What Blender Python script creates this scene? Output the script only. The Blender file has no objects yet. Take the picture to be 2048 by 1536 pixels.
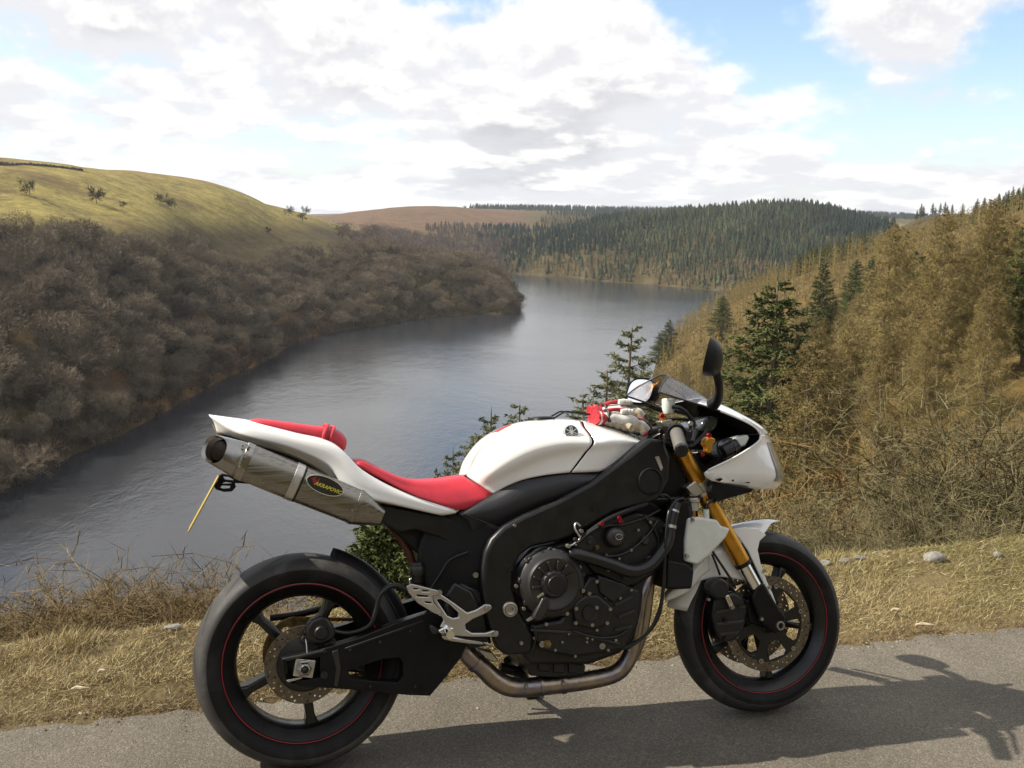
import bpy, bmesh, math, random
import numpy as np
from mathutils import Vector, Matrix, Quaternion

random.seed(7)
RNG = np.random.default_rng(7)
SC = bpy.context.scene
COL = SC.collection

# ------------------------------------------------------------------ camera
F_PX, PITCH, ROLL, CAM_H = 2140.0, 0.1527, 0.0189, 1.614
CAM_POS = np.array([0.0, 0.0, CAM_H])
cd = bpy.data.cameras.new('camera')
cam = bpy.data.objects.new('camera', cd)
COL.objects.link(cam)
cd.sensor_fit = 'HORIZONTAL'
cd.sensor_width = 36.0
cd.lens = F_PX / 2048.0 * 36.0
cd.clip_start = 0.05
cd.clip_end = 30000.0
c_, s_ = math.cos(PITCH), math.sin(PITCH)
fw = Vector((0, c_, -s_)); up0 = Vector((0, s_, c_)); rt0 = Vector((1, 0, 0))
rt = rt0 * math.cos(ROLL) - up0 * math.sin(ROLL) * -1.0
upv = up0 * math.cos(ROLL) - rt0 * math.sin(ROLL)
cam.matrix_world = Matrix(((rt.x, upv.x, -fw.x, 0), (rt.y, upv.y, -fw.y, 0), (rt.z, upv.z, -fw.z, CAM_H), (0, 0, 0, 1)))
SC.camera = cam

# ------------------------------------------------------------------ sun, sky, exposure
SUN_TO = Vector((-1.089, 0.032, 1.0)).normalized()
SUN_EL = math.asin(SUN_TO.z)
SUN_ROT = math.atan2(SUN_TO.x, SUN_TO.y)
sl = bpy.data.lights.new('sun', 'SUN')
sl.energy = 5.0
sl.angle = math.radians(0.53)
sl.color = (1.0, 0.92, 0.79)
sun = bpy.data.objects.new('sun', sl)
COL.objects.link(sun)
sun.rotation_euler = SUN_TO.to_track_quat('Z', 'Y').to_euler()
sun.location = (-30, 0, 40)

SC.view_settings.view_transform = 'Standard'
SC.view_settings.look = 'None'
SC.view_settings.gamma = 1.0
SC.view_settings.exposure = 0.64
SC.view_settings.use_curve_mapping = False
SC.render.engine = 'CYCLES'
SC.cycles.max_bounces = 6
SC.cycles.diffuse_bounces = 2
SC.cycles.glossy_bounces = 3
SC.cycles.transmission_bounces = 5
SC.cycles.transparent_max_bounces = 6
SC.cycles.caustics_reflective = False
SC.cycles.caustics_refractive = False
SC.cycles.use_denoising = True


class NT:
    """tiny helper for building node trees"""
    def __init__(self, tree):
        self.t = tree
    def n(self, kind, **kw):
        nd = self.t.nodes.new(kind)
        for k, v in kw.items():
            setattr(nd, k, v)
        return nd
    def link(self, a, b):
        self.t.links.new(a, b)
    def put(self, sock, v):
        if isinstance(v, bpy.types.NodeSocket):
            self.t.links.new(v, sock)
        else:
            sock.default_value = v
    def math(self, op, a, b=0.0, c=0.0, clamp=False):
        m = self.n('ShaderNodeMath', operation=op, use_clamp=clamp)
        self.put(m.inputs[0], a); self.put(m.inputs[1], b); self.put(m.inputs[2], c)
        return m.outputs[0]
    def mix(self, f, a, b):
        m = self.n('ShaderNodeMix', data_type='RGBA')
        self.put(m.inputs[0], f); self.put(m.inputs[6], a); self.put(m.inputs[7], b)
        return m.outputs[2]
    def noise(self, vec, scale, detail=4.0, rough=0.5, dist=0.0):
        m = self.n('ShaderNodeTexNoise')
        if vec is not None:
            self.put(m.inputs['Vector'], vec)
        m.inputs['Scale'].default_value = scale
        m.inputs['Detail'].default_value = detail
        m.inputs['Roughness'].default_value = rough
        m.inputs['Distortion'].default_value = dist
        return m.outputs['Fac']
    def ramp(self, v, stops):
        m = self.n('ShaderNodeValToRGB')
        self.put(m.inputs[0], v)
        e = m.color_ramp.elements
        while len(e) < len(stops):
            e.new(0.5)
        for i, (p, col) in enumerate(stops):
            e[i].position = p
            e[i].color = tuple(col) + (1.0,) if len(col) == 3 else col
        return m.outputs['Color']
    def maprange(self, v, a, b, c=0.0, d=1.0, smooth=True):
        m = self.n('ShaderNodeMapRange')
        if smooth:
            m.interpolation_type = 'SMOOTHSTEP'
        self.put(m.inputs[0], v)
        for i, q in enumerate((a, b, c, d)):
            self.put(m.inputs[1 + i], q)
        return m.outputs[0]


def build_world():
    w = bpy.data.worlds.new('World')
    SC.world = w
    w.use_nodes = True
    t = w.node_tree
    t.nodes.clear()
    N = NT(t)
    out = N.n('ShaderNodeOutputWorld')
    bg = N.n('ShaderNodeBackground')
    N.link(bg.outputs[0], out.inputs[0])
    sky = N.n('ShaderNodeTexSky', sky_type='NISHITA')
    sky.sun_disc = False
    sky.sun_elevation = SUN_EL
    sky.sun_rotation = SUN_ROT
    sky.air_density = 1.0
    sky.dust_density = 0.6
    sky.ozone_density = 1.6
    tc = N.n('ShaderNodeTexCoord')
    sep = N.n('ShaderNodeSeparateXYZ')
    N.link(tc.outputs['Generated'], sep.inputs[0])
    x, y, z = sep.outputs
    zp = N.math('MAXIMUM', z, 0.0)
    hl = N.math('SQRT', N.math('ADD', N.math('ADD', N.math('MULTIPLY', x, x), N.math('MULTIPLY', y, y)), 1e-6))
    S = N.math('ADD', N.math('DIVIDE', 0.34, N.math('ADD', zp, 0.10)), 4.6)      # cloud banks shrink towards the horizon
    def dome(lift):
        zl = N.math('ADD', zp, lift)
        cb = N.n('ShaderNodeCombineXYZ')
        N.put(cb.inputs[0], N.math('ADD', N.math('MULTIPLY', N.math('DIVIDE', x, hl), S), SKY_OFF[0]))
        N.put(cb.inputs[1], N.math('ADD', N.math('MULTIPLY', N.math('DIVIDE', y, hl), S), SKY_OFF[1]))
        N.put(cb.inputs[2], N.math('ADD', N.math('DIVIDE', 0.66, N.math('ADD', zl, 0.14)), SKY_OFF[2]))
        return cb.outputs[0]
    pv, pl = dome(0.0), dome(0.014)
    def dens(v):
        big = N.noise(v, 0.45, 2.0, 0.5)
        mid = N.noise(v, 1.0, 11.0, 0.56, 0.05)
        return N.math('ADD', N.math('MULTIPLY', big, 0.60), N.math('MULTIPLY', mid, 0.60))
    d0, d1 = dens(pv), dens(pl)
    cover = N.maprange(d0, 0.514, 0.588)
    thick = N.maprange(d0, 0.60, 0.78)
    fleck = N.math('MULTIPLY', N.math('SUBTRACT', N.noise(pv, 4.0, 6.0, 0.62), 0.5), 0.07)
    shade = N.maprange(N.math('ADD', N.math('SUBTRACT', d0, d1), fleck), -0.034, 0.050)    # 1 where the cloud thins upward (bright top)
    grey = N.mix(thick, (0.57, 0.57, 0.595, 1), (0.42, 0.42, 0.445, 1))
    ccol = N.mix(shade, grey, (0.75, 0.74, 0.715, 1))
    skyc = N.n('ShaderNodeVectorMath', operation='SCALE')
    N.link(sky.outputs[0], skyc.inputs[0])
    skyc.inputs['Scale'].default_value = 0.125
    hazef = N.maprange(z, 0.0, 0.16, 0.50, 0.0)
    base = N.mix(hazef, skyc.outputs[0], (0.56, 0.62, 0.68, 1))
    fin = N.mix(cover, base, ccol)
    N.link(fin, bg.inputs['Color'])
    bg.inputs['Strength'].default_value = 1.0

SKY_OFF = (0.0, 0.0, 0.0)
build_world()


# ------------------------------------------------------------------ pixel -> place (tracing outlines at their real distance)
def ray(px, py):
    u, v = px - 1024.0, py - 768.0
    cr, sr = math.cos(ROLL), math.sin(ROLL)
    u, v = cr * u + sr * v, -sr * u + cr * v
    return np.array([u / F_PX, c_ - v / F_PX * s_ * 1.0, -s_ - v / F_PX * c_])

def at_y(px, py, Y):
    d = ray(px, py)
    return CAM_POS + d * (Y / d[1])

def at_z(px, py, z):
    d = ray(px, py)
    return CAM_POS + d * ((z - CAM_H) / d[2])

YAW, LEAN = 0.2739, 0.2059
cy, sy = math.cos(YAW), math.sin(YAW)
cl, sn = math.cos(LEAN), math.sin(LEAN)
RZ = np.array([[cy, -sy, 0], [sy, cy, 0], [0, 0, 1]])
RX = np.array([[1, 0, 0], [0, cl, sn], [0, -sn, cl]])
RB = RZ @ RX
TB = np.array([-0.5962, 2.9691, 0.004])
OB = RB.T @ (CAM_POS - TB)

def bp(px, py, y=0.0):
    """photograph point -> point on the bike's own plane y (x forward, y to its left, z up)"""
    d = RB.T @ ray(px, py)
    return OB + d * ((y - OB[1]) / d[1])

def road_uv(X, Y):
    """along / across the road, measured from the rear tyre's contact"""
    dx, dy = X - TB[0], Y - TB[1]
    return dx * cy + dy * sy, -dx * sy + dy * cy

def from_uv(u, w):
    return TB[0] + u * cy - w * sy, TB[1] + u * sy + w * cy


# ------------------------------------------------------------------ object helpers
def tag(o, label=None, cat=None, group=None, kind=None):
    if label: o['label'] = label
    if cat: o['category'] = cat
    if group: o['group'] = group
    if kind: o['kind'] = kind
    return o

def empty(name, loc=(0, 0, 0), parent=None):
    o = bpy.data.objects.new(name, None)
    o.empty_display_size = 0.1
    COL.objects.link(o)
    o.location = loc
    if parent: o.parent = parent
    return o

def link_mesh(name, me, mat, parent=None):
    if mat is not None:
        me.materials.append(mat)
    o = bpy.data.objects.new(name, me)
    COL.objects.link(o)
    if parent: o.parent = parent
    return o

def mesh_obj(name, V, Fc, mat, parent=None, smooth=True, sharp=35.0, fixn=True):
    me = bpy.data.meshes.new(name)
    me.from_pydata([tuple(v) for v in V], [], [tuple(f) for f in Fc])
    if fixn:
        bm = bmesh.new(); bm.from_mesh(me)
        bmesh.ops.remove_doubles(bm, verts=bm.verts, dist=1e-6)
        bmesh.ops.recalc_face_normals(bm, faces=bm.faces)
        bm.to_mesh(me); bm.free()
    if smooth:
        me.shade_smooth()
        me.set_sharp_from_angle(angle=math.radians(sharp))
    return link_mesh(name, me, mat, parent)

def bevel(o, w, seg=2, ang=35):
    m = o.modifiers.new('bevel', 'BEVEL')
    m.width = w; m.segments = seg; m.limit_method = 'ANGLE'; m.angle_limit = math.radians(ang)
    m.harden_normals = False
    return o

def solid(o, t, off=-1.0):
    m = o.modifiers.new('shell', 'SOLIDIFY')
    m.thickness = t; m.offset = off
    return o

def cr_curve(P, n, closed=False):
    """Catmull-Rom through P, n samples per span"""
    P = np.asarray(P, float)
    m = len(P)
    if m == 1: return P
    if closed:
        idx = lambda i: P[i % m]
        spans = m
    else:
        ext = np.vstack([2 * P[0] - P[1], P, 2 * P[-1] - P[-2]])
        idx = lambda i: ext[i + 1]
        spans = m - 1
    out = []
    for i in range(spans):
        p0, p1, p2, p3 = idx(i - 1), idx(i), idx(i + 1), idx(i + 2)
        for k in range(n):
            t = k / n
            out.append(0.5 * (2 * p1 + (p2 - p0) * t + (2 * p0 - 5 * p1 + 4 * p2 - p3) * t * t + (3 * p1 - p0 - 3 * p2 + p3) * t ** 3))
    if not closed: out.append(P[-1])
    return np.array(out)

def grid_faces(a, b, wrap=False):
    f = []
    for i in range(a - 1):
        for j in range(b if wrap else b - 1):
            j2 = (j + 1) % b
            f.append((i * b + j, i * b + j2, (i + 1) * b + j2, (i + 1) * b + j))
    return f

def surf(rails, nu=5, nv=4):
    """rails[k][i] points -> smooth grid (rows across rails, columns along)"""
    R = [cr_curve(r, nu) for r in rails]
    R = np.array(R)
    cols = [cr_curve(R[:, j], nv) for j in range(R.shape[1])]
    return np.array(cols).transpose(1, 0, 2)

def prail(pts):
    return np.array([bp(*p) for p in pts])

def patch(name, rails, mat, parent=None, nu=5, nv=4, mirror=False, thick=0.0, raw=False, sharp=40.0, center=True):
    """smooth shell through traced rails; mirror=True continues it across the bike's centre plane"""
    rr = [np.asarray(r, float) if raw else prail(r) for r in rails]
    if mirror:
        fl = [r * np.array([1, -1, 1]) for r in rr]
        rr = (fl[1:][::-1] if center else fl[::-1]) + rr
    G = surf(rr, nu, nv)
    a, b = G.shape[:2]
    o = mesh_obj(name, G.reshape(-1, 3), grid_faces(a, b), mat, parent, sharp=sharp)
    if thick: solid(o, thick)
    return o

def poly(name, outline, yn, yf, mat, parent=None, holes=(), bev=0.004, mirror=False, smooth=0, px=True, seg=2, sharp=35.0):
    """traced plate: outline on plane yn, real thickness yn..yf, optional holes and a twin on the other side"""
    loops = []
    for L in [outline] + list(holes):
        P = np.array([bp(q[0], q[1], yn)[[0, 2]] for q in L]) if px else np.array(L, float)
        if smooth: P = cr_curve(P, smooth, closed=True)
        loops.append(P)
    bm = bmesh.new()
    edges, lv = [], []
    for P in loops:
        vs = [bm.verts.new((p[0], yn, p[1])) for p in P]
        lv.append(vs)
        for i in range(len(vs)):
            edges.append(bm.edges.new((vs[i], vs[(i + 1) % len(vs)])))
    bmesh.ops.triangle_fill(bm, use_beauty=True, edges=edges)
    bm.verts.index_update()
    front = [[v.index for v in f.verts] for f in bm.faces]
    V = [v.co.copy() for v in bm.verts]
    n = len(V)
    V2 = V + [Vector((v.x, yf, v.z)) for v in V]
    Fc = [tuple(f) for f in front] + [tuple(i + n for i in reversed(f)) for f in front]
    for vs in lv:
        for i in range(len(vs)):
            a, b = vs[i].index, vs[(i + 1) % len(vs)].index
            Fc.append((a, b, b + n, a + n))
    bm.free()
    if mirror:
        m = len(V2)
        V2 = V2 + [Vector((v.x, -v.y, v.z)) for v in V2]
        Fc = Fc + [tuple(i + m for i in reversed(f)) for f in Fc]
    o = mesh_obj(name, V2, Fc, mat, parent, sharp=sharp)
    if bev: bevel(o, bev, seg)
    return o

def lathe(name, c, prof, mat, parent=None, seg=48, axis='y', a0=0.0, a1=None, sharp=35.0):
    """revolve (radius, along) about an axis through c"""
    full = a1 is None
    n = seg if full else seg + 1
    V, Fc = [], []
    for r, h in prof:
        for i in range(n):
            t = 2 * math.pi * i / seg if full else a0 + (a1 - a0) * i / seg
            a, b = r * math.cos(t), r * math.sin(t)
            if axis == 'y': V.append((c[0] + a, c[1] + h, c[2] + b))
            elif axis == 'x': V.append((c[0] + h, c[1] + a, c[2] + b))
            else: V.append((c[0] + a, c[1] + b, c[2] + h))
    Fc = grid_faces(len(prof), n, wrap=full)
    return mesh_obj(name, V, Fc, mat, parent, sharp=sharp)

def frames(P):
    T = np.gradient(P, axis=0)
    T /= np.linalg.norm(T, axis=1)[:, None] + 1e-12
    ref = np.array([0, 0, 1.0]) if abs(T[0][2]) < 0.9 else np.array([1.0, 0, 0])
    A = np.cross(T[0], ref); A /= np.linalg.norm(A)
    out = []
    for i in range(len(P)):
        A = A - T[i] * np.dot(A, T[i]); A /= np.linalg.norm(A) + 1e-12
        out.append((A.copy(), np.cross(T[i], A)))
    return out

def tube_data(P, rad, seg=10, caps=True, sq=1.0):
    P = np.asarray(P, float)
    rad = np.broadcast_to(np.asarray(rad, float), (len(P),)) if np.ndim(rad) == 0 else np.asarray(rad, float)
    fr = frames(P)
    V, Fc = [], []
    for i, (A, B) in enumerate(fr):
        for k in range(seg):
            t = 2 * math.pi * k / seg
            V.append(P[i] + rad[i] * (A * math.cos(t) + B * math.sin(t) * sq))
    Fc = grid_faces(len(P), seg, wrap=True)
    if caps:
        Fc.append(tuple(range(seg))[::-1]); b = (len(P) - 1) * seg
        Fc.append(tuple(range(b, b + seg)))
    return V, Fc

def tube(name, pts, rad, mat, parent=None, seg=12, px=True, n=6, sq=1.0, caps=True):
    P = prail(pts) if px else np.asarray(pts, float)
    if n > 1 and len(P) > 2:
        m = len(P)
        if np.ndim(rad):
            rad = np.interp(np.linspace(0, m - 1, (m - 1) * n + 1), np.arange(m), rad)
        P = cr_curve(P, n)
    V, Fc = tube_data(P, rad, seg, caps, sq)
    return mesh_obj(name, V, Fc, mat, parent, sharp=50)

def box(name, c, s, mat, parent=None, rot=None, bev=0.003):
    V = []
    for sx in (-1, 1):
        for sy_ in (-1, 1):
            for sz in (-1, 1):
                v = Vector((sx * s[0] / 2, sy_ * s[1] / 2, sz * s[2] / 2))
                if rot is not None: v = rot @ v
                V.append(Vector(c) + v)
    Fc = [(0, 1, 3, 2), (4, 6, 7, 5), (0, 4, 5, 1), (2, 3, 7, 6), (0, 2, 6, 4), (1, 5, 7, 3)]
    o = mesh_obj(name, V, Fc, mat, parent)
    if bev: bevel(o, bev, 2)
    return o


# ------------------------------------------------------------------ materials
def mat_base(name):
    m = bpy.data.materials.new(name)
    m.use_nodes = True
    b = m.node_tree.nodes['Principled BSDF']
    return m, NT(m.node_tree), b

def simple(name, col, rough=0.5, metal=0.0, var=0.0, vscale=30.0, bump=0.0, bscale=200.0, coat=0.0, spec=0.5, rvar=0.0):
    m, N, b = mat_base(name)
    b.inputs['Base Color'].default_value = tuple(col) + (1,)
    b.inputs['Roughness'].default_value = rough
    b.inputs['Metallic'].default_value = metal
    b.inputs['Specular IOR Level'].default_value = spec
    if coat:
        b.inputs['Coat Weight'].default_value = coat
        b.inputs['Coat Roughness'].default_value = 0.06
    tc = N.n('ShaderNodeTexCoord').outputs['Object']
    if var:
        f = N.noise(tc, vscale, 5.0, 0.6)
        lo = tuple(c * (1 - var) for c in col) + (1,); hi = tuple(min(1, c * (1 + var)) for c in col) + (1,)
        N.link(N.mix(N.maprange(f, 0.3, 0.7), lo, hi), b.inputs['Base Color'])
    if rvar:
        f = N.noise(tc, vscale * 0.7, 5.0, 0.6)
        N.link(N.maprange(f, 0.25, 0.75, max(0.02, rough - rvar), min(1, rough + rvar)), b.inputs['Roughness'])
    if bump:
        f = N.noise(tc, bscale, 4.0, 0.6)
        bn = N.n('ShaderNodeBump')
        bn.inputs['Strength'].default_value = bump
        bn.inputs['Distance'].default_value = 0.002
        N.link(f, bn.inputs['Height']); N.link(bn.outputs[0], b.inputs['Normal'])
    return m

# ================================================================== LAND
WATER_Z = -40.0

def horizon(px):
    return 768 - F_PX * math.tan(PITCH) + ROLL * (px - 1024)

_ctl = []
def C(px, py, Y):                     # a place seen at (px, py) and Y metres away
    _ctl.append(at_y(px, py, Y))
def W(px, py, dz=0.0):                # a shore place on the water level
    p = at_z(px, py, WATER_Z); p[2] += dz; _ctl.append(p)
def G(X, Y, z):
    _ctl.append(np.array([X, Y, z], float))

# left shore, out to the wooded point
for q in ((-260, 1130), (-120, 1050), (0, 985), (200, 888), (390, 790), (520, 725), (640, 670), (850, 634), (960, 622), (1030, 617)):
    W(*q)
W(1045, 605); W(1020, 575); W(985, 548)
# far shore
for q in ((1060, 550), (1150, 556), (1280, 567), (1420, 580), (1560, 592), (1700, 604)):
    W(*q)
# right shore
for q in ((1225, 960), (1262, 860), (1298, 760), (1330, 690), (1400, 640), (1520, 622), (1700, 612)):
    W(*q)
# lake bed
for X, Y in ((-30, 170), (-30, 260), (-20, 350), (20, 300), (40, 420), (10, 420), (60, 560), (100, 560), (30, 640), (30, 560), (150, 540), (-45, 210), (0, 200), (15, 240), (45, 480), (-40, 120), (-5, 130), (0, 740)):
    G(X, Y, -55)
# near slope falling to the lake
for X in (-60, -30, -10, 10):
    for Y, z in ((9, -2.2), (16, -6.5), (30, -15), (55, -29), (85, -43)):
        G(X * Y / 40.0, Y + 0.25 * X * Y / 40.0, z)
# left hill: wood edge, pasture, skyline
for q in ((0, 470, 262), (-200, 500, 235), (180, 478, 300), (330, 478, 350), (430, 505, 405), (560, 510, 450), (640, 500, 480), (700, 492, 520)):
    C(*q)
for q in ((-200, 385, 300), (0, 405, 310), (200, 428, 350), (400, 440, 430), (560, 470, 500)):
    C(*q)
for q in ((-300, 330, 340), (-100, 340, 340), (0, 346, 350), (130, 356, 390), (250, 368, 430), (350, 378, 470), (440, 388, 510), (490, 394, 540), (560, 418, 610), (640, 437, 690)):
    C(*q)
for q in ((-300, 350, 560), (0, 362, 600), (250, 372, 680), (440, 410, 760), (560, 425, 850)):
    C(*q)
# the point's spine
for q in ((760, 520, 500), (860, 545, 500), (950, 570, 495), (1005, 592, 488)):
    C(*q)
for q in ((800, 540, 600), (880, 530, 700), (960, 545, 640)):
    C(*q)
# far brown moor and far plateau
for q in ((640, 437, 1400), (720, 424, 1400), (800, 415, 1400), (880, 415, 1400), (950, 428, 1350), (1010, 452, 1250), (760, 462, 1000), (900, 480, 950), (960, 510, 880), (640, 452, 1050)):
    C(*q)
for q in ((300, 428, 2200), (640, 436, 2200), (900, 421, 2000), (1100, 419, 2000), (1330, 423, 2000), (1600, 424, 1900), (1800, 436, 1900), (2048, 440, 1900), (2400, 450, 1900)):
    C(*q)
for q in ((900, 424, 3400), (1330, 428, 3400), (1900, 440, 3400), (300, 430, 3400)):
    C(*q)
# wooded far hill
for q in ((1100, 520, 830), (1200, 515, 800), (1300, 510, 790), (1400, 515, 760), (1550, 510, 760), (1700, 520, 740)):
    C(*q)
for q in ((1100, 470, 1000), (1200, 447, 1020), (1300, 437, 1020), (1400, 427, 1020), (1500, 420, 1020), (1580, 416, 1020), (1650, 422, 1010), (1740, 452, 960), (1850, 470, 950), (2000, 480, 950)):
    C(*q)
for q in ((1200, 450, 1350), (1400, 445, 1350), (1600, 440, 1350), (1750, 452, 1300), (1850, 458, 1300), (2048, 452, 1400)):
    C(*q)
# right hill: crest, back, face
for q in ((1420, 634, 345), (1500, 590, 330), (1600, 555, 315), (1700, 520, 300), (1800, 497, 285), (1900, 470, 270), (2048, 425, 250), (2300, 360, 240), (2600, 310, 240)):
    C(*q)
for q in ((1600, 600, 420), (1800, 540, 400), (2048, 470, 380), (2300, 430, 380), (1900, 520, 560), (2200, 480, 560), (1840, 436, 720), (1940, 432, 720), (2048, 440, 720)):
    C(*q)
for q in ((1420, 725, 250), (1520, 685, 245), (1700, 632, 220), (1850, 600, 190), (2048, 550, 170), (2300, 500, 150)):
    C(*q)
for q in ((1350, 850, 170), (1450, 860, 150), (1600, 830, 130), (1750, 790, 115), (1900, 740, 100), (2048, 705, 90), (2300, 660, 80)):
    C(*q)
for q in ((1300, 1010, 100), (1450, 980, 75), (1600, 950, 60), (1800, 910, 50), (2048, 860, 42), (2300, 820, 38)):
    C(*q)
for q in ((1450, 1100, 24), (1700, 1060, 20), (2048, 1010, 17), (2400, 960, 16)):
    C(*q)
G(3, 9, -1.8); G(6, 10, -1.7); G(9, 12, -1.6); G(16, 13, -1.5)
CTL = np.array(_ctl)

def tps_fit(P, v, lam=0.02, scale=100.0):
    Q = P / scale
    n = len(Q)
    d2 = ((Q[:, None] - Q[None]) ** 2).sum(-1)
    K = 0.5 * d2 * np.log(d2 + 1e-12)
    K[np.arange(n), np.arange(n)] = lam
    Pm = np.hstack([np.ones((n, 1)), Q])
    A = np.zeros((n + 3, n + 3)); A[:n, :n] = K; A[:n, n:] = Pm; A[n:, :n] = Pm.T
    return np.linalg.solve(A, np.concatenate([v, np.zeros(3)])), Q, scale

# distances are handled on a log-polar sheet, so near and far places weigh alike
def lp(X, Y):
    r = np.hypot(X, Y); a = np.arctan2(X, Y)
    return np.stack([a * 6.0, np.log(np.maximum(r, 1.0)) * 2.4], -1)

TPS = tps_fit(lp(CTL[:, 0], CTL[:, 1]), CTL[:, 2], lam=0.004, scale=1.0)

def tps_eval(X, Y):
    w, Q, sc = TPS
    a = np.arctan2(X, Y); r = np.hypot(X, Y)
    a = np.clip(a, -0.62, 0.66)
    P = lp(np.sin(a) * r, np.cos(a) * r)
    out = np.empty(len(P))
    for i in range(0, len(P), 20000):
        S = P[i:i + 20000]
        d2 = ((S[:, None] - Q[None]) ** 2).sum(-1)
        K = 0.5 * d2 * np.log(d2 + 1e-12)
        out[i:i + 20000] = K @ w[:-3] + w[-3] + S @ w[-2:]
    return out

def vnoise(X, Y, s, seed=0):
    """cheap smooth noise in [-1, 1]"""
    rs = np.random.default_rng(seed)
    out = np.zeros_like(X, dtype=float)
    for k in range(6):
        a = rs.uniform(0, 2 * math.pi); f = s * rs.uniform(0.6, 1.7); ph = rs.uniform(0, 6.28)
        out += np.sin((X * math.cos(a) + Y * math.sin(a)) * f + ph + 1.3 * np.sin((X * math.sin(a) - Y * math.cos(a)) * f * 0.7 + ph * 2))
    return out / 4.0

def sstep(x, a, b):
    t = np.clip((x - a) / (b - a), 0, 1)
    return t * t * (3 - 2 * t)

EDGE_W, CREST_W = 0.47, 1.07

def edge_w(u):
    return EDGE_W + 0.03 * np.sin(u * 1.1 + 0.6) + 0.012 * np.sin(u * 5.3) + 0.008 * np.sin(u * 13.0 + 1)

def near_z(X, Y):
    u, w = road_uv(X, Y)
    s = w - edge_w(u)
    bank = 0.03 * sstep(s, 0.0, 0.25) + 0.02 * sstep(s, 0.35, 0.8)
    bank = bank + (0.014 * vnoise(X, Y, 5.0, 3) + 0.008 * vnoise(X, Y, 14.0, 4)) * sstep(s, 0.0, 0.2)
    cw = CREST_W + 0.035 * vnoise(u, u * 0, 1.2, 5) + 0.075 * np.clip(u, -2, 5)
    drop = np.maximum(w - cw, 0.0)
    bank = bank - 0.80 * drop * sstep(drop, 0.0, 0.22)
    back = np.maximum(-w - 7.6, 0.0)                 # unseen bank added behind the camera; blocks sky so the bike's near side darkens
    rise = 46.0 * (1 - np.exp(-back * 0.70 / 46.0)) * sstep(back, 0.0, 1.5) + vnoise(X, Y, .3, 6) * np.clip(back * .05, 0, .6)
    return np.where(s < 0, -0.012 + rise, bank)

def land_z(X, Y):
    X = np.atleast_1d(np.asarray(X, float)); Y = np.atleast_1d(np.asarray(Y, float))
    u, w = road_uv(X, Y)
    zn = near_z(X, Y)
    far = tps_eval(X, Y)
    far = np.maximum(far, -58)
    r = np.hypot(X, Y)
    far = far + vnoise(X, Y, 0.05, 11) * np.clip(r / 300, 0, 1) * 1.2 + vnoise(X, Y, 0.22, 12) * np.clip(r / 150, 0, 1) * 0.35
    k = sstep(w, 3.2, 8.0)
    return zn * (1 - k) + far * k


def mat_land():
    m, N, b = mat_base('hillside_ground')
    at = N.n('ShaderNodeAttribute', attribute_name='cover')
    geo = N.n('ShaderNodeNewGeometry')
    pos = geo.outputs['Position']
    f1 = N.noise(pos, 0.06, 8.0, 0.65)
    f2 = N.noise(pos, 0.9, 6.0, 0.7)
    f3 = N.noise(pos, 0.28, 8.0, 0.75)
    k = N.math('ADD', N.maprange(f1, 0.3, 0.7, 0.66, 1.25), N.math('ADD', N.maprange(f2, 0.3, 0.7, -0.22, 0.22), N.maprange(f3, 0.32, 0.68, -0.30, 0.30)))
    v = N.n('ShaderNodeVectorMath', operation='SCALE')
    N.link(at.outputs['Color'], v.inputs[0]); N.link(k, v.inputs['Scale'])
    patchf = N.maprange(N.noise(pos, 0.035, 7.0, 0.7, 0.6), 0.52, 0.66)
    mp = N.n('ShaderNodeMapping'); mp.inputs['Scale'].default_value = (0.05, 0.05, 0.55); N.link(pos, mp.inputs['Vector'])
    trk = N.maprange(N.noise(mp.outputs[0], 1.0, 6.0, 0.7, 0.4), 0.54, 0.66)
    c0 = N.mix(N.math('MULTIPLY', patchf, 0.75), v.outputs[0], (0.105, 0.070, 0.034, 1))
    col = N.mix(N.math('MULTIPLY', trk, 0.7), c0, (0.085, 0.066, 0.030, 1))
    N.link(col, b.inputs['Base Color'])
    b.inputs['Roughness'].default_value = 0.95
    b.inputs['Specular IOR Level'].default_value = 0.1
    bn = N.n('ShaderNodeBump'); bn.inputs['Strength'].default_value = 0.6; bn.inputs['Distance'].default_value = 0.35
    N.link(N.noise(pos, 0.5, 8.0, 0.7), bn.inputs['Height'])
    N.link(bn.outputs[0], b.inputs['Normal'])
    return m

PASTURE = np.array([0.215, 0.175, 0.055])
STRAW = np.array([0.20, 0.145, 0.06])
BRACKEN = np.array([0.150, 0.075, 0.028])
MOOR = np.array([0.120, 0.072, 0.040])
FLOOR = np.array([0.055, 0.042, 0.016])
VERGE = np.array([0.125, 0.096, 0.048])
ROCKY = np.array([0.25, 0.22, 0.17])

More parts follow.
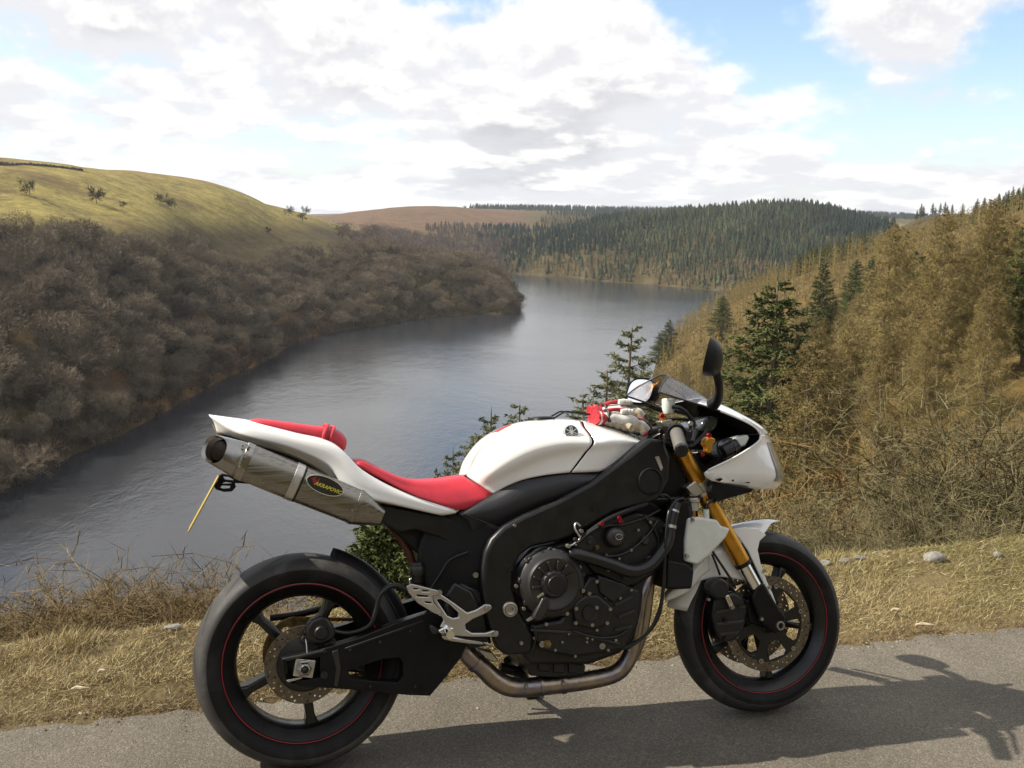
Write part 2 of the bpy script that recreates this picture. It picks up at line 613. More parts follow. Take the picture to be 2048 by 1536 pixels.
def cover_colour(X, Y, Z):
    c = np.tile(FLOOR, (len(X), 1))
    r = np.hypot(X, Y); a = np.arctan2(X, Y)
    px = 1024 + F_PX * X / np.maximum(Y, 0.1)
    def put(mask, col):
        nonlocal c
        c = c * (1 - mask[:, None]) + col * mask[:, None]
    left = (1 - sstep(px, 640, 720)) * sstep(r, 200, 240)
    put(left * sstep(Z, -8, 2), PASTURE)
    put(left * sstep(Z, 12, 22) * (0.5 + 0.5 * vnoise(X, Y, 0.03, 21)).clip(0, 1), STRAW)
    put(left * (1 - sstep(Z, -38, -16)) * 0.8, BRACKEN)
    put(sstep(r, 620, 700) * (1 - sstep(px, 700, 800)) * sstep(Z, -20, -5), PASTURE)
    put(sstep(r, 800, 900) * sstep(px, 600, 700), np.array([0.075, 0.060, 0.022]))
    put(sstep(r, 950, 1100) * (1 - sstep(px, 1000, 1090)), MOOR)
    put(sstep(r, 1050, 1150) * sstep(px, 1720, 1770) * (1 - sstep(r, 1500, 1650)), np.array([0.17, 0.14, 0.08]))
    put((1 - sstep(np.abs(Z - WATER_Z), 0.5, 1.3)) * sstep(r, 560, 620) * 0.12, ROCKY)
    put((1 - sstep(np.abs(Z - WATER_Z), 0.3, 1.0)) * (1 - sstep(r, 480, 560)), FLOOR * 0.8)
    right = sstep(px, 1250, 1400) * (1 - sstep(r, 400, 460))
    put(right, np.array([0.10, 0.068, 0.024]))
    near = 1 - sstep(r, 8, 14)
    put(near, VERGE)
    u_, w_ = road_uv(X, Y)
    put(1 - sstep(w_, -9.5, -7.4), np.array([0.050, 0.044, 0.018]))
    return c

def build_land():
    az = np.concatenate([np.linspace(-math.pi, -0.75, 40, endpoint=False), np.linspace(-0.75, 0.75, 340), np.linspace(0.75, math.pi, 40)[1:-1]])
    rr = np.concatenate([[0.3, 0.8, 1.4, 2.0, 2.5], np.linspace(2.8, 7.0, 56), np.geomspace(7.2, 4200, 190)[0:]])
    A, R = np.meshgrid(az, rr)
    X, Y = (np.sin(A) * R).ravel(), (np.cos(A) * R).ravel()
    Z = land_z(X, Y)
    nb = len(az)
    Fc = grid_faces(len(rr), nb, wrap=True)
    V = np.stack([X, Y, Z], -1)
    V = np.vstack([V, [0, 0, -0.012]])
    ci = len(V) - 1
    Fc += [(ci, j, (j + 1) % nb) for j in range(nb)]
    me = bpy.data.meshes.new('hillside')
    me.from_pydata(V.tolist(), [], Fc)
    me.shade_smooth()
    colr = cover_colour(V[:, 0], V[:, 1], V[:, 2])
    at = me.color_attributes.new('cover', 'FLOAT_COLOR', 'POINT')
    at.data.foreach_set('color', np.hstack([colr, np.ones((len(V), 1))]).astype(np.float32).ravel())
    bm = bmesh.new(); bm.from_mesh(me); bmesh.ops.recalc_face_normals(bm, faces=bm.faces)
    if sum(f.normal.z for f in bm.faces) < 0: bmesh.ops.reverse_faces(bm, faces=bm.faces)
    bm.to_mesh(me); bm.free()
    o = link_mesh('ground', me, mat_land())
    tag(o, kind='structure')

def mat_water():
    m, N, b = mat_base('lake_water')
    b.inputs['Base Color'].default_value = (0.022, 0.024, 0.028, 1)
    b.inputs['IOR'].default_value = 1.333
    geo = N.n('ShaderNodeNewGeometry')
    mp = N.n('ShaderNodeMapping')
    mp.inputs['Scale'].default_value = (1.0, 0.55, 1.0)
    mp.inputs['Rotation'].default_value = (0, 0, 0.35)
    N.link(geo.outputs['Position'], mp.inputs['Vector'])
    f1 = N.noise(mp.outputs[0], 1.3, 4.0, 0.65, 0.3)
    f2 = N.noise(mp.outputs[0], 0.30, 3.0, 0.55)
    wind = N.maprange(N.noise(geo.outputs['Position'], 0.012, 4.0, 0.6, 0.8), 0.35, 0.65, 0.45, 1.0)
    h = N.math('MULTIPLY', N.math('ADD', N.math('MULTIPLY', f1, 0.45), N.math('MULTIPLY', f2, 0.9)), wind)
    bn = N.n('ShaderNodeBump'); bn.inputs['Strength'].default_value = 1.0; bn.inputs['Distance'].default_value = 0.12
    N.link(h, bn.inputs['Height']); N.link(bn.outputs[0], b.inputs['Normal'])
    b.inputs['Roughness'].default_value = 0.13
    return m

def build_water():
    V = [(-500, 60, WATER_Z), (700, 60, WATER_Z), (700, 1100, WATER_Z), (-500, 1100, WATER_Z)]
    o = mesh_obj('water', V, [(0, 1, 2, 3)], mat_water(), smooth=False, fixn=False)
    tag(o, kind='structure')

def mat_road():
    m, N, b = mat_base('road_asphalt')
    tc = N.n('ShaderNodeTexCoord').outputs['Object']
    v = N.n('ShaderNodeTexVoronoi'); v.inputs['Scale'].default_value = 230.0
    N.link(tc, v.inputs['Vector'])
    v2 = N.n('ShaderNodeTexVoronoi'); v2.inputs['Scale'].default_value = 75.0
    N.link(tc, v2.inputs['Vector'])
    sp = N.n('ShaderNodeSeparateColor'); N.link(v.outputs['Color'], sp.inputs[0])
    chip = N.ramp(sp.outputs[0], [(0.0, (0.082, 0.071, 0.055)), (0.45, (0.112, 0.098, 0.077)), (0.85, (0.138, 0.122, 0.096)), (1.0, (0.19, 0.17, 0.135))])
    big = N.maprange(N.noise(tc, 1.6, 5.0, 0.6), 0.3, 0.7, 0.82, 1.16)
    tone = N.n('ShaderNodeVectorMath', operation='SCALE'); N.link(chip, tone.inputs[0]); N.link(big, tone.inputs['Scale'])
    moss = N.maprange(N.noise(tc, 7.0, 6.0, 0.7), 0.62, 0.78, 0.0, 0.35)
    N.link(N.mix(moss, tone.outputs[0], (0.10, 0.085, 0.05, 1)), b.inputs['Base Color'])
    b.inputs['Roughness'].default_value = 0.9
    b.inputs['Specular IOR Level'].default_value = 0.25
    h = N.math('ADD', N.math('MULTIPLY', v.outputs['Distance'], -1.0), N.math('MULTIPLY', v2.outputs['Distance'], -0.8))
    bn = N.n('ShaderNodeBump'); bn.inputs['Strength'].default_value = 0.5; bn.inputs['Distance'].default_value = 0.003
    N.link(h, bn.inputs['Height']); N.link(bn.outputs[0], b.inputs['Normal'])
    return m

def build_road():
    us = np.concatenate([np.linspace(-80, -3.2, 40), np.linspace(-3, 8, 440), np.linspace(8.4, 80, 40)])
    ws = np.array([-7, -4, -2, -1, 0, 0.25])
    V = []
    for u in us:
        e = float(edge_w(u))
        e2 = e + 0.012 * math.sin(u * 31) + 0.010 * math.sin(u * 53 + 2) + random.uniform(-.008, .008)
        for w in ws:
            X, Y = from_uv(u, w); V.append((X, Y, 0.0))
        X, Y = from_uv(u, e2 - 0.03); V.append((X, Y, 0.0))
        X, Y = from_uv(u, e2); V.append((X, Y, -0.011))
    o = mesh_obj('road', V, grid_faces(len(us), len(ws) + 2), mat_road())
    if o.data.polygons[0].normal.z < 0: o.data.flip_normals()
    tag(o, kind='structure')

def build_far_wall():
    """dark field wall along the top of the pasture"""
    pts = []
    for a, b in ((-60, 327), (0, 329), (45, 330), (90, 333), (130, 337), (165, 342)):
        d = ray(a, b); ts = np.linspace(230, 900, 1600); P = CAM_POS + d * ts[:, None]
        hit = np.nonzero(P[:, 2] < land_z(P[:, 0], P[:, 1]))[0]
        if len(hit): pts.append(P[hit[0]][:2])
    if len(pts) < 3: return
    C2 = cr_curve(np.hstack([np.array(pts), np.zeros((len(pts), 1))]), 14)
    Z = land_z(C2[:, 0], C2[:, 1])
    rs = np.random.default_rng(3)
    T = np.gradient(C2[:, :2], axis=0); T /= np.linalg.norm(T, axis=1)[:, None]; n = np.stack([-T[:, 1], T[:, 0]], -1)
    V = []
    for i in range(len(C2)):
        h = .75 + rs.uniform(-.35, .3)
        for e, z in ((-.45, -.5), (-.3, h), (.3, h), (.45, -.5)):
            V.append((C2[i, 0] + n[i, 0] * e, C2[i, 1] + n[i, 1] * e, Z[i] + z))
    o = mesh_obj('field_wall', V, grid_faces(len(C2), 4), simple('dark_field_wall', (.07, .055, .038), .95, var=.5, vscale=.8))
    tag(o, 'dark field wall along the top of the left pasture', 'wall')

build_land()
build_far_wall()
build_water()
build_road()

# ================================================================== MOTORCYCLE
M = {}
def carbon_grip(name, col):
    m, N, b = mat_base(name)
    tc = N.n('ShaderNodeTexCoord').outputs['Object']
    v = N.n('ShaderNodeTexVoronoi'); v.inputs['Scale'].default_value = 260.0; v.inputs['Randomness'].default_value = 0.0
    N.link(tc, v.inputs['Vector'])
    bn = N.n('ShaderNodeBump'); bn.inputs['Strength'].default_value = 0.35; bn.inputs['Distance'].default_value = 0.002
    N.link(v.outputs['Distance'], bn.inputs['Height']); N.link(bn.outputs[0], b.inputs['Normal'])
    b.inputs['Base Color'].default_value = tuple(col) + (1,)
    b.inputs['Roughness'].default_value = 0.42
    return m

def brushed(name, col, rough, scale=(4, 260, 260), rot=(0, 0, 0), heat=False):
    m, N, b = mat_base(name)
    tc = N.n('ShaderNodeTexCoord').outputs['Object']
    mp = N.n('ShaderNodeMapping'); mp.inputs['Scale'].default_value = scale; mp.inputs['Rotation'].default_value = rot
    N.link(tc, mp.inputs['Vector'])
    f = N.noise(mp.outputs[0], 1.0, 3.0, 0.6)
    b.inputs['Metallic'].default_value = 1.0
    N.link(N.maprange(f, 0.3, 0.7, rough - 0.08, rough + 0.1), b.inputs['Roughness'])
    lo = tuple(c * 0.8 for c in col) + (1,); hi = tuple(min(1, c * 1.15) for c in col) + (1,)
    colr = N.mix(N.maprange(f, 0.25, 0.75), lo, hi)
    if heat:
        g = N.noise(tc, 14.0, 3.0, 0.5, 0.4)
        hc = N.ramp(g, [(0.32, (0.30, 0.24, 0.17)), (0.45, (0.36, 0.30, 0.22)), (0.55, (0.25, 0.21, 0.22)), (0.64, (0.20, 0.20, 0.27)), (0.74, (0.33, 0.24, 0.14))])
        colr = N.mix(0.75, colr, hc)
    N.link(colr, b.inputs['Base Color'])
    return m

def rubber(name, col, rough):
    m, N, b = mat_base(name)
    tc = N.n('ShaderNodeTexCoord').outputs['Object']
    f = N.noise(tc, 9.0, 6.0, 0.65, 0.5); g = N.noise(tc, 160.0, 3.0, 0.6)
    d = N.maprange(f, 0.45, 0.75)
    N.link(N.mix(d, tuple(col) + (1,), tuple(min(1, c * 1.9 + 0.012) for c in col) + (1,)), b.inputs['Base Color'])
    N.link(N.maprange(f, 0.3, 0.7, rough - 0.1, rough + 0.1), b.inputs['Roughness'])
    bn = N.n('ShaderNodeBump'); bn.inputs['Strength'].default_value = 0.25; bn.inputs['Distance'].default_value = 0.001
    N.link(g, bn.inputs['Height']); N.link(bn.outputs[0], b.inputs['Normal'])
    b.inputs['Specular IOR Level'].default_value = 0.22
    return m

M['white'] = simple('pearl_white_paint', (0.84, 0.825, 0.79), 0.22, coat=1.0, var=0.025, vscale=9, rvar=0.06)
M['red_seat'] = simple('red_vinyl', (0.48, 0.018, 0.035), 0.52, var=0.12, vscale=14, bump=0.25, bscale=420)
M['red'] = simple('red_stripe', (0.30, 0.014, 0.018), 0.45)
M['black'] = simple('satin_black', (0.0055, 0.0053, 0.0055), 0.40, var=0.3, vscale=25, rvar=0.1, bump=0.1, bscale=350, spec=0.22)
M['frame'] = simple('frame_black', (0.0065, 0.0063, 0.0065), 0.36, var=0.25, vscale=30, rvar=0.08, spec=0.45)
M['plastic'] = simple('black_plastic', (0.010, 0.0102, 0.0118), 0.46, var=0.2, vscale=20, bump=0.15, bscale=500, spec=0.25)
M['grip_panel'] = carbon_grip('dimpled_black_panel', (0.014, 0.0145, 0.0175))
M['tyre'] = rubber('tyre_rubber', (0.0075, 0.0070, 0.0066), 0.62)
M['tread'] = rubber('tyre_tread', (0.042, 0.040, 0.038), 0.6)
M['groove'] = simple('groove_black', (0.004, 0.004, 0.004), 0.9)
M['rim'] = simple('rim_black', (0.006, 0.0055, 0.005), 0.33, rvar=0.08)
M['disc'] = brushed('disc_steel', (0.17, 0.145, 0.115), 0.40, (60, 60, 60))
M['steel'] = simple('bare_steel', (0.33, 0.32, 0.30), 0.25, 1.0, rvar=0.1)
M['alu'] = simple('machined_aluminium', (0.52, 0.50, 0.47), 0.36, 0.9, rvar=0.1)
M['chrome'] = simple('chrome', (0.78, 0.77, 0.75), 0.1, 1.0)
M['bolt'] = simple('bolt_steel', (0.45, 0.43, 0.40), 0.35, 1.0)
M['gold'] = simple('gold_anodised', (0.56, 0.27, 0.035), 0.3, 0.85, rvar=0.08, var=0.1)
M['chain'] = simple('chain_gold', (0.20, 0.135, 0.05), 0.5, 0.8, var=0.4, vscale=60)
M['titan'] = brushed('titanium', (0.27, 0.252, 0.222), 0.29, (5, 200, 200), (0, -0.38, 0))
M['pipe'] = brushed('heated_pipe', (0.36, 0.31, 0.25), 0.36, (60, 60, 60), heat=True)
M['engine'] = simple('engine_black', (0.0055, 0.0055, 0.0058), 0.40, 0.0, var=0.35, vscale=40, bump=0.2, bscale=300, rvar=0.1, spec=0.5)
M['cover'] = simple('engine_cover_grey', (0.050, 0.048, 0.046), 0.36, 0.6, rvar=0.08)
M['hose'] = simple('hose_rubber', (0.006, 0.006, 0.0065), 0.33)
M['bottle'] = simple('translucent_bottle', (0.62, 0.64, 0.58), 0.4, var=0.06)
M['bottle'].node_tree.nodes['Principled BSDF'].inputs['Subsurface Weight'].default_value = 0.25
M['bottle'].node_tree.nodes['Principled BSDF'].inputs['Subsurface Radius'].default_value = (0.02, 0.02, 0.02)
M['burnt'] = simple('burnt_outlet', (.045, .033, .027), .55, .7)
M['plate'] = simple('yellow_plate', (0.36, 0.26, 0.05), 0.5)
M['sticker'] = simple('sticker_black', (0.02, 0.018, 0.014), 0.35)
M['sticker_edge'] = simple('sticker_edge', (0.62, 0.62, 0.50), 0.4)
M['letter'] = simple('lettering_yellow', (0.60, 0.55, 0.05), 0.4)
M['emblem_dark'] = simple('emblem_navy', (0.012, 0.016, 0.026), 0.3, coat=0.5)
M['emblem_light'] = simple('emblem_silver', (0.72, 0.72, 0.70), 0.3)
M['grip'] = simple('rubber_grip', (0.10, 0.095, 0.082), 0.65, bump=0.3, bscale=260)
M['red_ano'] = simple('red_anodised', (0.45, 0.03, 0.05), 0.25, 0.7)
M['mirror'] = simple('mirror_glass', (0.92, 0.93, 0.94), 0.03, 1.0)
M['gauge'] = simple('gauge_glass', (0.03, 0.035, 0.04), 0.08, coat=0.5)
def mat_screen(name, col, alpha, rough=0.04):
    m, N, b = mat_base(name)
    out = m.node_tree.nodes['Material Output']
    tr = N.n('ShaderNodeBsdfTransparent'); tr.inputs[0].default_value = tuple(col) + (1,)
    gl = N.n('ShaderNodeBsdfGlossy'); gl.inputs['Roughness'].default_value = rough
    fr = N.n('ShaderNodeFresnel'); fr.inputs[0].default_value = 1.49
    mx = N.n('ShaderNodeMixShader')
    N.link(N.math('ADD', N.math('MULTIPLY', fr.outputs[0], 0.40), alpha), mx.inputs[0])
    N.link(tr.outputs[0], mx.inputs[1]); N.link(gl.outputs[0], mx.inputs[2])
    N.link(mx.outputs[0], out.inputs[0])
    return m
M['screen'] = mat_screen('smoked_screen', (0.84, 0.84, 0.86), 0.005)
M['lens'] = simple('headlight_lens', (0.22, 0.225, 0.21), 0.12, coat=0.8, var=0.25, vscale=20)

BIKE = empty('motorcycle')
BIKE.matrix_world = Matrix([list(RB[i]) + [TB[i]] for i in range(3)] + [[0, 0, 0, 1]])
tag(BIKE, 'white sports motorcycle with red seats and gold forks parked on its side stand', 'motorcycle')

def unit_(v): return v / np.linalg.norm(v)

def proj(P):
    q = RB @ np.asarray(P, float) + TB - CAM_POS
    x, y, z = q[0], q[1] * s_ + q[2] * c_, q[1] * c_ - q[2] * s_
    u, v = F_PX * x / z, -F_PX * y / z
    cr, sr = math.cos(ROLL), math.sin(ROLL)
    return 1024 + cr * u - sr * v, 768 + sr * u + cr * v

def on_surface(rails, px, py, nu=10, nv=8):
    G = surf([prail(r) for r in rails], nu, nv)
    best, bi = 1e9, (0, 0)
    for i in range(1, G.shape[0] - 1):
        for j in range(1, G.shape[1] - 1):
            a, b = proj(G[i, j]); d = (a - px) ** 2 + (b - py) ** 2
            if d < best: best, bi = d, (i, j)
    i, j = bi
    n = np.cross(G[i + 1, j] - G[i - 1, j], G[i, j + 1] - G[i, j - 1]); n /= np.linalg.norm(n)
    if n[1] > 0: n = -n
    return G[i, j], n

def bolt(px, py, y, r=0.006, mat='bolt', parent=BIKE, h=0.005, name='bolt'):
    c = bp(px, py, y)
    return lathe(name, c, [(0, -h), (r * 0.35, -h), (r * 0.42, -h * 0.55), (r * 0.5, -h), (r * 0.9, -h), (r, -h * 0.7), (r, h)], M[mat], parent, seg=12)

def disc_at(name, px, py, y, prof, mat, parent=BIKE, seg=40):
    return lathe(name, bp(px, py, y), prof, M[mat], parent, seg=seg)

# ---------------------------------------------------------------- wheels
def arc(cx, cz, r, n, a0=0.0):
    return [(cx + r * math.cos(a0 + 2 * math.pi * i / n), cz + r * math.sin(a0 + 2 * math.pi * i / n)) for i in range(n)]

def tyre_profile(side):
    return [(r, -y) for r, y in side] + [(r, y) for r, y in side[::-1][1:]]

def make_wheel(cx, R, side, rim_r, half, spokes, a0, sp_w, stripe_y):
    w = empty('wheel', (0, 0, 0), BIKE)
    c = (cx, 0, R)
    sec = cr_curve(np.array([(r, y, 0) for r, y in side]), 3)[:, :2]
    prof = tyre_profile([tuple(q) for q in sec])
    t = lathe('tyre', c, prof, M['tyre'], w, seg=96, sharp=60)
    t.data.materials.append(M['tread'])
    lim = R - (R - rim_r) * 0.46
    for p in t.data.polygons:
        d = p.center - Vector(c)
        if math.hypot(d.x, d.z) > lim: p.material_index = 1
    for rr_ in (rim_r + .012, rim_r + .022, rim_r + (R - rim_r) * .47):
        yy = float(np.interp(rr_, [q[0] for q in side], [q[1] for q in side])) - .0004
        for s in (-1, 1):
            P = [(cx + rr_ * math.cos(t_), s * yy, R + rr_ * math.sin(t_)) for t_ in np.linspace(0, 2 * math.pi, 97)]
            V, Fc = tube_data(P, .0013, 6, False); mesh_obj('sidewall_rib', V, Fc, M['tyre'], w)
    rp = [(rim_r + .003, half), (rim_r - .004, half + .003), (rim_r - .012, half - .004), (rim_r - .034, half - .022), (rim_r - .042, half - .04)]
    prof = [(r, -y) for r, y in rp] + [(r, y) for r, y in rp[::-1]] + [(rim_r + .01, half), (rim_r + .01, -half), (rim_r + .003, -half)]
    lathe('rim', c, prof, M['rim'], w, seg=96, sharp=25)
    lathe('hub', c, [(0.018, -half - .01), (0.034, -half - .01), (0.042, -half + .005), (0.05, -0.03), (0.05, 0.03), (0.042, half - .005), (0.034, half + .01), (0.018, half + .01)], M['rim'], w, seg=32)
    for k in range(spokes):
        a = a0 + 2 * math.pi * k / spokes
        ca, sa = math.cos(a), math.sin(a)
        pts = []
        for r, hw in ((0.038, sp_w * .9), (0.10, sp_w * .62), (0.165, sp_w * .58), (rim_r - .034, sp_w * 1.0)):
            pts.append((r, hw))
        ol = [(cx + r * ca - hw * sa, R + r * sa + hw * ca) for r, hw in pts] + [(cx + r * ca + hw * sa, R + r * sa - hw * ca) for r, hw in pts[::-1]]
        poly('spoke', ol, -min(half * .55, .036), min(half * .55, .036), M['rim'], w, px=False, bev=.008, seg=3)
    for s in (-1, 1):
        P = [(cx + (rim_r - .0005) * math.cos(t), s * stripe_y, R + (rim_r - .0005) * math.sin(t)) for t in np.linspace(0, 2 * math.pi, 97)]
        V, Fc = tube_data(P, 0.0015, 6, False)
        mesh_obj('rim_stripe', V, Fc, M['red'], w)
    return w

REAR_SIDE = [(.231, .074), (.240, .083), (.256, .0925), (.272, .0955), (.286, .089), (.298, .072), (.306, .046), (.310, .022), (.311, 0.0)]
FRONT_SIDE = [(.229, .048), (.238, .055), (.252, .0605), (.266, .059), (.280, .0495), (.291, .033), (.298, .015), (.300, 0.0)]
RWC, FWC = (0.0, 0.0, 0.311), (1.51, 0.0, 0.300)
rear = make_wheel(0.0, 0.311, REAR_SIDE, 0.230, 0.074, 5, math.radians(61), .022, .0785)
front = make_wheel(1.51, 0.300, FRONT_SIDE, 0.230, 0.048, 5, math.radians(-83), .017, .0525)

# tread cuts
def tread_cuts(c, R, side, w, n, seed):
    rs = random.Random(seed)
    sec = cr_curve(np.array([(r, y, 0) for r, y in side]), 3)[:, :2]
    ys = sec[::-1, 1]; rs_ = sec[::-1, 0]
    V, Fc = [], []
    for k in range(n):
        a0 = 2 * math.pi * k / n
        for s in (-1, 1):
            pts = []
            for i in range(9):
                t = i / 8
                y = side[3][1] * (0.10 + 0.72 * t)
                a = a0 + (0.5 if s > 0 else 0) * 2 * math.pi / n + 0.30 * t * t + 0.05 * t
                pts.append((a, y))
            b = len(V)
            for i, (a, y) in enumerate(pts):
                wd = 0.0028 * math.sin(math.pi * (i + .6) / 9.2) / R
                r = float(np.interp(y, ys, rs_)) + 0.0007
                for e in (-1, 1):
                    V.append((c[0] + r * math.cos(a + e * wd), s * y, c[2] + r * math.sin(a + e * wd)))
            Fc += [(b + 2 * i, b + 2 * i + 1, b + 2 * i + 3, b + 2 * i + 2) for i in range(8)]
    o = mesh_obj('tread_groove', V, Fc, M['groove'], w, fixn=False)
    o['kind'] = 'stuff'
tread_cuts(RWC, .311, REAR_SIDE, rear, 15, 1)
tread_cuts(FWC, .300, FRONT_SIDE, front, 15, 2)

def brake_disc(name, c, y, r0, r1, n, parent, wave=0.0):
    hs = []
    for k in range(n):
        for q, (rr, da) in enumerate(((r0 + (r1 - r0) * .28, 0.0), (r0 + (r1 - r0) * .55, .38), (r0 + (r1 - r0) * .80, .72))):
            a = 2 * math.pi * (k + da) / n
            hs.append(arc(c[0] + rr * math.cos(a), c[2] + rr * math.sin(a), 0.0036, 6))
    hs.append(arc(c[0], c[2], r0, 40))
    return poly(name, arc(c[0], c[2], r1, 60), y, y + 0.005, M['disc'], parent, holes=hs, px=False, bev=0)

brake_disc('brake_disc', RWC, -.098, .078, .112, 18, rear)
lathe('disc_carrier', (0, 0, .311), [(.02, -.105), (.05, -.103), (.074, -.096), (.083, -.094), (.083, -.089), (.05, -.08), (.02, -.07)], M['rim'], rear, seg=40)
for s in (-1, 1):
    y = s * .068
    brake_disc('brake_disc', FWC, y if s < 0 else y - .005, .122, .156, 24, front)
    # carrier with open windows between its arms
    hs = []
    for k in range(6):
        a = 2 * math.pi * (k + .5) / 6 + .25
        pts = []
        for (r, da) in ((.062, -.26), (.062, .26), (.088, .33), (.112, .33), (.119, .22), (.119, -.22), (.112, -.33), (.088, -.33)):
            pts.append((FWC[0] + r * math.cos(a + da), FWC[2] + r * math.sin(a + da)))
        hs.append(pts)
    hs.append(arc(FWC[0], FWC[2], .03, 20))
    poly('disc_carrier', arc(FWC[0], FWC[2], .124, 60), y - .003, y + .003, M['rim'], front, holes=hs, px=False, bev=.001)
    for k in range(6):
        a = 2 * math.pi * k / 6 + .25
        lathe('disc_button', (FWC[0] + .124 * math.cos(a), y, FWC[2] + .124 * math.sin(a)), [(.003, -.0065), (.0045, -.007), (.0085, -.007), (.0095, -.005), (.0095, .005)], M['steel'], front, seg=12)

# rear sprocket and chain on the far side
ol = []
NT_ = 44
for k in range(NT_):
    for da, r in ((0, .098), (.28, .098), (.45, .107), (.62, .107), (.8, .098)):
        a = 2 * math.pi * (k + da) / NT_
        ol.append((r * math.cos(a), .311 + r * math.sin(a)))
hs = [arc(.072 * math.cos(k * math.pi / 3), .311 + .072 * math.sin(k * math.pi / 3), .018, 12) for k in range(6)] + [arc(0, .311, .03, 18)]
poly('sprocket', ol, .094, .100, M['chain'], rear, holes=hs, px=False, bev=0)
def chain():
    path = [(math.cos(t) * .104, .311 + math.sin(t) * .104) for t in np.linspace(math.radians(275), math.radians(98), 30)]
    up = [(path[-1][0] + (0.60 - path[-1][0]) * t, path[-1][1] + (.355 - path[-1][1]) * t) for t in np.linspace(.03, 1, 36)]
    lo = [(path[0][0] + (0.60 - path[0][0]) * t, path[0][1] + (.262 - path[0][1]) * t) for t in np.linspace(1, .03, 36)]
    P = np.array(lo + path + up)
    V, Fc = [], []
    for i in range(len(P) - 1):
        a, b = P[i], P[i + 1]
        d = (b - a) / np.linalg.norm(b - a); n = np.array([-d[1], d[0]])
        hw = .0085
        for y0, y1 in (((.089, .092), (.102, .105)) if i % 2 == 0 else ((.092, .095), (.099, .102))):
            k = len(V)
            ring = [a - d * .004 + n * hw * .7, a - d * .004 - n * hw * .7, (a + b) / 2 - n * hw * .55, b + d * .004 - n * hw * .7, b + d * .004 + n * hw * .7, (a + b) / 2 + n * hw * .55]
            for y in (y0, y1):
                for q in ring: V.append((q[0], y, q[1]))
            Fc += [tuple(range(k, k + 6)), tuple(range(k + 11, k + 5, -1))] + [(k + j, k + (j + 1) % 6, k + 6 + (j + 1) % 6, k + 6 + j) for j in range(6)]
        k = len(V)
        for y in (.092, .102):
            for j in range(6):
                V.append((a[0] + .005 * math.cos(j * math.pi / 3), y, a[1] + .005 * math.sin(j * math.pi / 3)))
        Fc += [(k + j, k + (j + 1) % 6, k + 6 + (j + 1) % 6, k + 6 + j) for j in range(6)]
    o = mesh_obj('chain', V, Fc, M['chain'], BIKE, fixn=False, smooth=False)
chain()
tube('chain_guard', [(540, 1236, .11), (600, 1228, .11), (660, 1212, .11), (740, 1190, .11)], .011, M['black'], BIKE)

# ---------------------------------------------------------------- swingarm
sa = poly('swingarm', [(564, 1318), (606, 1309), (645, 1299), (716, 1277), (790, 1247), (847, 1229), (872, 1222), (905, 1230), (930, 1262), (934, 1290), (923, 1314), (890, 1357), (860, 1392), (811, 1390), (719, 1381), (642, 1375), (600, 1372), (573, 1362), (566, 1345)],
          -.155, -.105, M['black'], BIKE, bev=.012, seg=4, mirror=True,
          holes=[[(696, 1342), (732, 1329), (767, 1318), (798, 1315), (806, 1324), (807, 1352), (796, 1366), (745, 1362), (704, 1358)],
                 [(574, 1324), (608, 1317), (640, 1314), (640, 1356), (610, 1360), (578, 1362)]])
box('crossmember', tuple((bp(850, 1300, 0))), (.10, .23, .10), M['black'], sa, bev=.01)
c = bp(608, 1335, -.145)
box('axle_block', (c[0], -.140, c[2]), (.056, .035, .050), M['alu'], sa, rot=Matrix.Rotation(math.radians(-12), 3, 'Y').inverted(), bev=.002)
lathe('axle_nut', (c[0], -.160, c[2]), [(.006, -.012), (.011, -.016), (.016, -.014), (.021, -.004), (.024, -.003), (.024, .01)], M['steel'], sa, seg=6, sharp=20)
lathe('axle_end', (c[0], -.162, c[2]), [(.006, -.006), (.007, -.018), (.0105, -.018), (.0115, -.016), (.0115, .01)], M['engine'], sa, seg=20)
lathe('axle_washer', (c[0], -.158, c[2]), [(.012, -.001), (.024, -.001), (.024, .004)], M['bolt'], sa, seg=28)
poly('adjuster_cap', [(565, 1317), (604, 1309), (648, 1299), (649, 1304), (604, 1315), (571, 1323)], -.162, -.150, M['cover'], sa, bev=.003)
poly('adjuster_plate', [(573, 1361), (604, 1354), (604, 1357), (576, 1365)], -.160, -.150, M['alu'], sa, bev=.001)
bolt(648, 1350, -.158, .0105, parent=sa, mat='cover')
bolt(649, 1301, -.160, .006, parent=sa, mat='cover')
# rear caliper and its hose
cal = poly('rear_caliper', [(612, 1258), (624, 1240), (642, 1232), (660, 1240), (668, 1254), (672, 1270), (662, 1284), (642, 1292), (622, 1288), (612, 1278)], -.135, -.075, M['engine'], BIKE, bev=.008, seg=3)
disc_at('caliper_piston', 643, 1266, -.138, [(0, -.006), (.017, -.006), (.021, 0), (.022, .01)], 'engine', cal, 24)
poly('caliper_bracket', [(606, 1266), (622, 1262), (640, 1290), (628, 1310), (616, 1312), (614, 1290), (606, 1284)], -.118, -.108, M['engine'], cal, bev=.002)
bolt(610, 1278, -.122, .011, mat='cover', parent=cal, h=.010)
tube('brake_hose', [(664, 1262, -.11), (700, 1266, -.12), (738, 1252, -.135), (752, 1222, -.14), (760, 1190, -.14), (782, 1172, -.13), (806, 1176, -.12), (836, 1196, -.11), (866, 1226, -.10)], .0075, M['hose'], BIKE)
tube('brake_line', [(611, 1278, -.13), (613, 1290, -.135), (614, 1306, -.14)], .002, M['bolt'], BIKE)

